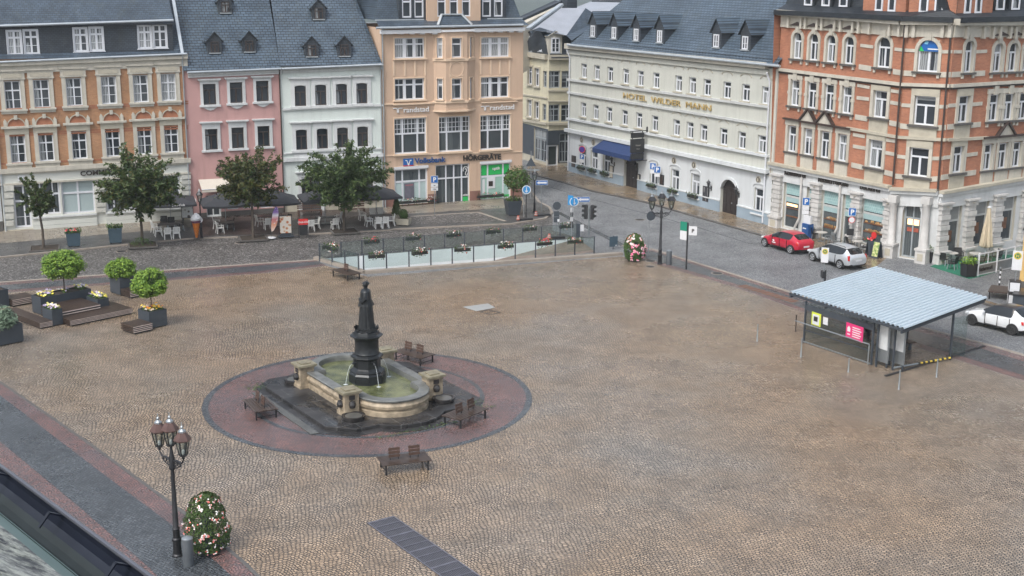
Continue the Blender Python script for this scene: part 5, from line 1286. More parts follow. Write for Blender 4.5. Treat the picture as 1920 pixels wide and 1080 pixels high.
m_leafm = leafmat('green_leaves', (.03, .075, .015), (.08, .15, .03), .5, .15)
m_leafg = leafmat('grey_green_leaves', (.10, .15, .10), (.19, .26, .18), .6, .15)
m_flw = flowermat('white_pink_blossom', [(.76, .74, .72), (.74, .34, .32), (.76, .74, .72), (.70, .20, .17), (.74, .66, .62), (.60, .12, .10), (.76, .74, .72)])
m_flp = flowermat('pink_blossom', [(.80, .22, .34), (.75, .12, .26), (.82, .45, .52), (.8, .7, .7)])
m_flo = flowermat('orange_blossom', [(.85, .42, .04), (.85, .62, .08), (.8, .7, .6), (.8, .25, .04)])
m_fly = flowermat('yellow_violet_blossom', [(.75, .65, .08), (.45, .38, .55), (.7, .68, .66), (.6, .5, .62), (.78, .72, .2)])
m_flr = flowermat('red_blossom', [(.7, .03, .05), (.75, .15, .15)])
m_wood = M('dark_wet_timber', (.055, .038, .030), .34, .35, 5); m_woodb = M('brown_timber', (.080, .048, .037), .45, .25, 5); m_slat = M('slat_edge', (.55, .46, .42), .4, .2, 6)
m_iron = M('dark_iron', (.035, .036, .04), .42, .25, 5, metal=.5); m_bronze = M('dark_bronze', (.020, .023, .026), .36, .35, 6, metal=.3, bump=.25)
m_plastic = M('white_plastic', (.70, .70, .68), .5, .05); m_rattan = M('black_rattan', (.02, .02, .02), .55, .3, 20); m_para = M('dark_parasol_cloth', (.030, .033, .040), .75, .15, 2)
m_beige = M('beige_parasol_cloth', (.48, .41, .30), .8, .12, 3); m_gal = M('galvanised_sheet', (.42, .50, .56), .42, .05, .5, metal=.2)

def leaf(mb, p, nrm, size, mat, rr, asp=.55):
    n = Vector(nrm); n = n.normalized() if n.length > 1e-4 else Vector((0, 0, 1))
    a = n.cross(Vector((rr.gauss(0, 1), rr.gauss(0, 1), rr.gauss(0, 1)))); a = a.normalized() if a.length > 1e-4 else Vector((1, 0, 0)); b = n.cross(a)
    a *= size; b *= size*asp
    mb.face([p-a, p-b*.9+n*size*.12, p+a, p+b*.9+n*size*.12], mat)
def bs(mb, name, t):
    for p in mb.pieces(.15): p.build(name, t, fix=False)
def rdir(rr):
    z = rr.uniform(-1, 1); t = rr.uniform(0, 2*pi); r = sqrt(1-z*z); return Vector((r*cos(t), r*sin(t), z))
def cloud(mb, c, rad, n, size, mats, rr, lobes=9, amp=.22, inner=.45, zmin=None, up=.5):
    L = [(rdir(rr), rr.uniform(.4, 1)) for _ in range(lobes)]; c = Vector(c)
    for _ in range(n):
        d = rdir(rr); k = 1-amp+amp*2*max(max(0, d.dot(l))**5*w for l, w in L)
        r = (inner+(1-inner)*rr.random()**.55)*k
        p = Vector((d.x*rad[0]*r, d.y*rad[1]*r, d.z*rad[2]*r))
        if zmin is not None and c.z+p.z < zmin: continue
        leaf(mb, c+p, d+rdir(rr)*.7+Vector((0, 0, up)), size*rr.uniform(.6, 1.25), rr.choice(mats), rr)
def tree(px, py, crown_c, crown_w, crown_h, name, label, mats, nb=64, per=70, seed=1, size=.13, th=None, tr=.1, base_z=ZP, group='street trees of the north pavement'):
    rr = random.Random(seed); b = G(px, py, base_z); cz = hz(b, crown_c[1]); sc_ = (b-CO).dot(CF)/FPX
    rw = crown_w*sc_/2; rh = crown_h*sc_/2/cos(PITCH); off = (crown_c[0]-px)*sc_
    t = thing(name, label, 'tree', b, 0, group)
    mb = MB(); C_ = Vector((off*.9, 0, cz-b.z)); fk = C_.z-rh*.85
    mb.tube([(0, 0, -.1), (.02, 0, fk*.5), (C_.x*.3, .0, fk), (C_.x*.7, 0, C_.z), (C_.x, 0, C_.z+rh*.6)], [tr*1.25, tr, tr*.9, tr*.5, tr*.15], m_bark, 8)
    lf = MB()
    for i in range(nb):
        d = rdir(rr); d.z = d.z*.9+.02; d.normalize()
        e = Vector((C_.x+d.x*rw, d.y*rw, C_.z+d.z*rh))*1.0; k = rr.uniform(.75, 1.06); s0 = Vector((C_.x*.5, 0, rr.uniform(fk*.98, C_.z-rh*.1)))
        e = s0.lerp(e, k); md = s0.lerp(e, .55)+Vector((0, 0, rh*.12+rr.uniform(-.1, .1)))
        mb.tube([s0, md, e], [tr*.22, tr*.13, .008], m_bark, 5, False)
        for j in range(per):
            q = rr.random()**.7; q = .15+.9*q
            p = s0.lerp(md, q/.55) if q < .55 else md.lerp(e, (q-.55)/.45)
            sp = .30*(1.15-q*.75)*rw/2.4
            leaf(lf, p+rdir(rr)*sp*rr.random()*1.6-Vector((0, 0, .08*q)), rdir(rr)*.8+Vector((0, 0, .7)), size*1.2*rr.uniform(.6, 1.3), mats[0] if rr.random() < .75 else mats[-1], rr, .45)
    mb.build('trunk', t, True); lf.build('crown', t, fix=False); return t
tree(82, 466, (72, 366), 84, 70, 'street_tree', 'smallest street tree with thin leaning crown in front of the white glass door', [m_leafd, m_leafo], 46, 80, 3, .12, tr=.09)
tree(267, 458, (264, 340), 160, 128, 'street_tree', 'broad dark street tree hiding part of the bank lettering', [m_leafd, m_leafd, m_leafo], 125, 84, 4, .135)
tree(475, 447, (474, 332), 136, 108, 'street_tree', 'olive brown street tree in front of the pink house', [m_leafo, m_leafd], 105, 78, 5, .13)
tree(645, 433, (649, 324), 172, 126, 'street_tree', 'wide spreading street tree in front of the mint house', [m_leafd, m_leafo, m_leafd], 130, 84, 6, .135)
def treepit(px, py, label, w=2.0):
    b = G(px, py, ZP); mb = MB(); mb.box(-w/2, w/2, -w/2, w/2, -.05, .035, m_soil)
    for i in range(4):
        a = i*pi/2; mb.bar(Vector((cos(a), sin(a), 0))*w/2+Vector((-sin(a), cos(a), 0))*w/2+Vector((0, 0, .03)), Vector((cos(a), sin(a), 0))*w/2-Vector((-sin(a), cos(a), 0))*w/2+Vector((0, 0, .031)), .12, .1, m_kerbd)
    o = mb.build('tree_pit', None, False, b, RZ); tag(o, label, 'tree pit', 'tree pits along the north pavement')
treepit(84, 466, 'raised stone tree pit around the smallest street tree'); treepit(268, 460, 'tree pit with weeds under the broad bank tree'); treepit(475, 447, 'tree pit under the olive tree by the poster stand'); treepit(646, 434, 'tree pit under the wide tree by the white chairs')
rr = random.Random(2); mb = MB(); b = G(266, 459, ZP)
for i in range(160): a = rr.uniform(0, 6.28); r = rr.random()*.9; leaf(mb, Vector((r*cos(a), r*sin(a), rr.uniform(.03, .65)*(1-r*.6))), rdir(rr)+Vector((0, 0, .3)), .11, m_leafm, rr, .25)
tag(mb.build('weeds', None, loc=b), 'tuft of green weeds growing round the foot of the bank tree', 'weeds')

# ---------------------------------------------------------------- planters
def tub(mb, w, d, h, mat, taper=0.0, foot=True):
    t = taper
    for s in ((-1, 0), (1, 0), (0, -1), (0, 1)):
        if s[0]: mb.face([(s[0]*(w/2-t), -d/2+t, .06), (s[0]*(w/2-t), d/2-t, .06), (s[0]*w/2, d/2, h), (s[0]*w/2, -d/2, h)], mat)
        else: mb.face([(-w/2+t, s[1]*(d/2-t), .06), (w/2-t, s[1]*(d/2-t), .06), (w/2, s[1]*d/2, h), (-w/2, s[1]*d/2, h)], mat)
    e = .05
    for a in ((-w/2, w/2, -d/2, -d/2+e), (-w/2, w/2, d/2-e, d/2), (-w/2, -w/2+e, -d/2+e, d/2-e), (w/2-e, w/2, -d/2+e, d/2-e)): mb.box(*a, h-.02, h+.012, mat)
    mb.face([(-w/2+e, -d/2+e, h-.06), (w/2-e, -d/2+e, h-.06), (w/2-e, d/2-e, h-.06), (-w/2+e, d/2-e, h-.06)], m_soil)
    if foot:
        for x in (-1, 1):
            for y in (-1, 1): mb.box(x*(w/2-t-.1)-.05, x*(w/2-t-.1)+.05, y*(d/2-t-.1)-.05, y*(d/2-t-.1)+.05, 0, .07, m_black)
def plantbed(mb, w, d, z, n, rr, lm, fm, nf, h=.22, fs=.07):
    for i in range(n): leaf(mb, Vector((rr.uniform(-w/2, w/2), rr.uniform(-d/2, d/2), z+rr.random()*h)), rdir(rr)+Vector((0, 0, .8)), .09, lm, rr)
    for i in range(nf): leaf(mb, Vector((rr.uniform(-w/2, w/2), rr.uniform(-d/2, d/2), z+h*rr.uniform(.6, 1.25))), rdir(rr)*.6+Vector((0, -.5, 1)), fs*rr.uniform(.7, 1.3), fm, rr, .9)
def planter(px, py, w, d, h, label, seed, lm, fm=None, nf=0, mat=None, taper=.08, rz=RZ, z=ZP, ph=.3, n=160, name='planter', cat='planter'):
    t = thing(name, label, cat, G(px, py, z), rz); rr = random.Random(seed); mb = MB(); tub(mb, w, d, h, mat or m_anth, taper); mb.build('tub', t, fix=False)
    mb = MB(); plantbed(mb, w*1.15, d*1.15, h-.05, n, rr, lm, fm or lm, nf, ph); mb.build('plants', t, fix=False); return t
m_bluegr = M('blue_grey_tub', (.045, .075, .10), .45, .12)
planter(139, 461, 1.0, .9, 1.0, 'blue grey tub with red flowers beside the smallest street tree', 1, m_leafm, m_flr, 14, m_bluegr)
planter(217, 455, 1.0, .9, 1.15, 'blue grey tub with green plants between two street trees', 2, m_leafm, None, 0, m_bluegr)
# tree in the big tub at the street corner
t = thing('potted_tree', 'tree with rounded crown growing in a large black tub at the street corner', 'potted tree', G(961.5, 403, ZP), RZ)
mb = MB(); tub(mb, 1.25, 1.25, 1.25, m_anth, .16); mb.build('tub', t, fix=False)
rr = random.Random(12); mb = MB(); plantbed(mb, 1.3, 1.3, 1.2, 200, rr, m_leafm, m_leafm, 0, .35); bs(mb, 'underplanting', t)
mb = MB(); mb.tube([(0, 0, 1.1), (.03, 0, 2.0), (0, 0, 3.2)], [.06, .045, .03], m_bark, 7); mb.build('trunk', t, True)
mb = MB(); cloud(mb, (.2, 0, 3.05), (1.3, 1.25, 1.15), 2100, .115, [m_leafm, m_leafm, m_leafo], rr, 14, .3, .25); mb.build('crown', t, fix=False)

# ball trees, shrubs and timber decks on the square
def slatbox(mb, x0, x1, y0, y1, h, z0=.06):
    n = 4; dz = (h-z0)/n
    for i in range(n):
        z = z0+dz*i; top = i == n-1
        mb.box(x0, x1, y0, y1, z+dz*.42, z+dz*.98, m_wood)
        mb.box(x0+.004, x1-.004, y0-.008, y0-.0005, z+dz*.55, z+dz*.97, m_slat)
    mb.box(x0+.08, x1-.08, y0+.08, y1-.08, 0, h-.12, m_black)
    k = int((y1-y0)/.14)
    for i in range(k): y = y0+(y1-y0)*(i+.5)/k; mb.box(x0+.01, x1-.01, y-.055, y+.055, h-.004, h+.02, m_wood)
def fl(mb, x, y, z, w, d, rr, fm, nf=26, fs=.075): plantbed_at(mb, x, y, w, d, z, rr, fm, nf, fs)
def plantbed_at(mb, x, y, w, d, z, rr, fm, nf, fs):
    for i in range(int(nf*1.6)): leaf(mb, Vector((x+rr.uniform(-w/2, w/2), y+rr.uniform(-d/2, d/2), z+rr.random()*.16)), rdir(rr)+Vector((0, 0, .8)), .09, m_leafm, rr)
    for i in range(nf): leaf(mb, Vector((x+rr.uniform(-w/2, w/2), y+rr.uniform(-d/2, d/2), z+.1+rr.random()*.16)), rdir(rr)*.6+Vector((0, -.5, 1)), fs*rr.uniform(.8, 1.4), fm, rr, .9)
def subtub(x0, x1, y0, y1, h, parent, name='planter_box'):
    mb = MB(); tub(mb, x1-x0, y1-y0, h, m_anth, 0); mb.v = [(v[0]+(x0+x1)/2, v[1]+(y0+y1)/2, v[2]) for v in mb.v]; return mb.build(name, parent, fix=False)
def balltree(t, x, y, z0, cz, rx, rz_, seed, trunk=True):
    rr = random.Random(seed)
    if trunk: mb = MB(); mb.tube([(x, y, z0), (x, y, cz)], .035, m_bark, 7); mb.build('trunk', t, True)
    mb = MB()
    for _ in range(120):
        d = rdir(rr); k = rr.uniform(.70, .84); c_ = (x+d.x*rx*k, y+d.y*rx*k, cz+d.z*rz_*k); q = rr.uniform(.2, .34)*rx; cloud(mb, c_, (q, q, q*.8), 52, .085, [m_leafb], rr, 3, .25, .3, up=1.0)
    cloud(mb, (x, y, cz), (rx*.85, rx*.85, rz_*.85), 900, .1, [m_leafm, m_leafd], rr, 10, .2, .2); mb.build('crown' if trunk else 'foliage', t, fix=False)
# big stepped seat
YD = radians(90-43)   # decks run up to the right
def dk(yaw): return radians(90-yaw)
d0 = G(75, 618); t = thing('timber_seating_deck', 'large stepped timber seat with flower boxes on the honey coloured setts', 'seating deck', d0, dk(43))
m4 = (lambda p: (Matrix.Rotation(-dk(43), 3, 'Z') @ (p-d0)))
def L2(px, py, z=0): q = m4(G(px, py, z)); return q.x, q.y
rd_ = L2(136, 615); re_ = L2(240, 584); ld = L2(19, 587)
mb = MB(); slatbox(mb, 0, .78, 0.0, 4.3, .36); mb.build('lower_step', t)
mb = MB(); slatbox(mb, 1.46, 5.45, -.75, 1.55, .36); mb.build('lower_step', t)
c1 = L2(94, 612); bx0, by = L2(112, 588, .64); bx1 = L2(181, 571, .64)[0]
mb = MB(); slatbox(mb, 1.47, 4.05, .42, 2.62, .64); mb.build('upper_step', t)
c1 = (.80, .02); subtub(c1[0], c1[0]+.64, c1[1], c1[1]+1.15, .95, t); qx, qy, qx1 = 1.5, 2.66, 4.75
subtub(qx, qx1, qy, qy+1.1, 1.08, t); sx, sy = 4.08, .75; subtub(sx, sx+.72, sy, sy+1.3, .85, t)
rr = random.Random(5); mb = MB()
plantbed_at(mb, c1[0]+.3, c1[1]+.55, .55, 1.0, .92, rr, m_fly, 60, .07); plantbed_at(mb, sx+.35, sy+.65, .65, 1.2, .82, rr, m_fly, 50, .07)
plantbed_at(mb, qx+.55, qy+.5, .9, .9, 1.05, rr, m_fly, 40, .085); plantbed_at(mb, qx1-.3, qy+.6, .6, .8, 1.05, rr, m_fly, 26, .075); plantbed_at(mb, (qx+qx1)/2+.1, qy+.45, .6, .5, 1.05, rr, m_fly, 12, .06)
bs(mb, 'flowers', t)
tt = thing('ball_tree', 'clipped ball tree with bright green crown standing in the stepped timber seat', 'tree', t.matrix_basis @ Vector((0, 0, 0)))
p = d0+Matrix.Rotation(dk(43), 3, 'Z') @ Vector(((qx+qx1)/2+.2, qy+.55, 1.0)); tt.location = p
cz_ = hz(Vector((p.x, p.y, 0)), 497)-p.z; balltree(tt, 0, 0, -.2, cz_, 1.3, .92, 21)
# square planter with ball tree and bench step
def planter_set(name, label, corner, h, w, d, step, yaw=43):
    o = G(*corner); t = thing(name, label, 'planter', o, dk(yaw)); subtub(0, w, 0, d, h, t, 'planter_box')
    if step: mb = MB(); slatbox(mb, *step, .45); mb.build('bench_step', t)
    return t
t = planter_set('planter_bench', 'square anthracite planter with orange flowers and a timber bench step', (281, 618), 1.0, 1.15, 1.15, (-1.25, -.03, -.35, .95)); rr = random.Random(9); mb = MB(); plantbed_at(mb, .57, .57, .95, .95, .95, rr, m_flo, 60, .08); bs(mb, 'flowers', t)
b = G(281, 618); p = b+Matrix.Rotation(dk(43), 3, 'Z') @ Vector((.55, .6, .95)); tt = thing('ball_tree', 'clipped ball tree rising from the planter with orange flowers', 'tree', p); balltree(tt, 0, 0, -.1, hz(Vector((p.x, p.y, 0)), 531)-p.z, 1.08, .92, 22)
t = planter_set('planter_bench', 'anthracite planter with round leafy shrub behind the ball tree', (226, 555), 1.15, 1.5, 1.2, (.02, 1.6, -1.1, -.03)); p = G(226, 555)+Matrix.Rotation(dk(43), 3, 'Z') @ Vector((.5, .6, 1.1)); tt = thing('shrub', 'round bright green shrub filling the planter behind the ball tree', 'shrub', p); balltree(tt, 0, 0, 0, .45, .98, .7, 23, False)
t = planter_set('planter_bench', 'planter with timber step cut by the left frame edge', (9, 577), 1.1, 1.2, 1.2, (1.25, 2.7, -.3, 1.0)); t.location = G(-18, 582)
t = planter_set('planter_box', 'anthracite planter with grey green plant at the left frame edge', (27, 646), 1.05, 1.6, 1.3, None); t.location = G(-8, 652)
p = G(6, 648); tt = thing('bushy_plant', 'feathery grey green plant in the planter at left frame edge', 'plant', p+Vector((0, .3, .95))); rr = random.Random(31); mb = MB(); cloud(mb, (0, 0, .45), (.75, .75, .75), 1500, .1, [m_leafg], rr, 16, .25, .2, up=1.0); mb.build('foliage', tt, fix=False)

# ---------------------------------------------------------------- fountain
e1 = Vector((.835, .55, 0)).normalized(); FRZ = atan2(e1.y, e1.x)
m_fst = M('sandstone', (.30, .245, .175), .55, .55, 3.2, bump=.35); m_fcap = M('wet_coping', (.14, .145, .14), .22, .3, 2.5); m_fdark = M('wet_black_stone', (.030, .028, .028), .18, .4, 1.2); m_fmid = M('wet_grey_stone', (.085, .085, .08), .25, .3, 1.5)
m_moss = M('mossy_coping', (.20, .18, .125), .5, .4, 4)
FC = FC+e1.normalized()*.25+Vector((-e1.y, e1.x, 0))*.3
fo = thing('fountain', 'stone fountain with quatrefoil basin, four pillars and a dark bronze column', 'fountain', FC, FRZ)
e2 = Vector((-e1.y, e1.x, 0)); HS = 2.2; HY = 2.4      # half sides of the basin square (pillar centres)
def outline(off, n=20, r=1.62):
    """square with a round apse on the two short sides (local -y and +y)"""
    P = []; s = HS-.12+off; R = r+off
    def arc(c, a0, a1): 
        for i in range(n+1): a = a0+(a1-a0)*i/n; P.append((c[0]+R*cos(a), c[1]+R*sin(a)))
    P.append((s, -HY+.1-off)); P.append((s, HY-.1+off))
    y0 = HY-.1
    P.append((R, y0+off)); arc((0, y0+.12), .12, pi-.12); P.append((-R, y0+off))
    P.append((-s, y0+off)); P.append((-s, -y0-off)); P.append((-R, -y0-off)); arc((0, -y0-.12), pi+.12, 2*pi-.12); P.append((R, -y0-off))
    return P
def shell(mb, secs, mat_of):   # stacked outlines (offset, z)
    O = [(outline(o), z) for o, z in secs]
    for k in range(len(O)-1):
        A, za = O[k]; B_, zb = O[k+1]; n = len(A)
        for i in range(n): j = (i+1) % n; mb.face([(A[i][0], A[i][1], za), (A[j][0], A[j][1], za), (B_[j][0], B_[j][1], zb), (B_[i][0], B_[i][1], zb)], mat_of(k))
mb = MB(); shell(mb, [(0.10, .16), (.10, .40), (.02, .44), (.0, .48), (.13, .56), (.16, .70), (.08, .82), (.04, .9)], lambda k: m_fst); mb.build('basin_wall', fo, True, fix=True)
mb = MB(); shell(mb, [(.04, .89), (.14, .9), (.16, .97), (.12, 1.0), (-.34, 1.0), (-.36, .9), (-.36, .5)], lambda k: m_fcap); mb.build('coping', fo)
n_ = N('fountain_water'); v = n_.obj(); n_.col(n_.ramp(n_.noise(v, 1.1, 4), (.05, .06, .025), (.17, .18, .085), .35, .7)); n_.rough(.06); n_.bump(n_.noise(v, 7.0, 4, .6), .35, .05); n_.b.inputs['Specular IOR Level'].default_value = .6
mb = MB(); mb.face([(x, y, .74) for x, y in outline(-.33)], n_.m); o = mb.build('water', fo, fix=False)
if o.data.polygons[0].normal.z < 0: o.data.flip_normals()
for sx, sy in ((1, 1), (1, -1), (-1, 1), (-1, -1)):
    mb = MB(); x, y = sx*HS, sy*HY; w = .40
    mb.box(x-w, x+w, y-w, y+w, 0, .35, m_fst); mb.box(x-w+.04, x+w-.04, y-w+.04, y+w-.04, .35, 1.2, m_fst); mb.box(x-w+.0, x+w-.0, y-w+.0, y+w-.0, 1.2, 1.27, m_fst); mb.box(x-w-.08, x+w+.08, y-w-.08, y+w+.08, 1.27, 1.37, m_moss); mb.box(x-w+.14, x+w-.14, y-w+.14, y+w-.14, 1.37, 1.42, m_moss)
    q = mb.build('pillar', fo)
    mb = MB(); a = atan2(sy, sx); c_, s_ = cos(a), sin(a)
    # mask spouts on the outward faces
    for fx, fy in ((sx, 0), (0, sy)):
        cx, cy = x+fx*(w-.02), y+fy*(w-.02); tx, ty = -fy, fx
        mb.obox((cx, cy, 1.06), (tx*.14, ty*.14, 0), (fx*.02, fy*.02, 0), (0, 0, .1), m_fdark)
        mb.lathe([(.0, -.2), (.13, -.15), (.18, 0), (.13, .15), (0, .2)], m_fdark, 10, (cx+fx*.02, cy+fy*.02, .74))
    mb.build('mask', q)
    # overflow bowl below the mask
    bx, by = x+sx*.15, y+sy*.8
    mb = MB(); mb.lathe([(.40, .16), (.5, .2), (.54, .34), (.54, .40), (.46, .40), (.40, .35), (.0, .34)], m_fdark, 20, (bx, by, 0)); mb.lathe([(0, .345), (.39, .352), (.39, .37), (0, .372)], m_fmid, 20, (bx, by, 0)); mb.build('bowl', fo, True)
def base_poly(off, n=16):
    X, Y, c, R, y0 = 3.85+off, 4.4+off, 1.05+off*.4, 2.15+off, 3.05; P = [(X, -Y+c), (X, Y-c), (X-c, Y)]
    h = sqrt(R*R-(Y-y0)**2); a0 = atan2(Y-y0, h)
    for i in range(n+1): a = a0+(pi-2*a0)*i/n; P.append((R*cos(a), y0+R*sin(a)))
    P += [(-X+c, Y), (-X, Y-c), (-X, -Y+c), (-X+c, -Y)]
    for i in range(n+1): a = pi+a0+(pi-2*a0)*i/n; P.append((R*cos(a), -y0+R*sin(a)))
    P.append((X-c, -Y)); return P
n_ = N('wet_steps'); v = n_.obj(); bk = n_.n('ShaderNodeTexBrick', offset=.5); n_.set(bk.inputs['Vector'], v)
for k_, c_ in (('Color1', (.018, .018, .019)), ('Color2', (.034, .033, .034)), ('Mortar', (.10, .10, .098))): bk.inputs[k_].default_value = c4(c_)
bk.inputs['Scale'].default_value = 1; bk.inputs['Brick Width'].default_value = 1.7; bk.inputs['Row Height'].default_value = 1.25; bk.inputs['Mortar Size'].default_value = .012
n_.col(n_.mix(1.0, bk.outputs['Color'], n_.ramp(n_.noise(v, .9, 5), (.6,)*3, (1.5,)*3), 'MULTIPLY')); n_.rough(n_.ramp(n_.noise(v, .55, 4), (.06,)*3, (.42,)*3, .40, .52)); n_.b.inputs['Specular IOR Level'].default_value = .45
mb = MB(); mb.prism(base_poly(0), .02, .19, n_.m); o = mb.build('step', fo); bevel(o, .02)
mb = MB(); mb.prism(base_poly(.45), -.05, .03, n_.m); mb.build('step', fo)
mb = MB(); mb.box(-4.62, -4.25, -3.6, 3.2, -.05, .05, m_fmid); mb.build('gutter_stone', fo)
# column
def cz(z): return .55+(z-.5)*.758
def CL(name, prof, n, smooth=False): mb = MB(); mb.lathe([(r*.9, cz(z)) for r, z in prof], m_bronze, n); return mb
mb = CL('b', [(.98, .3), (.98, 1.3), (.9, 1.42), (.96, 1.5), (.80, 1.62), (.72, 1.7), (.72, 2.25), (.78, 2.3), (.88, 2.4), (.86, 2.48), (.72, 2.56)], 8)
for i in range(4):
    a = i*pi/2+pi/4; mb.obox((cos(a)*.72, sin(a)*.72, .75), (-sin(a)*.25, cos(a)*.25, 0), (cos(a)*.12, sin(a)*.12, 0), (0, 0, .3), m_bronze)
mb.build('column_base', fo)
CL('d', [(.64, 2.54), (.68, 2.62), (.64, 2.7), (.63, 3.5), (.66, 3.55), (.72, 3.62), (.76, 3.68)], 24).build('column_drum', fo, True)
CL('c', [(.70, 3.66), (.86, 3.7), (.9, 3.78), (.7, 3.84), (.66, 4.0), (.6, 4.06)], 8).build('column_cap', fo)
mb = MB(); zs = cz(2.05)
for i in range(4):
    a = i*pi/2; mb.tube([(cos(a)*.5, sin(a)*.5, zs), (cos(a)*.72, sin(a)*.72, zs+.03), (cos(a)*.8, sin(a)*.8, zs-.03)], [.08, .06, .04], m_bronze, 8)
for p in mb.pieces(): p.build('spout', fo, True)
m_wat = N('water_jet'); m_wat.col((.75, .8, .82)); m_wat.rough(.1); m_wat.b.inputs['Alpha'].default_value = .45; m_wat = m_wat.m
for i in range(4):
    a = i*pi/2; mb = MB(); P_ = [Vector((cos(a)*(.8+.36*s), sin(a)*(.8+.36*s), zs-.03-(zs-.77)*s*s)) for s in [k/8 for k in range(9)]]; mb.tube(P_, [.007+.007*k/8 for k in range(9)], m_wat, 6); mb.lathe([(.0, .745), (.11, .747), (.08, .756), (0, .765)], m_wat, 10, (cos(a)*1.16, sin(a)*1.16, 0)); mb.build('water_jet', fo, True)
# statue
st = thing('statue', 'dark bronze statue of a woman in a long gown and cap atop the fountain column', 'statue', FC+Vector((0, 0, 3.25)), FRZ+radians(60))
ztop = hz(FC, 530)-3.25; k_ = ztop/2.46
secs = [(0, .50, .46), (.06, .46, .43), (.25, .42, .39), (.8, .385, .35), (1.2, .35, .31), (1.28, .33, .28), (1.30, .44, .39), (1.38, .42, .37), (1.6, .36, .29), (1.85, .38, .27), (2.0, .39, .26), (2.09, .33, .23), (2.15, .17, .14), (2.18, .11, .10), (2.23, .10, .10)]
mb = MB(); nn_ = 40; base = 0
for z, a, b in secs:
    amp = .10 if z < 1.4 else (.04 if z < 1.6 else .015)
    for t in range(nn_):
        an = 2*pi*t/nn_; w = 1+amp*(.6*sin(an*9+z*1.3)+.4*sin(an*14+2+z*.7))*(1 if z < 1.6 else .6); mb.v.append((a*w*cos(an)*k_, b*w*sin(an)*k_, z*k_))
for j in range(len(secs)-1):
    for t in range(nn_): t2 = (t+1) % nn_; mb.f.append((j*nn_+t, j*nn_+t2, (j+1)*nn_+t2, (j+1)*nn_+t)); mb.m.append(mb.mi(m_bronze))
mb.f.append(tuple(range((len(secs)-1)*nn_, len(secs)*nn_))); mb.m.append(0)
mb.v = [(x, y, z) for x, y, z in mb.v]
def sph(mb, c, r, mat, n=12, sq=(1, 1, 1)):
    mb2 = [(r*sin(pi*i/8), -r*cos(pi*i/8)) for i in range(9)]; i0 = len(mb.v); mb.lathe([(max(a, .002), z) for a, z in mb2], mat, n)
    for q in range(i0, len(mb.v)): x, y, z = mb.v[q]; mb.v[q] = (c[0]+x*sq[0], c[1]+y*sq[1], c[2]+z*sq[2])
sph(mb, (0, 0, 2.33*k_), .135*k_, m_bronze, 14, (.85, .95, 1.1))
mb.tube([(0, .12*k_, 2.34*k_), (0, .16*k_, 2.3*k_), (0, .12*k_, 2.28*k_)], [.012, .025, .015], m_bronze, 6)          # nose
for s in (-1, 1):
    mb.tube([(s*.35*k_, 0, 2.0*k_), (s*.46*k_, -.02, 1.72*k_), (s*.40*k_, .16*k_, 1.56*k_), (s*.08*k_, .28*k_, 1.62*k_), (s*-.04*k_, .29*k_, 1.63*k_)], [.12*k_, .13*k_, .115*k_, .08*k_, .05*k_], m_bronze, 10)
    for f in range(4): mb.tube([(s*.06*k_, .3*k_, (1.60+.022*f)*k_), (s*-.06*k_, .32*k_, (1.60+.022*f)*k_), (s*-.10*k_, .31*k_, (1.59+.022*f)*k_)], .014*k_, m_bronze, 5)
    mb.tube([(s*.03*k_, .30*k_, 1.7*k_), (s*.05*k_, .32*k_, 1.66*k_)], .016*k_, m_bronze, 5)
    sph(mb, (s*.05*k_, .115*k_, 2.37*k_), .018*k_, m_bronze, 6); sph(mb, (s*.12*k_, 0, 2.33*k_), .03*k_, m_bronze, 6)
mb.build('body', st, True)
mb = MB(); mb.lathe([(.15, 2.36), (.19, 2.40), (.17, 2.47), (.10, 2.52), (.02, 2.50)], m_bronze, 14, (0, -.02, 0)); mb.v = [(x*k_, y*k_, z*k_) for x, y, z in mb.v]
for s in (-1, 1): mb.tube([(s*.13*k_, -.05*k_, 2.44*k_), (s*.20*k_, -.07*k_, 2.53*k_)], [.05*k_, .02*k_], m_bronze, 6)
mb.build('cap', st, True)
mb = MB(); mb.lathe([(.56, -.02), (.58, .03), (.52, .08)], m_bronze, 8)
for i in range(14): a = i*.449; mb.obox((cos(a)*.5, sin(a)*.5, .1), (cos(a+1)*.12, sin(a+1)*.12, .05), (-sin(a)*.05, cos(a)*.05, .02), (0, 0, .06), m_bronze)
mb.build('plinth', st)

for lb, x0, x1, y0, y1, n_ in (('green weeds in the joints at the right front corner of the fountain steps', 2.0, 4.2, -4.9, -3.6, 190), ('small green weeds at the left rear corner of the fountain steps', -4.6, -3.6, 3.4, 4.4, 90), ('thin line of weeds along the front of the fountain steps', -2.4, 1.6, -5.75, -5.45, 120)):
    rr = random.Random(n_); mb = MB()
    for i in range(n_): leaf(mb, Vector((rr.uniform(x0, x1), rr.uniform(y0, y1), rr.uniform(.02, .09))), rdir(rr)*.8+Vector((0, 0, 1)), .05, m_leafm, rr, .4)
    tag(mb.build('weeds', None, loc=FC+Vector((0, 0, .012)), rz=FRZ), lb, 'weeds', 'weeds round the fountain', 'stuff')

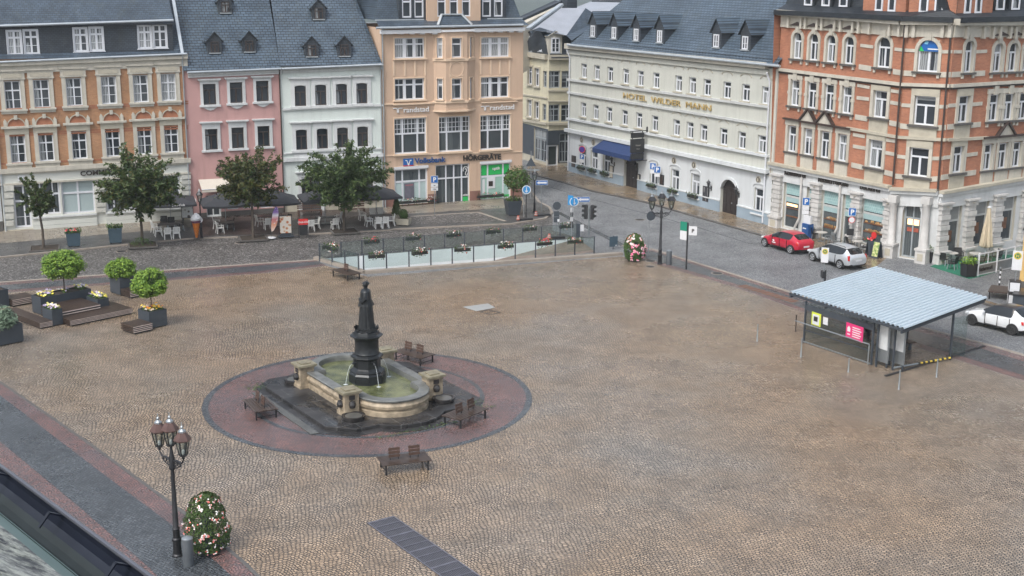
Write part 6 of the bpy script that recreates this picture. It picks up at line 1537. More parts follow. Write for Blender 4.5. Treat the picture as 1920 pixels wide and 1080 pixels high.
# ---------------------------------------------------------------- benches
def make_bench(label, loc, rz, backs=2):
    t = thing('slatted_bench', label, 'bench', loc, rz, 'slatted benches on the square'); mb = MB(); L, Wd = 2.05, 1.1
    for i in range(8): y = -Wd/2+Wd*(i+.5)/8; mb.box(-L/2, L/2, y-.052, y+.052, .41, .45, m_wood)
    mb.build('seat', t)
    for sx in (-1, 1):
        for sy in (-1, 1): mb = MB(); mb.box(sx*.88-.03, sx*.88+.03, sy*.46-.03, sy*.46+.03, 0, .41, m_iron); mb.build('leg', t)
    mb = MB()
    for sx in (-1, 1): mb.box(sx*.88-.02, sx*.88+.02, -.5, .5, .36, .408, m_iron); mb.box(sx*.88-.015, sx*.88+.015, -.43, .43, .12, .15, m_iron)
    mb.box(-.86, .86, -.02, .02, .365, .405, m_iron); mb.build('frame', t)
    for x in ((-.42, .42) if backs == 2 else (.0,)):
        mb = MB()
        for i in range(3): mb.box(x-.24, x+.24, -.03+.02*i, .0+.02*i, .56+.14*i, .68+.14*i, m_woodb)
        for s in (-1, 1): mb.bar((x+s*.17, -.0, .42), (x+s*.17, .05, .98), .035, .03, m_iron)
        mb.build('backrest', t)
    return t
def benchat(a, b, c, label, w=None):   # two ends of one long edge and a point on the other, all at seat height
    A, B, C_ = G(*a, .45), G(*b, .45), G(*c, .45); d = (B-A); rz = atan2(d.y, d.x); n = Vector((-sin(rz), cos(rz), 0)); off = (C_-A).dot(n)/2
    p = (A+B)/2+n*off; return make_bench(label, (p.x, p.y, .012), rz)
benchat((720, 876), (811, 865), (711, 854), 'slatted bench nearest the camera in front of the fountain circle')
benchat((454, 748), (480, 774), (520, 765), 'slatted bench left of the fountain steps')
benchat((865, 789), (918, 767), (831, 776), 'slatted bench right of the fountain basin')
benchat((739, 659), (789, 672), (811, 663), 'slatted bench behind the fountain by the far pillar')
p0, p1 = G(632, 499, .45), G(684, 516, .45); d = p1-p0; n = Vector((d.y, -d.x, 0)).normalized()
if n.y > 0: n = -n
make_bench('slatted bench against the short side of the glass railing', (p0+p1)/2*1.0+n*.35-Vector((0, 0, .44)), atan2(d.y, d.x), 1)

# ---------------------------------------------------------------- candelabra lamps
def lantern_head(parent, x, y, z, s=1.0, roofm=None):
    mb = MB()
    for i in range(6):
        a = pi/3*i; mb.bar((x+.11*s*cos(a), y+.11*s*sin(a), z), (x+.2*s*cos(a), y+.2*s*sin(a), z+.46*s), .022*s, .022*s, m_iron)
    mb.lathe([(.02, -.16), (.05, -.12), (.05, -.04), (.13, -.02), (.13, .02)], m_iron, 12, (x, y, z)); mb.lathe([(.03, .0), (.05, .06), (.05, .16), (.02, .2)], m_wht, 8, (x, y, z))
    h = mb.build('lantern', parent)
    mb = MB(); mb.lathe([(.105*s, .02*s), (.195*s, .455*s)], m_lampgl, 6, (x, y, z), 1, -pi/6); mb.f = mb.f[:-2]; mb.m = mb.m[:-2]; mb.build('glass', h, fix=False)
    mb = MB(); mb.lathe([(.25*s, .45*s), (.26*s, .48*s), (.20*s, .58*s), (.14*s, .66*s), (.12*s, .70*s)], roofm or m_iron, 6, (x, y, z), 1, -pi/6); mb.lathe([(.11*s, .68*s), (.11*s, .74*s), (.04*s, .8*s), (.045*s, .86*s), (.015*s, .9*s), (.01*s, 1.0*s)], m_steel, 8, (x, y, z)); mb.build('lantern_roof', h)
    return h
m_lroof = M('brown_lamp_roof', (.085, .045, .038), .35, .2, 5)
LSZ = 1.18
def candelabra(px, py, label, rz, roofm, top):
    b = G(px, py); H = hz(b, top); s = H/5.05; t = thing('street_lamp', label, 'street lamp', b, rz, 'three armed lamps on the square'); mb = MB()
    mb.lathe([(.19, 0), (.19, .06), (.15, .1), (.14, .55), (.17, .6), (.17, .66), (.125, .7), (.12, 1.0), (.14, 1.04), (.10, 1.1), (.065, 3.2), (.10, 3.24), (.12, 3.32), (.09, 3.4), (.11, 3.65), (.075, 3.75), (.05, 3.98), (.04, 4.02)], m_iron, 14); mb.build('post', t, True)
    for i in range(2):
        a = i*pi; c_, s_ = cos(a), sin(a); mb = MB(); X = lambda r, z: (c_*r, s_*r, z)
        mb.tube([X(.05, 3.55), X(.3, 3.62), X(.56, 3.58), X(.68, 3.74)], .034, m_iron, 6)
        for k in range(2):
            cx, cz, R = .24+.16*k, 3.48+.02*k, .10; mb.tube([X(cx+R*(1-j*.035)*cos(j*.5), cz+R*(1-j*.035)*sin(j*.5)) for j in range(18)], .018, m_iron, 5)
        mb.tube([X(.05, 3.3), X(.3, 3.36), X(.56, 3.5)], .022, m_iron, 5); mb.build('bracket', t, True)
        lantern_head(t, c_*.68, s_*.68, 3.92, LSZ, roofm)
    lantern_head(t, 0, 0, 4.12, LSZ, roofm)
    t.scale = (s, s, s); return t
candelabra(333, 1042, 'three armed cast iron lamp with brown lantern roofs in the near corner', radians(-40), m_lroof, 786)
candelabra(1237, 495, 'three armed dark lamp beside the pink flower tower at the street', radians(8), m_iron, 360)
def lamp1(px, py, top, label):
    b = G(px, py, ZP); H = hz(b, top)-ZP; s = H/3.6; t = thing('street_lamp', label, 'street lamp', b); mb = MB()
    mb.lathe([(.13, 0), (.13, .06), (.09, .1), (.085, .7), (.1, .74), (.06, .8), (.042, 2.3), (.06, 2.34), (.05, 2.5)], m_iron, 12); mb.build('post', t, True); lantern_head(t, 0, 0, 2.62, 1.0, m_iron); t.scale = (s, s, s)
lamp1(378, 446, 352, 'single lantern post beside the ice cream cone figure'); lamp1(1002, 398, 315, 'single lantern post at the corner of the side street')
# cylinder bins
def cylbin(b, h, r, label):
    t = thing('cylinder_bin', label, 'litter bin', b); mb = MB(); mb.lathe([(r*.95, 0), (r, .03), (r, h-.05), (r*.97, h)], M('bin_grey', (.12, .135, .15), .4, .12, metal=.3), 18); mb.build('shell', t, True)
    mb = MB(); mb.lathe([(r*1.02, h-.03), (r*1.03, h+.0), (r*.6, h+.05), (0.01, h+.06)], m_steel, 18); mb.build('lid', t, True)
cylbin(G(354, 1060), 1.02, .19, 'grey cylindrical bin beside the near three armed lamp'); cylbin(G(1254, 496), 1.0, .19, 'grey cylindrical bin beside the far three armed lamp')
# flower towers
def tower(px, py, top, w, label, fms, seed, split):
    b = G(px, py); h = hz(b, top); t = thing('flower_tower', label, 'flower tower', b); rr = random.Random(seed); sc_ = (b-CO).dot(CF)/FPX; r = w*sc_/2
    mb = MB(); mb.lathe([(r*.55, 0), (r*.6, .35), (r*.3, .4), (r*.25, h*.8)], m_anth, 16); mb.build('stand', t, True); lf = MB(); fm = MB()
    def rad(z, a): return r*(.62+.38*(1-(2*z-.75)**2) if z < .9 else .62+.38*(1-1.1025)-(z-.9)*4.2)*(.93+.09*sin(a*3+z*6)+.05*sin(z*19+a*5))
    big = w > 60; leafm = [m_leafd, m_leafm, m_leafd] if big else [m_leafm, m_leafd, m_leafm]
    for i in range(5200 if big else 2600):
        z = rr.random(); a = rr.uniform(0, 2*pi); q = max(.02, rad(z, a))*(.6+.4*rr.random()**.35)
        p = Vector((q*cos(a), q*sin(a), .1+(h-.14)*z)); leaf(lf, p, Vector((cos(a), sin(a), .5))+rdir(rr)*.8, .05 if big else .075, rr.choice(leafm), rr)
    for i in range(105 if big else 150):
        z = rr.random(); a = rr.uniform(0, 2*pi)
        if not big: 
            pinkside = a < 1.0 or a > 4.3
            if z > .62 and rr.random() < .35: continue
            if z <= .62 and not pinkside: continue
        m_ = fms[0] if big or z < .62 else fms[-1]
        for k in range(rr.choice((3, 4, 6, 8)) if big else 7):
            z2 = min(.99, max(.02, z+rr.gauss(0, .018))); a2 = a+rr.gauss(0, .07); q = rad(z2, a2)*1.03
            if q < .05: continue
            leaf(fm, Vector((q*cos(a2), q*sin(a2), .1+(h-.14)*z2)), Vector((cos(a2), sin(a2), .4))+rdir(rr)*.4, .036 if big else .06, m_, rr, .9)
    lf.build('foliage', t, fix=False); fm.build('blossoms', t, fix=False)
tower(391, 1032, 922, 88, 'tall flower tower with white and red blossoms beside the near lamp', [m_flw], 41, False); tower(1189, 488, 437, 44, 'flower tower with pink geraniums beside the far lamp', [m_flp, m_flw], 42, True)

# ---------------------------------------------------------------- glass railings of the ramp with flower boxes
def railing(name, label, posts, h, first=None, z=.0, skip=()):
    P = [G(x, y, z) for x, y in posts]; t = thing(name, label, 'railing', P[0]); o = P[0]
    for i, p in enumerate(P):
        q = p-o; mb = MB(); mb.box(q.x-.048, q.x+.048, q.y-.048, q.y+.048, -.25, h, m_anth)
        for zz in (.2, h-.2): mb.box(q.x-.05, q.x+.05, q.y-.05, q.y+.05, zz-.03, zz+.03, m_black)
        mb.build('post', t)
    for i in range(len(P)-1):
        a, b = P[i]-o, P[i+1]-o; d = (b-a).normalized(); mb = MB(); mb.bar(a+d*.07+Vector((0, 0, .1+(h-.15)/2)), b-d*.07+Vector((0, 0, .1+(h-.15)/2)), .016, h-.15, m_glass); mb.build('glass_panel', t)
    mb = MB(); mb.tube([p-o+Vector((0, 0, h-.02)) for p in P], .018, m_anth, 6); mb.build('handrail', t); return P
front = [(682, 505.5), (725, 502.5), (767, 499), (808, 495), (848, 492), (888, 489.5), (927, 486), (966, 483), (1004, 480.5), (1041, 477), (1077.5, 475), (1114, 471)]
PF = railing('glass_railing', 'long glass railing along the near side of the ramp', front, 1.1, z=.2)
PL = railing('glass_railing', 'short glass railing at the left end of the ramp', [(599.5, 485), (623, 491.5), (647, 498), (672.5, 505.5)], 1.1, z=.2)
PB = railing('glass_railing', 'long glass railing along the far side of the ramp', [(640, 482), (679, 478.5), (719, 475), (757, 472), (796, 468.5), (834, 465.5), (871, 462.5), (908, 459), (944, 456), (980, 453.5), (1015, 451), (1050, 448), (1082, 445.5)], 1.1)
def fbox(p, d, out, label, fm, seed, L=1.15, group='flower boxes hung on the ramp railings', nf=30, cat='flower box', lz=.3):
    t = thing('flower_box', label, cat, p, atan2(d.y, d.x), group); mb = MB(); mb.box(-L/2, L/2, out-.1, out+.1, -lz, -lz+.2, m_black); mb.box(-L/2+.03, L/2-.03, out-.08, out+.08, -lz+.2, -lz+.215, m_soil)
    for x in (-L*.3, L*.3): mb.bar((x, out, -lz+.18), (x, 0, .0), .02, .02, m_black)
    mb.build('box', t); rr = random.Random(seed); mb = MB()
    for i in range(110): leaf(mb, Vector((rr.uniform(-L/2, L/2), out+rr.uniform(-.2, .2), -lz+.1+rr.random()*.34-.25*(rr.random() < .3))), rdir(rr)+Vector((0, 0, .6)), .075, m_leafd if rr.random() < .6 else m_leafm, rr)
    for i in range(nf): leaf(mb, Vector((rr.gauss(.15, .25)*L*.7, out+rr.uniform(-.22, .22), -lz+.18+rr.random()*.3-.3*(rr.random() < .25))), rdir(rr)+Vector((0, -.5, .8)), .06, fm, rr, .9)
    bs(mb, 'flowers', t)
def onrail(P, i, f, h=1.08): a, b = P[i], P[i+1]; return a.lerp(b, f)+Vector((0, 0, h)), (b-a)
fr = [(0, .55, m_flw, 'first flower box from the left on the near ramp railing'), (2, .45, m_flw, 'second flower box from the left on the near ramp railing'), (4, .45, m_flw, 'third flower box from the left on the near ramp railing'), (6, .5, m_flw, 'fourth flower box from the left on the near ramp railing'), (8, .4, m_flr, 'flower box with one red geranium on the near ramp railing'), (9, 1.0, m_flw, 'rightmost flower box with pale pink blossoms on the near ramp railing')]
for k, (i, f, fm, lb) in enumerate(fr): p, d = onrail(PF, i, f if f < 1 else .98); fbox(p, d, -.16, lb, fm, 50+k)
br = [(-1, 0, m_flw, ''), (1, .5, m_flr, 'flower box with a red blossom on the far ramp railing'), (3, .5, m_flw, 'flower box on the far ramp railing below the small stone trough'), (5, .5, m_flw, 'flower box on the far ramp railing below the parking bay'), (7, .5, m_flw, 'flower box on the far ramp railing left of the black tub tree'), (9, .4, m_flw, 'flower box on the far ramp railing below the striped sign bases'), (11, .4, m_flw, 'flower box on the far ramp railing nearest the traffic light')]
for k, (i, f, fm, lb) in enumerate(br[1:]): p, d = onrail(PB, i, f); fbox(p, d, .16, lb, fm, 70+k, nf=14)
p, d = onrail(PL, 0, .85); fbox(p, d, .16, 'flower box on the short left ramp railing', m_flw, 90); fbox(G(620, 484)+Vector((0, 0, 1.0)), PB[1]-PB[0], .1, 'flower box at the far left corner of the ramp', m_flw, 91, nf=14)
# ================================================================ SHELTER
SA, SB, SC_, SD = G(1478.5, 546, 2.6), G(1695, 615.4, 2.6), G(1851, 557, 3.1), G(1640, 499, 3.1)
sx_ = (SB-SA).normalized(); srz = atan2(sx_.y, sx_.x)
sh = thing('bus_shelter', 'open glass shelter with corrugated metal roof on the square', 'shelter', (SA.x, SA.y, 0), srz)
Ri = Matrix.Rotation(-srz, 3, 'Z')
def LS(p): return Ri @ (Vector(p)-Vector((SA.x, SA.y, 0)))
a, b, c, d = LS(SA), LS(SB), LS(SC_), LS(SD)
m_gald = M('galvanised_valley_shade', (.17, .205, .235), .5, .1, .5)  # shade of the valleys put into the colour, so the ribs stand out
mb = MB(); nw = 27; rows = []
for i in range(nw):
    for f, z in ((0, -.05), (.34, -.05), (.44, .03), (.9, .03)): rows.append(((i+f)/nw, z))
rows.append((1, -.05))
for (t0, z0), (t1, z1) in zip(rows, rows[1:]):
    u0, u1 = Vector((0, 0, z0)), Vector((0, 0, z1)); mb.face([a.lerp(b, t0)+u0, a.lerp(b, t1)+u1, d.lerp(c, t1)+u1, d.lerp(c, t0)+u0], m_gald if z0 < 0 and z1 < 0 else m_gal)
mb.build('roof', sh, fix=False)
mb = MB(); up = Vector((0, 0, -.13))
for p, q in ((a, b), (d, c)): mb.bar(p.lerp(q, .01)+up, p.lerp(q, .99)+up, .07, .14, m_anth)
for t in (.02, .34, .66, .98): mb.bar(a.lerp(b, t)+up*1.9, d.lerp(c, t)+up*1.9, .08, .16, m_anth)
mb.build('roof_frame', sh)
W1, W2, W3, W4_ = LS(G(1507, 642.5)), LS(G(1633, 684.5)), LS(G(1673.6, 694)), LS(G(1766, 670))
yb_ = 3.6
W4_ = Vector((W3.x+.1, W3.y+abs((W4_-W3).y)+.0, 0)); W5 = Vector((W1.x, W4_.y, 0))
def pz(p): return 2.42+(p.y)/(c.y)*.5
def post(p, name='post', w=.09): q = Vector(p); mb = MB(); mb.box(q.x-w/2, q.x+w/2, q.y-w/2, q.y+w/2, 0, pz(q)-.05, m_anth); return mb.build(name, sh)
for p in (W1, W2, W2+Vector((.35, 0, 0)), W3, W4_, W5, (W4_+W5)/2): post(p)
def pane(p, q, z0, z1, mat=m_glass2, name='glass_wall'): mb = MB(); mb.bar(Vector(p)+Vector((0, 0, (z0+z1)/2)), Vector(q)+Vector((0, 0, (z0+z1)/2)), .02, z1-z0, mat); return mb.build(name, sh)
pane(W1, W2, .12, 2.2); pane(W1+Vector((0, .1, 0)), W5-Vector((0, .1, 0)), .12, 2.2); pane(W5+Vector((.1, 0, 0)), (W4_+W5)/2-Vector((.1, 0, 0)), .12, 2.2); pane(W4_+Vector((0, .1, 0)), W4_+Vector((0, 1.1, 0)), .1, 2.3, m_glass)
mb = MB(); mb.bar(W1+Vector((0, -.03, .08)), W2+Vector((0, -.03, .08)), .05, .06, m_steel); mb.bar(W1+Vector((0, -.02, .75)), W2+Vector((0, -.02, .75)), .04, .05, m_anth); mb.bar(W1+Vector((0, -.025, 2.02)), W2+Vector((0, -.025, 2.02)), .03, .32, m_anth); mb.build('wall_rail', sh)
mb = MB(); r0, r1 = W1+Vector((-.5, -.28, 1.18)), W2+Vector((.05, -.28, 1.18)); mb.tube([r0, r1, r1-Vector((0, 0, .12)), r1-Vector((0, 0, 1.1))], .035, m_steel, 8); mb.build('bumper_rail', sh, True)
# posters, boards, bench, table
def board(cx, y, z, w, h, mat, name='poster', dy=.0):
    mb = MB(); mb.box(cx-w/2, cx+w/2, y-.03, y-.012, z-h/2, z+h/2, mat); return mb.build(name, sh)
q = lambda px, py: (lambda r: (LS(r).x, LS(r).z))((lambda d_: CO+d_*((W1w-CO).dot(nw_)/d_.dot(nw_)))(ray(px, py)))
W1w = Vector((SA.x, SA.y, 0))+Matrix.Rotation(srz, 3, 'Z') @ W1; nw_ = Vector((-sin(srz), cos(srz), 0))
m_mag = M('magenta_panel', (.62, .03, .16), .4, .04); m_yg = M('yellow_green_panel', (.55, .62, .05), .5, .05)
x, z = q(1531.5, 598.5); board(x, W1.y-.02, z, .72, .72, m_yg); board(x, W1.y-.045, z-.02, .5, .56, m_wht); board(x, W1.y-.06, z+.02, .3, .26, m_txtk)
x, z = q(1546.5, 601); board(x+.1, W1.y-.02, z, .36, .4, m_wht)
x, z = q(1603.5, 623); p_ = board(x, W1.y-.03, z, 1.25, .82, m_mag, 'panel')
mb = MB()
for i in range(5): mb.box(x-.15, x+(.5 if i % 2 else .42), W1.y-.07, W1.y-.062, z+.22-.12*i, z+.27-.12*i, m_txtw)
mb.slab([(x-.52, z-.05), (x-.3, z-.05), (x-.3, z+.14), (x-.41, z+.26), (x-.52, z+.14)], W1.y-.07, W1.y-.062, m_txtw); mb.box(x-.5, x-.3, W1.y-.07, W1.y-.062, z-.22, z-.16, m_txtw); mb.build('panel_print', sh)
m_board = M('timetable_board', (.55, .57, .58), .35, .12, 3)
for off, y0, w in ((-.62, .5, .75), (-.1, 1.0, .95)):
    mb = MB(); X = W3.x+off-.15; mb.box(X-w/2, X+w/2, y0, y0+.05, .95, 2.2, m_board); mb.box(X-w/2-.06, X+w/2+.06, y0+.05, y0+.12, .25, 2.25, m_steel); mb.box(X-w/2-.03, X-w/2+.05, y0+.05, y0+.12, 0, .25, m_anth); mb.box(X+w/2-.05, X+w/2+.03, y0+.05, y0+.12, 0, .25, m_anth); mb.build('timetable_board', sh)
mb = MB(); mb.box(W1.x+.5, W1.x+4.0, W5.y-.75, W5.y-.25, .42, .48, m_wood)
for x in (W1.x+.7, W1.x+2.2, W1.x+3.8): mb.box(x-.03, x+.03, W5.y-.6, W5.y-.4, 0, .42, m_anth)
mb.build('bench_seat', sh)
mb = MB(); p, q2 = W3+Vector((.06, 0, .14)), W4_+Vector((.06, -.05, .14)); mb.tube([p, p.lerp(q2, .42)], .055, m_steel, 8); n = 14
m_y = M('warning_yellow', (.62, .45, .06), .5, .08)
for i in range(n): t0, t1 = .42+.58*i/n, .42+.58*(i+1)/n; mb.tube([p.lerp(q2, t0), p.lerp(q2, t1)], .062, m_y if i % 2 else m_black, 8)
mb.build('warning_bar', sh, True)
def small(name, label, cat, px, py, group=None, z=0.0, rz=0.0): return thing(name, label, cat, G(px, py, z), rz, group)
# steel marker posts round the shelter
for i, (x, y, tp, lb) in enumerate(((1419.5, 640, 608, 'steel post farthest left of the shelter, alone on the setts'), (1491.5, 622, 590.5, 'rust brown steel post just behind the left edge of the shelter'), (1501.6, 669.6, 634, 'steel post at the left end of the shelter front rail'), (1590.4, 698, 672, 'steel post before the middle of the shelter front glass'), (1685, 730.5, 694, 'steel post nearest the camera, at the shelter corner'), (1755.6, 707.5, 673.7, 'steel post beside the yellow and black warning bar'))):
    b = G(x, y); h = hz(b, tp); mb = MB(); mb.lathe([(.055, -.02), (.05, .03), (.038, .05), (.036, h-.06), (.045, h-.05), (.045, h)], m_steel if i != 1 else m_brownf, 10)
    tag(mb.build('marker_post', None, True, b), lb, 'post', 'steel posts round the shelter')
mb = MB(); p, q2 = G(1660, 706), G(1845.5, 649); mb.bar(p+Vector((0, 0, .02)), q2+Vector((0, 0, .02)), .16, .05, m_black); tag(mb.build('drain_channel'), 'long dark drain channel on the ground along the shelter end', 'drain')

# ================================================================ DRAINS, COVERS
o = G(692, 982); d1 = (G(830, 1082)-o); d2 = (G(738, 970)-o); d1.normalize(); L = 7.6; wv = d2.length; d2.normalize()
t = thing('drain_grate', 'long segmented steel drain grate in the foreground setts', 'drain grate', (o.x, o.y, .006)); mb = MB(); X = lambda u, v, z: d1*u+d2*v+Vector((0, 0, z))
mb.face([X(-.06, -.06, .002), X(L, -.06, .002), X(L, wv+.06, .002), X(-.06, wv+.06, .002)], m_black); mb.build('pit', t, fix=False); n = int(L/.5)
m_grate = M('grate_steel', (.16, .16, .19), .4, .2, 4, metal=.4); mb = MB()
for v in (-.04, wv+.0): mb.bar(X(-.06, v+.02, .012), X(L, v+.02, .012), .05, .03, m_grate)
for i in range(n+1): mb.bar(X(i*.5-.02, .003, .011), X(i*.5-.02, wv, .011), .05 if i % 3 else .1, .028, m_grate)
for i in range(n):
    for k in range(1, 14): v = wv*k/14; mb.bar(X(i*.5+.04, v, .008), X(i*.5+.44, v, .008), .022, .02, m_grate)
mb.build('grate', t)
m_rust = M('rusty_iron', (.15, .075, .05), .7, .3, 4)
o = G(1400, 534); q2 = G(1506, 566); d1 = (q2-o); L = d1.length; d1.normalize(); d2 = Vector((-d1.y, d1.x, 0)); mb = MB()
for i in range(int(L/.42)): mb.obox(o+d1*(i*.42+.18)+d2*(-.45)+Vector((0, 0, .016)), d1*.15, d2*.34, (0, 0, .008), m_rust)
mb.obox(o+d1*L/2+d2*-.45+Vector((0, 0, .008)), d1*L/2, d2*.42, (0, 0, .006), m_kerbd); tag(mb.build('drain_grate'), 'rust brown slotted drain grate along the street side of the square', 'drain grate')
def cover(px, py, r, label, mat=m_iron, z=.008):
    b = G(px, py, z); mb = MB(); mb.lathe([(r, 0), (r, .012), (r*.86, .014), (r*.85, .008), (0, .009)], m_kerb, 20); mb.lathe([(r*.8, .0), (r*.8, .018), (0.01, .02)], mat, 20); tag(mb.build('manhole_cover', None, False, b), label, 'manhole cover', 'round manhole covers')
cover(1200, 412, .42, 'round manhole cover in the middle of the street'); cover(1345, 512.5, .42, 'round manhole cover on the dark strip near the rusty grate'); cover(1220, 489.5, .4, 'dark manhole cover at the foot of the grey cylinder bin'); cover(1219, 500, .34, 'small manhole cover on the setts below the far lamp', z=.012); cover(228, 471.5, .42, 'manhole cover in the rough cobbled lane by the bank tree'); cover(451, 455, .42, 'manhole cover in the rough cobbled lane by the olive tree'); pass
mb = MB(); mb.face([G(867, 576)+Vector((0, 0, .02)), G(893, 584)+Vector((0, 0, .02)), G(929, 577.5)+Vector((0, 0, .02)), G(915, 569.5)+Vector((0, 0, .02))], M('pale_slab', (.29, .30, .295), .4, .1, 1));
tag(mb.build('access_slab', fix=False), 'pale square access slab set into the honey coloured setts', 'slab')
mb = MB(); P = [G(900, 585.5), G(922, 590), G(938, 586), G(914, 581)]
for p, q2 in zip(P, P[1:]+P[:1]): mb.bar(p+Vector((0, 0, .012)), q2+Vector((0, 0, .0125)), .07, .02, m_iron)
mb.bar((P[0]+P[1])/2+Vector((0, 0, .012)), (P[2]+P[3])/2+Vector((0, 0, .0125)), .05, .02, m_iron); tag(mb.build('access_frame'), 'dark iron frame of an access hatch next to the pale slab', 'hatch')

# ================================================================ CAFE TERRACE
def parasol(px, py, top, w, label, rz=RZ, zc=2.15, zt=None, lett=None, seed=0):
    b = G(px, py, ZP); t = thing('parasol', label, 'parasol', b, rz, 'dark parasols of the cafe terrace'); zt = hz(b, top)-ZP; W = w/2; mb = MB(); n = 8
    def edge(i, k): # pyramid with a little sag between ribs
        cs = [(-1, -1), (1, -1), (1, 1), (-1, 1)]; a, c = cs[i], cs[(i+1) % 4]; s = k/n; x, y = a[0]+(c[0]-a[0])*s, a[1]+(c[1]-a[1])*s; return x, y, sin(pi*s)*.0
    for i in range(4):
        for k in range(n):
            pr = None
            for j in range(6):
                r0, r1 = j/5, (j+1)/5
                if j == 5: break
                def P(kk, r): x, y, _ = edge(i, kk); z = zt-(zt-zc)*(r**.9)+.10*sin(pi*kk/n)*r*r*-1*.6+.0; return (x*W*r, y*W*r, z)
                q = [P(k, r0), P(k, r1), P(k+1, r1), P(k+1, r0)]
                mb.face(q, m_para)
            a, c = P(k, 1.0), P(k+1, 1.0); mb.face([a, c, (c[0], c[1], c[2]-.16), (a[0], a[1], a[2]-.16)], m_para)
    mb.build('canopy', t, True, fix=False)
    mb = MB(); mb.tube([(0, 0, .05), (0, 0, zt-.05)], .035, m_steel, 8); mb.build('pole', t, True)
    mb = MB(); mb.box(-.4, .4, -.4, .4, 0, .09, m_kerbd); mb.build('base', t)
    if lett:
        link('lettering', text_mesh('Coca-Cola', m_txtw, .17, bold=.03, depth=.004, shear=.3, align='CENTER'), t, (.5, -W-.012, zc-.09)); link('lettering', text_mesh('Coca-Cola', m_txtw, .2, bold=.03, depth=.004, shear=.3, align='CENTER'), t, (W+.012, -.4, zc-.02), pi/2)
    return t
parasol(321, 424, 363, 3.9, 'dark parasol with white drink lettering beside the ice cream cone', lett=True, zc=2.0); parasol(424, 428, 357, 3.6, 'dark parasol in front of the cream awning of the pink house', zc=2.1); parasol(517, 424, 355, 3.6, 'dark parasol behind the feather flag and poster stand', zc=2.1); parasol(610, 420, 351, 3.8, 'dark parasol partly hidden by the wide street tree', zc=2.15); parasol(706, 413, 347, 3.6, 'dark parasol nearest the peach building', zc=2.15)
def chair_mesh(body, legs, arms=True):
    P = {}
    mb = MB(); mb.box(-.24, .24, -.22, .24, .40, .44, body); P['seat'] = mb.mesh('seat')
    mb = MB()
    for i in range(5): x = -.2+.1*i; mb.bar((x, .24, .5), (x*1.08, .33, .9), .085 if body is m_plastic else .1, .02, body)
    mb.bar((-.24, .33, .9), (.24, .33, .9), .035, .07, body); mb.bar((-.23, .25, .48), (.23, .25, .48), .03, .06, body); P['backrest'] = mb.mesh('backrest')
    L = []
    for s in (-1, 1):
        mb = MB(); mb.bar((s*.22, -.2, .42), (s*.25, -.25, 0), .05, .05, legs); L.append(mb.mesh('leg')); mb = MB(); mb.bar((s*.22, .22, .42), (s*.25, .29, 0), .05, .05, legs); L.append(mb.mesh('leg'))
    P['legs'] = L; A = []
    for s in (-1, 1): mb = MB(); mb.bar((s*.26, -.22, .64), (s*.27, .28, .66), .055, .03, body); mb.bar((s*.25, -.2, .42), (s*.26, -.2, .64), .045, .04, body); A.append(mb.mesh('armrest'))
    P['arms'] = A; return P
CHW = chair_mesh(m_plastic, m_plastic); CHB = chair_mesh(m_rattan, m_steel)
def chair(px, py, facing, label, kind=CHW, group='white plastic chairs of the cafe terrace', z=ZP):   # facing: degrees relative to the north row, 0 = faces the houses
    t = thing('garden_chair', label, 'chair', G(px, py, z), RZ+radians(facing), group)
    for n_, me in (('seat', kind['seat']), ('backrest', kind['backrest'])): link(n_, me, t, rz=pi)
    for me in kind['legs']: link('leg', me, t, rz=pi)
    for me in kind['arms']: link('armrest', me, t, rz=pi)
    return t
for a in ((298, 443, -85, 'white plastic chair seen from the side, left of the pair under the lettered parasol'), (315, 448, 0, 'white plastic chair with its back to the lane, left one of the pair'), (331, 447, 4, 'white plastic chair with its back to the lane, nearest the ice cream cone'), (292, 436, -70, 'white plastic chair half behind the side facing chair at the bank end'), (413, 437, -80, 'lone white plastic chair beside the olive tree'), (407, 428, -95, 'white plastic chair behind the lone chair near the awning'), (487, 424, -70, 'white plastic chair under the parasol behind the feather flag'), (502, 430, 5, 'white plastic chair just left of the feather flag'), (583, 433, 0, 'white plastic chair right beside the red topped menu stand'), (592, 429, 95, 'white plastic chair turned sideways behind the menu stand'), (628, 430, 8, 'white plastic chair directly left of the wide tree trunk'), (634, 418, 60, 'white plastic chair behind the wide tree trunk'), (680, 413, -85, 'rear white plastic chair left of the last parasol'), (692, 424, -80, 'white plastic chair facing right at the left end of the last table'), (709, 428, 0, 'left of two white chairs with backs to the lane at the last table'), (722, 427, 3, 'right of two white chairs with backs to the lane at the last table'), (733, 423, 85, 'white plastic chair facing left beside the clipped cypress'), (700, 412, 180, 'white plastic chair facing the square, left behind the last table'), (715, 411, 178, 'white plastic chair facing the square, right behind the last table')): chair(*a)
for a in ((308, 428, 175, 'dark chair behind the table under the lettered parasol'), (322, 430, 178, 'dark chair in the middle of the lettered parasol table'), (337, 432, 100, 'dark chair at the right end of the lettered parasol table'), (432, 430, 90, 'dark chair beside the awning table'), (538, 424, 120, 'dark chair behind the poster stand')): chair(*a, kind=CHB, group='dark chairs of the cafe terrace')
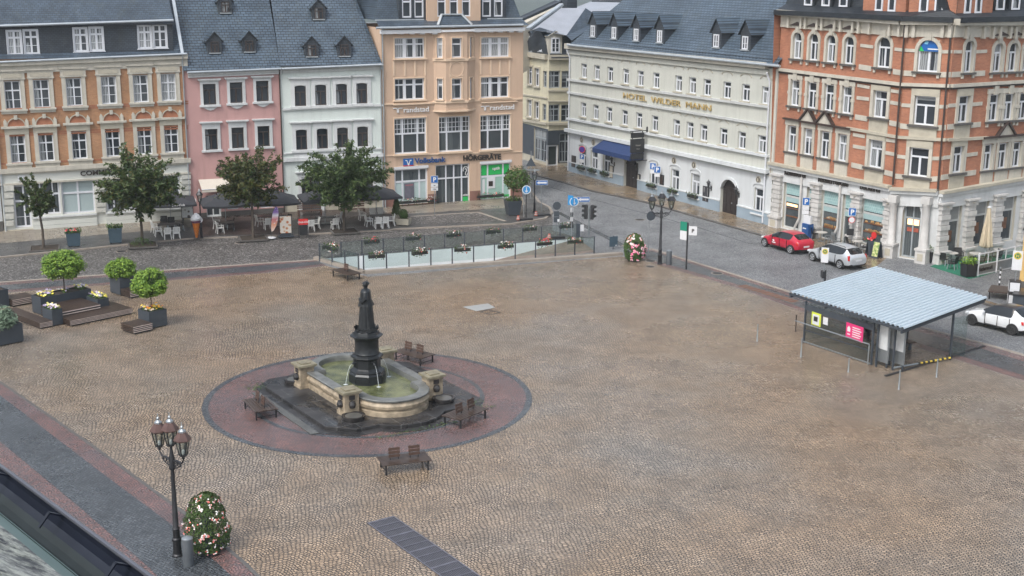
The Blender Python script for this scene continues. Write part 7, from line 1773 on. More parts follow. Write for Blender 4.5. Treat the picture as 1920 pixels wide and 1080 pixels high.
def table(px, py, w, d, label, mat, group, z=ZP, rz=RZ, rnd=False):
    t = thing('cafe_table', label, 'table', G(px, py, z), rz, group); mb = MB()
    if rnd: mb.lathe([(w/2, .70), (w/2, .74), (.01, .742)], mat, 20)
    else: mb.box(-w/2, w/2, -d/2, d/2, .70, .74, mat)
    mb.build('tabletop', t)
    if rnd: mb = MB(); mb.tube([(0, 0, .03), (0, 0, .7)], .03, m_steel, 8); mb.build('pedestal', t); mb = MB(); mb.bar((-.28, 0, .03), (.28, 0, .03), .06, .04, m_steel); mb.bar((0, -.28, .031), (0, .28, .031), .06, .04, m_steel); mb.build('foot', t)
    else:
        for x in (-1, 1):
            for y in (-1, 1): mb = MB(); mb.box(x*(w/2-.08)-.03, x*(w/2-.08)+.03, y*(d/2-.08)-.03, y*(d/2-.08)+.03, 0, .7, m_iron); mb.build('leg', t)
    return t
m_tab = M('dark_table', (.05, .045, .042), .4, .2, 4)
for a in ((318, 437, 1.7, .8, 'dark rectangular table under the lettered parasol'), (425, 434, 1.2, .8, 'dark table beside the lone white chair'), (497, 422, 1.3, .8, 'dark table under the parasol behind the feather flag'), (610, 424, 1.5, .8, 'dark table left of the wide tree trunk'), (714, 420, 1.7, .8, 'dark table at the last parasol by the peach building')): table(*a, m_tab, 'dark tables of the cafe terrace')
def pallet(px, py, label, w=2.0):
    t = thing('timber_bench', label, 'bench', G(px, py, ZP), RZ, 'timber benches against the mint house'); mb = MB()
    for i in range(5): mb.box(-w/2, w/2, .25+.0*i, .29, .55+.17*i, .67+.17*i, m_woodb)
    mb.build('backrest', t); mb = MB()
    for i in range(3): mb.box(-w/2, w/2, -.3+.18*i, -.15+.18*i, .42, .46, m_woodb)
    mb.build('seat', t)
    for s in (-1, 1): mb = MB(); mb.box(s*(w/2-.08)-.05, s*(w/2-.08)+.05, -.3, .25, 0, .42, m_woodb); mb.build('leg', t)
pallet(581, 404, 'brown timber bench below the arched door of the mint house'); pallet(662, 401, 'brown timber bench behind the wide street tree')
# ice cream cone figure
t = thing('ice_cream_cone', 'giant ice cream cone figure with white swirl and orange wafer on the kerb', 'figure', G(369, 447, ZP)); s = (hz(G(369, 447, ZP), 399)-ZP)/2.05
m_waf = brickmat('orange_wafer', (.68, .22, .03), (.62, .19, .02), (.40, .11, .02), .12, .12, .02, var=.1, stain=0); mb = MB(); mb.lathe([(.06, .05), (.10, .1), (.30, 1.25), (.31, 1.3)], m_waf, 18); mb.build('wafer_cone', t, True)
mb = MB(); mb.lathe([(.3, 1.26), (.38, 1.3), (.4, 1.38), (.34, 1.44)], M('purple_cup', (.10, .03, .07), .4, .1), 18); mb.build('cup', t, True)
mb = MB(); pts = []; rs = []
for i in range(60): u = i/59; r = .30*(1-u)**.75; a = u*3.2*2*pi; pts.append((r*cos(a)+.02, r*sin(a), 1.46+u*.56)); rs.append(.19*(1-u)**.6+.03)
mb.tube(pts, rs, m_wht, 8); mb.build('swirl', t, True); mb = MB(); mb.lathe([(.26, 0), (.28, .03), (.1, .06)], m_kerbd, 16); mb.build('base', t); t.scale = (s, s, s)
# feather flag
t = thing('feather_flag', 'violet and orange feather flag on a round white foot', 'flag', G(509, 446.5, ZP), RZ); h = hz(G(509, 446.5, ZP), 388)-ZP
n = N('flag_print'); x, y, z = n.sep(n.obj()); rp = n.n('ShaderNodeValToRGB'); n.set(rp.inputs[0], n.math('DIVIDE', z, h)); e = rp.color_ramp.elements; e[0].position = .15; e[0].color = (.7, .65, .6, 1); e[1].position = 1; e[1].color = (.12, .08, .30, 1)
for p_, c_ in ((.42, (.75, .35, .22)), (.6, (.55, .18, .2)), (.72, (.7, .66, .7)), (.82, (.25, .14, .4))): k = e.new(p_); k.color = c4(c_)
n.col(n.mix(n.math('GREATER_THAN', n.noise(n.obj(), 5.0, 2), .62), rp.outputs[0], (.72, .7, .7))); n.rough(.7); mb = MB(); pv = [(0.02, .5), (.0, .75), (.05, h*.55), (.16, h*.8), (.34, h*.97), (.48, h), (.58, h*.93), (.6, h*.75), (.52, h*.55), (.38, h*.38), (.2, h*.24)]
mb.slab(pv, -.008, .008, n.m); mb.build('cloth', t); mb = MB(); mb.tube([(0, 0, 0), (.0, 0, h*.5), (.14, 0, h*.8), (.36, 0, h*.99), (.5, 0, h*1.01)], .012, m_black, 6); mb.build('pole', t, True); mb = MB(); mb.lathe([(.33, 0), (.34, .05), (.25, .1), (.05, .12)], m_wht, 18); mb.build('foot', t, True)
# poster stands and boards
def poster(px, py, w, h, label, face, rz=0, frame=m_black, foot=True, z=ZP, extra=None):
    t = thing('poster_stand', label, 'poster stand', G(px, py, z), RZ+rz); mb = MB(); mb.box(-w/2, w/2, -.04, .04, .22, .22+h, frame); mb.build('frame', t); mb = MB(); mb.box(-w/2+.05, w/2-.05, -.055, -.04, .28, .16+h, face); mb.build('poster', t)
    if foot: mb = MB(); mb.box(-w/2-.1, w/2+.1, -.3, .3, 0, .12, m_anth); mb.box(-w/2+.1, w/2-.1, -.05, .05, .12, .22, m_anth); mb.build('foot', t)
    return t, w, h
n = N('food_poster'); vo = n.n('ShaderNodeTexVoronoi'); vo.inputs['Scale'].default_value = 3.6; n.set(vo.inputs['Vector'], n.obj()); rp = n.n('ShaderNodeValToRGB'); n.set(rp.inputs[0], vo.outputs['Distance']); e = rp.color_ramp.elements; e[0].color = (.5, .12, .05, 1); e[0].position = .2; e[1].color = (.74, .68, .6, 1); e[1].position = .5; k = e.new(.36); k.color = (.6, .36, .2, 1); n.col(rp.outputs[0]); n.rough(.4)
poster(536, 443.5, .95, 1.42, 'poster stand with photographs of dishes on a grey foot', n.m)
n = N('dish_poster'); vo = n.n('ShaderNodeTexVoronoi'); vo.inputs['Scale'].default_value = 3.0; n.set(vo.inputs['Vector'], n.obj()); n.col(n.ramp(vo.outputs['Distance'], (.1, .07, .06), (.72, .74, .74), .25, .42)); n.rough(.4)
poster(352, 414, .95, 1.5, 'white dish poster on the wall behind the ice cream cone', n.m, foot=False)
t = thing('menu_stand', 'menu stand with red header and dark board beside a white chair', 'menu stand', G(569.5, 444.5, ZP), RZ); mb = MB(); mb.box(-.36, .36, -.03, .03, .95, 1.4, m_red_); mb.build('header', t); link('lettering', text_mesh('Coca-Cola', m_txtw, .15, bold=.03, depth=.004, shear=.3, align='CENTER'), t, (0, -.04, 1.1)); mb = MB(); mb.box(-.30, .30, -.025, .025, .15, .94, m_black); mb.build('board', t)
for s in (-1, 1): mb = MB(); mb.bar((s*.33, -.02, 1.0), (s*.36, -.2, 0), .03, .03, m_iron); mb.bar((s*.33, .02, 1.0), (s*.36, .25, 0), .03, .03, m_iron); mb.build('leg', t)
# cypress and stone trough
t = thing('clipped_cypress', 'dark clipped cone cypress in a pot beside the last cafe table', 'potted plant', G(743.5, 416, ZP)); mb = MB(); tub(mb, .7, .7, .65, m_stone, .06); mb.build('pot', t, fix=False); rr = random.Random(77); mb = MB()
for i in range(1500): z = rr.random(); a = rr.uniform(0, 6.28); r = .46*(1-z*.82)*rr.random()**.3; leaf(mb, Vector((r*cos(a), r*sin(a), .55+1.55*z)), Vector((cos(a), sin(a), .4))+rdir(rr)*.6, .07, m_leafd, rr)
mb.build('foliage', t, fix=False)
t = thing('stone_trough', 'stone trough with a small round bush at the edge of the parking bay', 'potted plant', G(757, 422, ZP), RZ-.6); mb = MB(); tub(mb, 1.1, .7, .55, m_stone, .05, False); mb.build('trough', t, fix=False); mb = MB(); cloud(mb, (0, 0, .85), (.42, .38, .5), 900, .075, [m_leafd, m_leafm], rr, 8, .15, .3); mb.build('bush', t, fix=False)
for px, lb in ((764, 'long flower box under the left shop window of the peach building'), (799, 'flower box beside the shop door of the peach building'), (918, 'flower box under the green shop window')):
    p = F4.A+F4.x*F4.uv(px, 386)[0]-F4.y*.02+Vector((0, 0, .62)); fbox(p, F4.x, -.2, lb, m_flw, int(px), 2.2 if px != 918 else 2.6, 'flower boxes of the peach building', 22)
for k, (a_, b_, c_) in enumerate(HOTEL_SILLS):
    lb = ('low window box with dark plants at the hotel window nearest the side street', 'window box with dark plants at the second hotel window from the side street', 'window box with dark plants at the hotel window left of the blue awning', 'window box with dark plants at the hotel window right of the blue awning', 'window box with dark plants at the hotel window behind the street lamp', 'window box with dark plants at the hotel window left of the arched gate')[k]
    p = F6.A+F6.x*((a_+b_)/2)-F6.y*.04+Vector((0, 0, c_+.28)); t = fbox(p, F6.x, -.2, lb, m_leafd, 200+k, b_-a_+.1, 'window boxes of the hotel', 8)

# ================================================================ SIGNS
m_pole = M('sign_pole', (.30, .32, .34), .4, .12, 3, metal=.6)
FACE = RZ      # plates face the camera side by default
def signpost(px, py, top, label, plates, name='road_sign', cat='road sign', rz=0.0, z=0.0, pm=None, r=.03, group=None):
    b = G(px, py, z); t = thing(name, label, cat, b, rz, group); h = hz(b, top)-z; mb = MB(); mb.tube([(0, 0, -.05), (0, 0, h)], r, pm or m_pole, 8); mb.build('pole', t, True)
    for p in plates: p(t, h)
    return t
def disc(zo, r, mat, ring=None, x=0, back=m_steel, rz=0):
    def f(t, h):
        mb = MB(); n = 24; P = lambda q: [(x+q*cos(2*pi*i/n), h+zo+q*sin(2*pi*i/n)) for i in range(n)][::-1]
        mb.slab(P(r), -.055, -.035, ring or mat); 
        if ring: mb.slab(P(r*.82), -.062, -.05, mat)
        mb.slab(P(r*.98), -.034, -.028, back); o = mb.build('sign_plate', t, rz=rz); return o
    return f
def plate(zo, w, hh, mat, x=0, txt=None, tm=None, th=None, rz=0, y=-.035, border=None):
    def f(t, h):
        mb = MB(); z = h+zo; mb.box(x-w/2, x+w/2, y-.02, y, z-hh/2, z+hh/2, border or mat)
        if border: mb.box(x-w/2+.03, x+w/2-.03, y-.026, y-.018, z-hh/2+.03, z+hh/2-.03, mat)
        o = mb.build('sign_plate', t, rz=rz)
        if txt: link('symbol', text_mesh(txt, tm or m_txtw, th or hh*.6, bold=.05, depth=.004, align='CENTER'), o, (x, y-.03, z-(th or hh*.6)/2))
    return f
def arrow(zo, w=1.0, hh=.4, rz=0, x=0):
    def f(t, h):
        mb = MB(); z = h+zo; mb.box(x-w/2, x+w/2, -.055, -.035, z-hh/2, z+hh/2, m_wht); mb.box(x-w/2+.02, x+w/2-.02, -.06, -.05, z-hh/2+.02, z+hh/2-.02, m_blue); o = mb.build('sign_plate', t, rz=rz)
        mb = MB(); a = hh*.36; mb.slab([(x-w*.42, z), (x-w*.2, z+a), (x-w*.2, z+a*.5), (x+w*.42, z+a*.5), (x+w*.42, z-a*.5), (x-w*.2, z-a*.5), (x-w*.2, z-a)], -.07, -.058, m_wht); link('arrow', mb.mesh('arrow'), o)
    return f
def roundarrow(zo, r=.3, rz=0, x=0):
    d_ = disc(zo, r, M('sign_light_blue', (.02, .22, .50), .35, .04), m_wht, x, rz=rz)
    def f(t, h):
        o = d_(t, h); mb = MB(); z = h+zo; mb.slab([(x-.03, z+r*.6), (x+.03, z+r*.6), (x+.03, z-r*.2), (x+.15, z-r*.2), (x, z-r*.65), (x-.15, z-r*.2), (x-.03, z-r*.2)], -.075, -.062, m_wht); link('arrow', mb.mesh('arrow'), o)
    return f
signpost(815, 404, 329, 'blue parking sign with small white plates in front of the shop door', [plate(-.32, .6, .6, m_blue, txt='P', border=m_wht), plate(-.8, .58, .28, m_wht, txt='▬', tm=m_txtk, th=.1), plate(-1.12, .58, .26, m_wht, txt='2 Std', tm=m_txtk, th=.1)], z=ZP, rz=.2)
signpost(986.5, 411, 346, 'round blue arrow sign on a dark pole behind a striped foot', [roundarrow(-.42, .36)], z=ZP, rz=.15, pm=m_iron, name='direction_sign'); signpost(982, 407, 350, 'second round sign seen from behind beside the blue arrow sign', [disc(-.4, .34, m_steel, x=-.05, rz=2.4)], z=ZP)
signpost(1015, 400, 338, 'one way arrow sign on a leaning pole at the rounded kerb', [arrow(-.2)], z=ZP, rz=.1); signpost(1092.5, 437, 369, 'one way arrow sign beside the traffic light', [arrow(-.2)], rz=.1)
signpost(995, 372, 283, 'triangular sign seen from behind with cross plates above the corner lantern', [lambda t, h: (lambda mb: (mb.slab([(-.45, h-1.35), (.45, h-1.35), (0, h-.55)], -.04, -.02, m_anth), mb.box(-.75, .75, -.05, -.03, h-1.75, h-1.62, m_steel), mb.build('sign_plate', t)))(MB())], z=ZP, r=.04)
signpost(1043, 441, 378, 'round sign seen from behind with two small plates on a thin pole', [disc(-.32, .31, m_anth, x=.02, rz=.0), plate(-.95, .42, .42, m_anth), plate(-1.4, .42, .42, m_anth), plate(-1.45, .16, .2, m_wht, x=.15, y=-.06)])
signpost(1071.5, 447, 366, 'light blue arrow signs on a black and white banded pole', [roundarrow(-.5, .36, x=.15, rz=.2), plate(-.4, .5, .75, M('sign_light_blue', (.02, .22, .5)), x=-.1, rz=-.7)]+[plate(-1.15-.35*i, .2, .34, m_wht if i % 2 == 0 else m_black, y=.06) for i in range(4)], name='direction_sign')
# traffic light
b = G(1103.7, 442); h = hz(b, 383); t = thing('traffic_light', 'grey post with two dark traffic signal heads at the ramp end', 'traffic light', b); mb = MB(); mb.tube([(0, 0, 0), (0, 0, h-.2)], .07, m_steel, 10); mb.build('post', t, True)
for k, (rz, off) in enumerate(((1.2, .22), (-1.9, .22))):
    mb = MB(); mb.box(-.145, .145, -off-.14, -off+.08, h-1.15, h-.05, m_black)
    for i in range(3):
        z = h-.22-.36*i
        for a in range(7): an = pi*a/6; mb.obox((.13*cos(an), -off-.24, z+.13*sin(an)), (.03, 0, 0), (0, .1, 0), (0, 0, .02), m_black)
    q = mb.build('signal_head', t, rz=rz)
    for i, c_ in enumerate(((.16, .02, .02), (.16, .10, .02), (.02, .14, .06))): mb = MB(); z = h-.22-.36*i; n = 12; mb.slab([(.11*cos(2*pi*j/n), z+.11*sin(2*pi*j/n)) for j in range(n)][::-1], -off-.17, -off-.155, M('lens_%s' % ('red', 'amber', 'green')[i], c_, .2)); link('lens', mb.mesh('lens'), q)
mb = MB(); mb.bar((-.08, 0, h-.3), (.08, 0, h-.3), .5, .05, m_steel); mb.build('arm', t)
# boxes and boards near the ramp end
t = thing('switch_cabinet', 'narrow grey cabinet with white notice by the traffic light', 'cabinet', G(1083.5, 447), RZ); mb = MB(); mb.box(-.12, .12, -.12, .12, 0, 1.15, m_anth); mb.build('body', t); mb = MB(); mb.box(.14, .45, -.06, 0, .55, 1.05, m_wht); mb.build('notice', t)
t = thing('info_board', 'small anthracite board on a stub post at the end of the ramp', 'board', G(1149.5, 467), RZ+.1); mb = MB(); mb.tube([(0, 0, 0), (0, 0, 1.0)], .04, m_anth, 8); mb.build('post', t, True); mb = MB(); mb.box(-.33, .33, -.07, -.03, .2, .95, m_bluegr); mb.box(.15, .25, -.08, -.07, .24, .32, m_wht); mb.build('board', t)
def stripefoot(px, py, label, dark=True):
    t = thing('sign_foot', label, 'sign foot', G(px, py, ZP), RZ, 'striped sign feet at the corner'); mb = MB(); mb.box(-.1, 1.0, -.22, .22, 0, .16, m_black); mb.build('base', t); mb = MB()
    for i in range(5): mb.lathe([(.15-.015*i, .06+.065*i), (.15-.015*i, .125+.065*i)], m_greyw if i % 2 else M('orange_red', (.42, .07, .03), .5, .06), 10, (-.2, 0, 0))
    mb.build('marker', t)
stripefoot(976, 413, 'orange striped marker and rubber foot of the round arrow sign'); stripefoot(1009.5, 405, 'orange striped marker and rubber foot of the one way sign')
t = stripefoot(1034.5, 447.5, 'orange marker and rubber foot behind the far ramp railing')
# hotel side signs
signpost(1098, 333, 276, 'no stopping and parking signs on a pole before the first hotel window', [disc(-.25, .34, M('violet_blue', (.07, .04, .25), .4, .05), m_red_, x=-.42), plate(-.95, .52, .52, m_blue, x=-.42, txt='P', border=m_wht), plate(-1.38, .42, .3, m_wht, x=-.42), lambda t, h: (lambda mb: (mb.bar((0, 0, h-.9), (-.42, 0, h-.9), .03, .03, m_pole), mb.bar((-.42, 0, h+.1), (-.42, 0, h-1.5), .03, .03, m_pole), mb.build('arm', t)))(MB())], z=ZP, rz=-.5)
signpost(1231, 368, 305, 'two blue parking signs on a pole before the hotel right of the awning', [plate(-.35, .6, .6, m_blue, x=-.42, txt='P', border=m_wht, rz=-.2), plate(-.85, .5, .3, m_wht, x=-.42, rz=-.2), plate(-.62, .6, .6, m_blue, x=.0, txt='P', border=m_wht), plate(-1.12, .5, .3, m_wht)], z=ZP, rz=-.3)
signpost(1507.5, 443, 369, 'blue parking sign with two white plates by the first bakery window', [plate(-.35, .55, .6, m_blue, txt='P', border=m_wht), plate(-.85, .5, .3, m_wht), plate(-1.2, .5, .3, m_wht)], z=ZP, rz=-.2); signpost(1596, 466, 387, 'blue parking sign with round badge by the second bakery pier', [plate(-.4, .55, .6, m_blue, txt='P', border=m_wht, x=-.1), disc(-1.0, .24, m_wht, m_red_, x=-.1), plate(-1.9, .5, .5, m_black, x=-.15)], z=ZP, rz=-.2)
signpost(1215.6, 474, 395, 'grey round sign seen from behind beside the far three armed lamp', [disc(-.38, .34, m_anth, x=.1, rz=0)], rz=.3)
signpost(1286.5, 505, 417, 'black sign post with green plate and two white plates on the street edge', [plate(-.32, .62, .62, M('sign_green', (.01, .20, .13), .4, .06), rz=2.4, x=.33), plate(-.95, .62, .62, m_wht, rz=2.4, x=.33), plate(-.55, .55, .62, m_wht, rz=-.2, x=.36, txt='P', tm=m_txtk, th=.25)], pm=m_black, r=.06, name='wayfinder_post', cat='sign post')
def stopH(px, py, top, label, big):
    b = G(px, py); h = hz(b, top); t = thing('bus_stop_sign', label, 'bus stop sign', b, -.35); mb = MB(); mb.tube([(0, 0, 0), (0, 0, h)], .035, m_pole, 8); mb.build('pole', t, True); w = .5*big; mb = MB(); mb.box(-w/2, w/2, -.07, -.04, h-1.05*big, h, m_wht); o = mb.build('sign_plate', t); n = 20; mb = MB(); r = .2*big; z = h-.27*big
    mb.slab([(r*cos(2*pi*j/n), z+r*sin(2*pi*j/n)) for j in range(n)][::-1], -.08, -.07, m_y); mb.slab([(r*.72*cos(2*pi*j/n), z+r*.72*sin(2*pi*j/n)) for j in range(n)][::-1], -.085, -.08, M('stop_green', (.03, .16, .08), .4, .05)); link('badge', mb.mesh('badge'), o); link('symbol', text_mesh('H', m_y, r*.8, bold=.04, depth=.004, align='CENTER'), o, (0, -.09, z-r*.4)); return t, h
stopH(1543.5, 531, 464, 'bus stop sign with round badge standing in front of the silver estate car', .95)
t, h = stopH(1899, 572, 470, 'tall bus stop sign with timetable boxes at the right edge of the view', 1.15)
for z in (h-2.2, h-3.0): mb = MB(); mb.box(-.34, .34, -.34, .34, z-.36, z+.32, m_black); mb.box(-.28, .28, -.36, -.34, z-.3, z+.26, m_wht); mb.box(-.36, -.34, -.28, .28, z-.3, z+.26, m_wht); mb.build('timetable_box', t)
mb = MB(); mb.box(-.1, .1, -.4, .1, .35, .8, m_black); t = thing('mailbox', 'small black box on the ground by the bus stop pole behind the shelter roof', 'box', G(1541, 529)); mb.build('body', t); mb = MB(); mb.tube([(0.2, 0, 0), (.2, 0, .8)], .06, m_black, 8); mb.build('stub', t)
t = thing('striped_bollard', 'black and white banded bollard near the yellow house corner', 'bollard', G(1873.5, 535, ZP)); mb = MB()
for i in range(7): mb.lathe([(.06, .16*i), (.06, .16*(i+1))], m_wht if i % 2 else m_black, 10)
mb.build('shaft', t); mb = MB(); mb.lathe([(.08, 1.1), (.085, 1.18), (.01, 1.22)], m_steel, 10); mb.build('cap', t)
t = thing('low_stage', 'dark low platform table behind the white car', 'platform', G(1895, 562), -.45); mb = MB(); mb.box(-1.3, 1.3, -.9, .9, .55, .63, m_wood); mb.build('top', t)
for x in (-1, 1):
    for y in (-1, 1): mb = MB(); mb.box(x*1.2-.04, x*1.2+.04, y*.8-.04, y*.8+.04, 0, .55, m_iron); mb.build('leg', t)
t = thing('wheeled_bin', 'dark rubbish container cut by the right frame edge', 'bin', G(1917, 580), -.4); mb = MB(); mb.prism([(-.6, -.4), (.6, -.4), (.6, .4), (-.6, .4)], .08, .9, m_anth); mb.build('body', t); mb = MB(); mb.slab([(-.65, .9), (.65, .9), (.6, 1.0), (-.6, 1.0)], -.45, .45, m_black); mb.build('lid', t)

# ================================================================ CORNER CAFE
m_carpet = M('green_carpet', (.012, .13, .075), .85, .2, 3); mb = MB(); P = [G(1744, 500, ZP), G(1817, 523.5, ZP), G(1838, 519, ZP), G(1905, 500, ZP), G(1905, 478, ZP), G(1800, 476, ZP)]; mb.face([p+Vector((0, 0, .012)) for p in P], m_carpet); tag(mb.build('green_carpet', fix=False), 'green carpet laid under the corner cafe terrace', 'carpet')
post_px = [(1832.4, 518), (1867, 510.5), (1899, 503), (1934, 495)]
P = [G(x, y, ZP) for x, y in post_px]; t = thing('terrace_screen', 'low glass terrace screen with grey lower panels and cafe lettering', 'screen', P[0]); o = P[0]
for p in P: q = p-o; mb = MB(); mb.box(q.x-.05, q.x+.05, q.y-.05, q.y+.05, 0, 1.55, m_pvc); mb.build('post', t)
for i in range(3):
    a, b = P[i]-o, P[i+1]-o; u = lambda z: Vector((0, 0, z)); mb = MB(); mb.bar(a+u(.42), b+u(.42), .03, .6, m_steel); mb.build('panel', t); mb = MB(); mb.bar(a+u(1.14), b+u(1.14), .015, .7, m_glass); mb.build('glass_panel', t); mb = MB()
    for z in (.08, .76, 1.5): mb.bar(a+u(z), b+u(z), .06, .07, m_pvc)
    mb.bar((a+b)/2+u(.76), (a+b)/2+u(1.5), .05, .05, m_pvc); mb.build('rail', t)
dv = (P[1]-P[0]); link('lettering', text_mesh('Ratsherrencafé', m_txtk, .28, bold=.03, depth=.004, width=1.5), t, tuple(dv.normalized()*.12+Vector((dv.y, -dv.x, 0)).normalized()*.03+Vector((0, 0, .32))), atan2(dv.y, dv.x))
t = thing('closed_parasol', 'closed beige parasol standing behind the terrace screen', 'parasol', G(1846, 487, ZP)); h = hz(G(1846, 487, ZP), 389)-ZP; mb = MB(); n = 32; prof = [(.10, h), (.13, h-.12), (.16, h-.6), (.26, h*.62), (.36, h*.36), (.40, h*.27), (.28, h*.24)]
i0 = 0
for r, z in prof:
    for k in range(n): a = 2*pi*k/n; q = r*(1+.22*sin(a*8)*min(1, (h-z)/1.2)); mb.v.append((q*cos(a), q*sin(a), z))
for j in range(len(prof)-1):
    for k in range(n): k2 = (k+1) % n; mb.f.append((j*n+k, j*n+k2, (j+1)*n+k2, (j+1)*n+k)); mb.m.append(mb.mi(m_beige))
mb.build('cloth', t, True); mb = MB(); mb.tube([(0, 0, 0), (0, 0, h+.1)], .035, m_pvc, 8); mb.build('pole', t, True); mb = MB(); mb.box(-.4, .4, -.4, .4, 0, .1, m_kerbd); mb.build('base', t); mb = MB(); mb.lathe([(.14, h-.02), (.16, h+.02), (.05, h+.1)], m_wht, 10); mb.build('cap', t)
G2 = 'black chairs of the corner cafe'
for a in ((1769, 497, -60, 'black chair nearest the corner cafe door'), (1785, 505, 30, 'black chair at the front of the green carpet'), (1797, 490, 160, 'black chair behind the white cafe table on the carpet'), (1822, 503, -40, 'black chair beside the yellow leaved planter'), (1838, 500, 60, 'black chair just inside the left end of the terrace screen'), (1868, 492, 100, 'black chair inside the middle of the terrace screen'), (1858, 478, 170, 'black chair against the cafe wall behind the closed parasol')): chair(*a, kind=CHB, group=G2)
m_tabw = M('pale_table', (.42, .41, .38), .35, .1, 3)
for a in ((1783, 493, .9, .9, 'pale round table on the green carpet near the cafe door'), (1828, 494, .9, .9, 'pale round table beside the closed parasol'), (1872, 486, .9, .9, 'pale round table inside the right part of the screen')): table(*a, m_tabw, 'pale tables of the corner cafe', rnd=True)
for a in ((1539.5, 453, .85, .85, 'pale bistro table between the blue news box and second bakery window'), (1606.5, 470, .8, .8, 'pale bistro table before the third bakery window')): table(*a, m_tabw, 'pale bistro tables before the bakery', rnd=True)
for a in ((1526, 448, -100, 'black chair left of the first bakery bistro table'), (1594, 467, -100, 'black chair left of the second bakery bistro table'), (1620, 474, 80, 'black chair right of the second bakery bistro table')): chair(*a, kind=CHB, group='black chairs before the bakery')
CHG = chair_mesh(m_steel, m_steel)
for a in ((1554, 459, 90, 'grey metal chair right of the first bakery bistro table'), (1567, 462, -90, 'grey metal chair before the white drain pipe')): chair(*a, kind=CHG, group='grey metal chairs before the bakery')
planter(1747, 491.5, .85, .85, .8, 'black box planter with round bush by the corner cafe door', 61, m_leafm, None, 0, m_black, .05, ph=.55); planter(1815, 518.5, .85, .75, .9, 'black box planter with yellow green leaves at the carpet corner', 62, m_leafb, None, 0, m_black, .05, ph=.45)
t = thing('news_box', 'blue newspaper box with white header beside the first bakery window', 'news box', G(1513, 447, ZP), F7.rz); mb = MB(); mb.box(-.36, .36, -.25, .25, .05, 1.15, m_txtb); mb.build('body', t); mb = MB(); mb.box(-.38, .38, -.1, .1, 1.16, 1.75, m_wht); mb.build('header', t); mb = MB(); mb.box(-.25, .12, -.262, -.25, .75, .84, m_txtw); mb.build('print', t)
t = thing('sandwich_board', 'green and yellow sandwich board leaning before the bakery pier', 'sandwich board', G(1643.5, 483, ZP), F7.rz+.1); mb = MB()
for s in (-1, 1): mb.face([(-.31, s*.28, 0), (.31, s*.28, 0), (.31, s*.04, 1.2), (-.31, s*.04, 1.2)], m_anth)
mb.build('boards', t, fix=False); n = N('garden_poster'); n.col(n.ramp(n.noise(n.obj(), 5, 3), (.10, .22, .04), (.62, .6, .3), .4, .62)); n.rough(.5); mb = MB(); mb.face([(-.25, -.262, .12), (.25, -.262, .12), (.25, -.062, 1.12), (-.25, -.062, 1.12)], n.m); mb.build('poster', t, fix=False)
t = thing('sandwich_board', 'dark sandwich board seen edge on beside the green one', 'sandwich board', G(1632, 480, ZP), F7.rz+1.3); mb = MB()
for s in (-1, 1): mb.face([(-.31, s*.28, 0), (.31, s*.28, 0), (.31, s*.04, 1.1), (-.31, s*.04, 1.1)], m_anth)
mb.build('boards', t, fix=False)
t = thing('round_sign', 'round red sign among red flowers behind the sandwich boards', 'sign', G(1637, 474, ZP), F7.rz); mb = MB(); mb.tube([(0, 0, 0), (0, 0, 1.3)], .03, m_iron, 8); mb.build('post', t); mb = MB(); n = 18; mb.slab([(.25*cos(2*pi*j/n), 1.3+.25*sin(2*pi*j/n)) for j in range(n)][::-1], -.05, -.02, m_red_); mb.build('disc', t); rr = random.Random(8); mb = MB(); plantbed_at(mb, -.5, 0, .9, .4, .75, rr, m_flr, 26, .07); bs(mb, 'flowers', t)

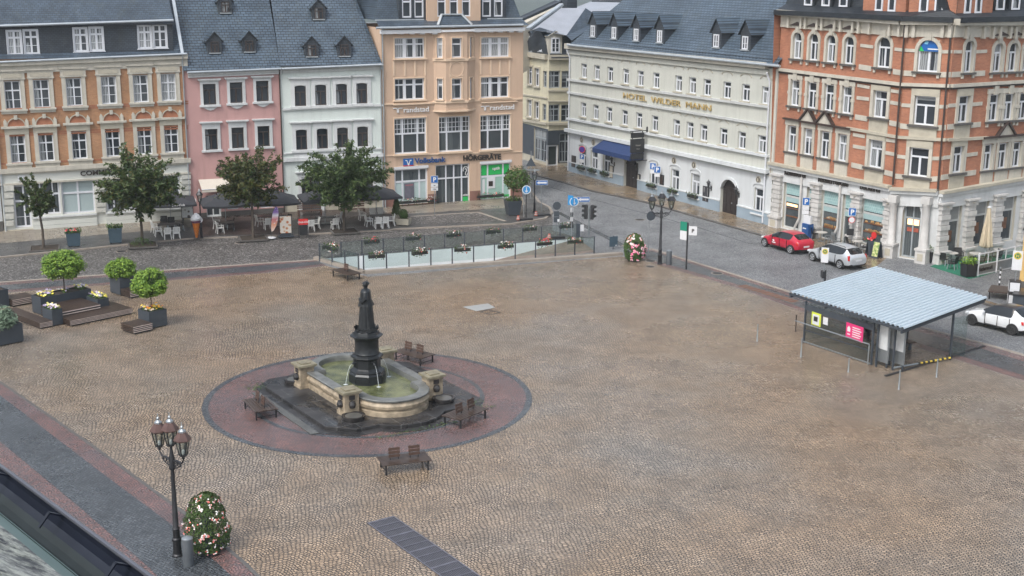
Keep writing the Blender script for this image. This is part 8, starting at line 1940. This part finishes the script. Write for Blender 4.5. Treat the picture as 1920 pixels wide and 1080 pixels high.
# ================================================================ CARS
def car(label, name, paint, L, Wd, H, wb, kind, loc, rz, roofm=None, rim=None, decals=None):
    t = thing(name, label, 'car', loc, rz); w = Wd/2; est = kind == 'estate'
    m_gl = M('car_glass', (.012, .015, .018), .05, .2, spec=.7); m_lamp = M('head_lamp', (.55, .58, .6), .1, .1); m_tail = M('tail_lamp', (.45, .015, .015), .15, .1); m_tyre = M('tyre', (.018, .018, .018), .8, .2, 8); m_rimm = rim or M('alloy_rim', (.5, .52, .54), .3, .1, metal=.7); m_trim = M('dark_trim', (.02, .02, .022), .5, .1)
    f = L/2; x_w0 = f-1.02; x_w1 = x_w0-.78; rf = -f+.62 if est else -f+.82; rb = -f+.20 if est else -f+.26
    #   x, zlow, zmid, zbelt, ztop, wlow, wmid, wbelt, wtop
    ST = [(f, .38, .46, .56, .58, .40, .46, .44, .30), (f-.08, .26, .48, .64, .67, .62, .68, .64, .45), (f-.30, .20, .52, .72, .78, .82, .88, .80, .6), (f-.70, .19, .55, .80, .88, .90, .97, .88, .68), (x_w0, .19, .57, .87, .97, .92, 1.0, .93, .74), (x_w0-.26, .19, .58, .90, 1.12, .92, 1.0, .94, .70), (x_w1, .19, .59, .93, H-.10, .92, 1.0, .95, .66), (x_w1-.42, .19, .60, .945, H-.01, .92, 1.0, .955, .67), (x_w1-.50, .19, .60, .95, H, .92, 1.0, .955, .67), (x_w1-1.2, .19, .60, .96, H, .92, 1.0, .95, .66), (x_w1-1.3, .19, .60, .965, H-.01, .92, 1.0, .95, .655), (rf, .20, .62, .99, H-.07, .92, .99, .93, .62), (rb, .24, .64, 1.02, 1.06, .90, .96, .88, .66), (-f+.06, .28, .62, .92, .95, .82, .90, .82, .6), (-f, .36, .56, .70, .72, .70, .78, .72, .5)]
    bm = bmesh.new(); rings = []
    for (x, zl, zm, zb, zt, wl, wm, wbt, wt) in ST:
        half = [(0, zl), (wl*.9, zl), (wl, zl+.10), (wm, zm), (wbt, zb), (wt, zt-.025), (wt*.6, zt+.005), (0, zt+.02)]
        if zt-zb < .2: half[5] = (wt, zb+(zt-zb)*.75)
        pts = half+[(-a, b) for a, b in reversed(half[1:-1])]; rings.append([bm.verts.new((x, a*w, b)) for a, b in pts])
    n = len(rings[0])
    for j in range(len(rings)-1):
        for k in range(n):
            k2 = (k+1) % n; fc = bm.faces.new((rings[j][k], rings[j+1][k], rings[j+1][k2], rings[j][k2])); kk = k if k < 7 else 13-k; mi = 0
            if kk == 4 and 5 <= j <= (10 if not est else 10): mi = 1
            if kk in (5, 6) and j in (4, 5): mi = 1
            if kk in (5, 6) and j == 11: mi = 1
            if kk in (5, 6) and 6 <= j <= 10: mi = 2
            if kk in (0, 1): mi = 3
            fc.material_index = mi
    bm.faces.new(rings[0]); bm.faces.new(list(reversed(rings[-1])))
    bmesh.ops.recalc_face_normals(bm, faces=bm.faces)
    cl = bm.edges.layers.float.new('crease_edge')
    for e in bm.edges:
        ms = {q.material_index for q in e.link_faces}
        if 1 in ms and len(ms) > 1: e[cl] = .75
        elif 3 in ms and len(ms) > 1: e[cl] = .6
    me = bpy.data.meshes.new('shell'); bm.to_mesh(me); bm.free()
    tmp = bpy.data.objects.new('shell', me); COL.objects.link(tmp); md = tmp.modifiers.new('s', 'SUBSURF'); md.levels = 2; md.render_levels = 2
    me2 = bpy.data.meshes.new_from_object(tmp.evaluated_get(bpy.context.evaluated_depsgraph_get())); bpy.data.objects.remove(tmp)
    for nm, ids, mats in (('body', (0, 3), [paint, m_trim]), ('roof_panel', (2,), [roofm or paint]), ('windows', (1,), [m_gl])):
        b2 = bmesh.new(); b2.from_mesh(me2); bmesh.ops.delete(b2, geom=[q for q in b2.faces if q.material_index not in ids], context='FACES')
        for q in b2.faces: q.material_index = 0 if q.material_index != 3 else 1; q.smooth = True
        m3 = bpy.data.meshes.new(nm); b2.to_mesh(m3); b2.free()
        for mm in mats: m3.materials.append(mm)
        link(nm, m3, t)
    R = .315
    for sx in (-1, 1):
        for sy in (-1, 1):
            xw = sx*wb/2+(.02 if sx > 0 else .02); yo = sy*(w-.10)
            ar = MB(); P = [(xw+(R+.055)*cos(pi*i/14), R+(R+.055)*sin(pi*i/14)) for i in range(15)]; P = [(xw+R+.055, .2)]+P+[(xw-R-.055, .2)]; ar.slab(P, min(sy*(w-.3), sy*(w+.006)), max(sy*(w-.3), sy*(w+.006)), m_trim); ar.build('wheel_arch', t)
            mb = MB(); mb.lathe([(R*.62, -.10), (R*.92, -.105), (R, -.07), (R, .07), (R*.92, .105), (R*.62, .10)], m_tyre, 24); mb.v = [(x, z, y) for x, y, z in mb.v]; wh = mb.build('wheel', t, True, loc=(xw, sy*(w-.085), R))
            mb = MB(); mb.lathe([(R*.66, -.06), (R*.66, .06), (.01, .05)], m_trim, 20); mb.v = [(x, z, y) for x, y, z in mb.v]
            for k in range(5): a = 2*pi*k/5+.3; mb.bar((cos(a)*.03, sy*.085, sin(a)*.03), (cos(a)*R*.66, sy*.098, sin(a)*R*.66), .075, .03, m_rimm, up=(0, 1, 0))
            rg = [(R*.66*cos(2*pi*k/20), sy*.098, R*.66*sin(2*pi*k/20)) for k in range(21)]; mb.tube(rg, .018, m_rimm, 5, False); mb.build('rim', wh, False)
    for s in (-1, 1):
        mb = MB(); mb.obox((f-.20, s*w*.70, .66), (.13, 0, -.02), (-.07*s*s, s*.15, 0), (0, 0, .065), m_lamp); o = mb.build('headlight', t); bevel(o, .03, 2)
        mb = MB(); mb.obox((-f+.14, s*w*.86, .86 if est else .80), (.06, s*.03, 0), (-.02, .07, 0), (.03, 0, .17 if est else .10), m_tail); o = mb.build('tail_light', t); bevel(o, .025, 2)
        mb = MB(); mb.obox((x_w0-.42, s*(w+.07), 1.0), (.06, 0, 0), (0, .09, 0), (0, 0, .06), paint); o = mb.build('mirror', t); bevel(o, .03, 2)
        mb = MB(); 
        for xx in (x_w1-.30, x_w1-1.05): mb.box(xx-.09, xx+.09, s*(w*.985)-.012, s*(w*.985)+.012, .83, .855, paint)
        mb.build('handle', t)
        mb = MB()
        for xx in (x_w1+.28, x_w1-.52, x_w1-1.30): mb.box(xx-.009, xx+.009, s*w*.955-.05, s*w*.955+.062, .34, .92, m_trim)
        mb.box(x_w1-1.3, x_w1+.28, s*w*.955-.05, s*w*.955+.058, .335, .35, m_trim); mb.build('door_seam', t)
        mb = MB()
        if est: mb.tube([(x_w1-.2, s*w*.62, H+.0), (x_w1-.3, s*w*.62, H+.06), (rf+.3, s*w*.6, H+.03), (rf+.15, s*w*.6, H-.03)], .018, m_trim, 6); mb.build('roof_rail', t, True)
    mb = MB(); mb.box(f-.03, f+.015, -.26, .26, .36, .46, m_wht); mb.build('number_plate', t); mb = MB(); mb.box(-f-.02, -f+.03, -.26, .26, .52 if not est else .60, .63 if not est else .71, m_wht); mb.build('number_plate', t)
    mb = MB(); mb.box(-f-.005, -f+.06, -w*.62, w*.62, .30, .36, m_trim); mb.box(f-.06, f+.004, -w*.45, w*.45, .24, .34, m_trim); mb.build('bumper_trim', t)
    if decals: decals(t, f, w)
    return t
def paintm(name, c, metal=0.0):
    n = N(name); n.col(n.ramp(n.noise(n.obj(), 3, 4), sc(c, .94), sc(c, 1.05))); n.rough(.28); n.b.inputs['Metallic'].default_value = metal; n.b.inputs['Coat Weight'].default_value = .8; n.b.inputs['Coat Roughness'].default_value = .06; return n.m
def carpos(fw, rw, z=0.0): # near side wheel contacts -> centre and heading
    A, B = G(*fw, z), G(*rw, z); d = (A-B); wb = d.length; d.normalize(); n = Vector((-d.y, d.x, 0))
    if n.y < 0: n = -n
    return (A+B)/2+n*.80, atan2(d.y, d.x), wb
m_pr, m_ps, m_pw = paintm('red_paint', (.42, .012, .035)), paintm('silver_paint', (.50, .53, .56), .35), paintm('white_paint', (.74, .76, .78))
c, r, wb = carpos((1435, 462.5), (1483, 476))
def dec(t, f, w):
    mb = MB(); y = w*.985; mb.slab([(.35, .62), (.50, .62), (.58, .72), (.47, .76), (.36, .72)], y, y+.012, m_txtw); mb.box(.22, .64, y-.004, y+.012, .50, .57, m_txtw); mb.build('door_decal', t); mb = MB(); mb.slab([(.35, .62), (.50, .62), (.58, .72), (.47, .76), (.36, .72)], -y-.012, -y, m_txtw); mb.box(.22, .64, -y-.012, -y+.004, .50, .57, m_txtw); mb.build('door_decal', t)
car('red hatchback with white door emblem parked before the bakery', 'parked_car', m_pr, 4.25, 1.80, 1.44, wb, 'hatch', c, r, decals=dec)
c, r, wb = carpos((1525, 489.5), (1576, 504)); car('silver estate car parked behind the red hatchback', 'parked_car', m_ps, 4.47, 1.82, 1.50, wb, 'estate', c, r)
c, r, wb = carpos((1822, 610), (1897, 629)); car('white hatchback with black roof and black wheels near the shelter', 'parked_car', m_pw, 4.0, 1.68, 1.50, wb, 'hatch', c, r, roofm=paintm('black_paint', (.02, .018, .02)), rim=M('black_rim', (.03, .03, .03), .4))
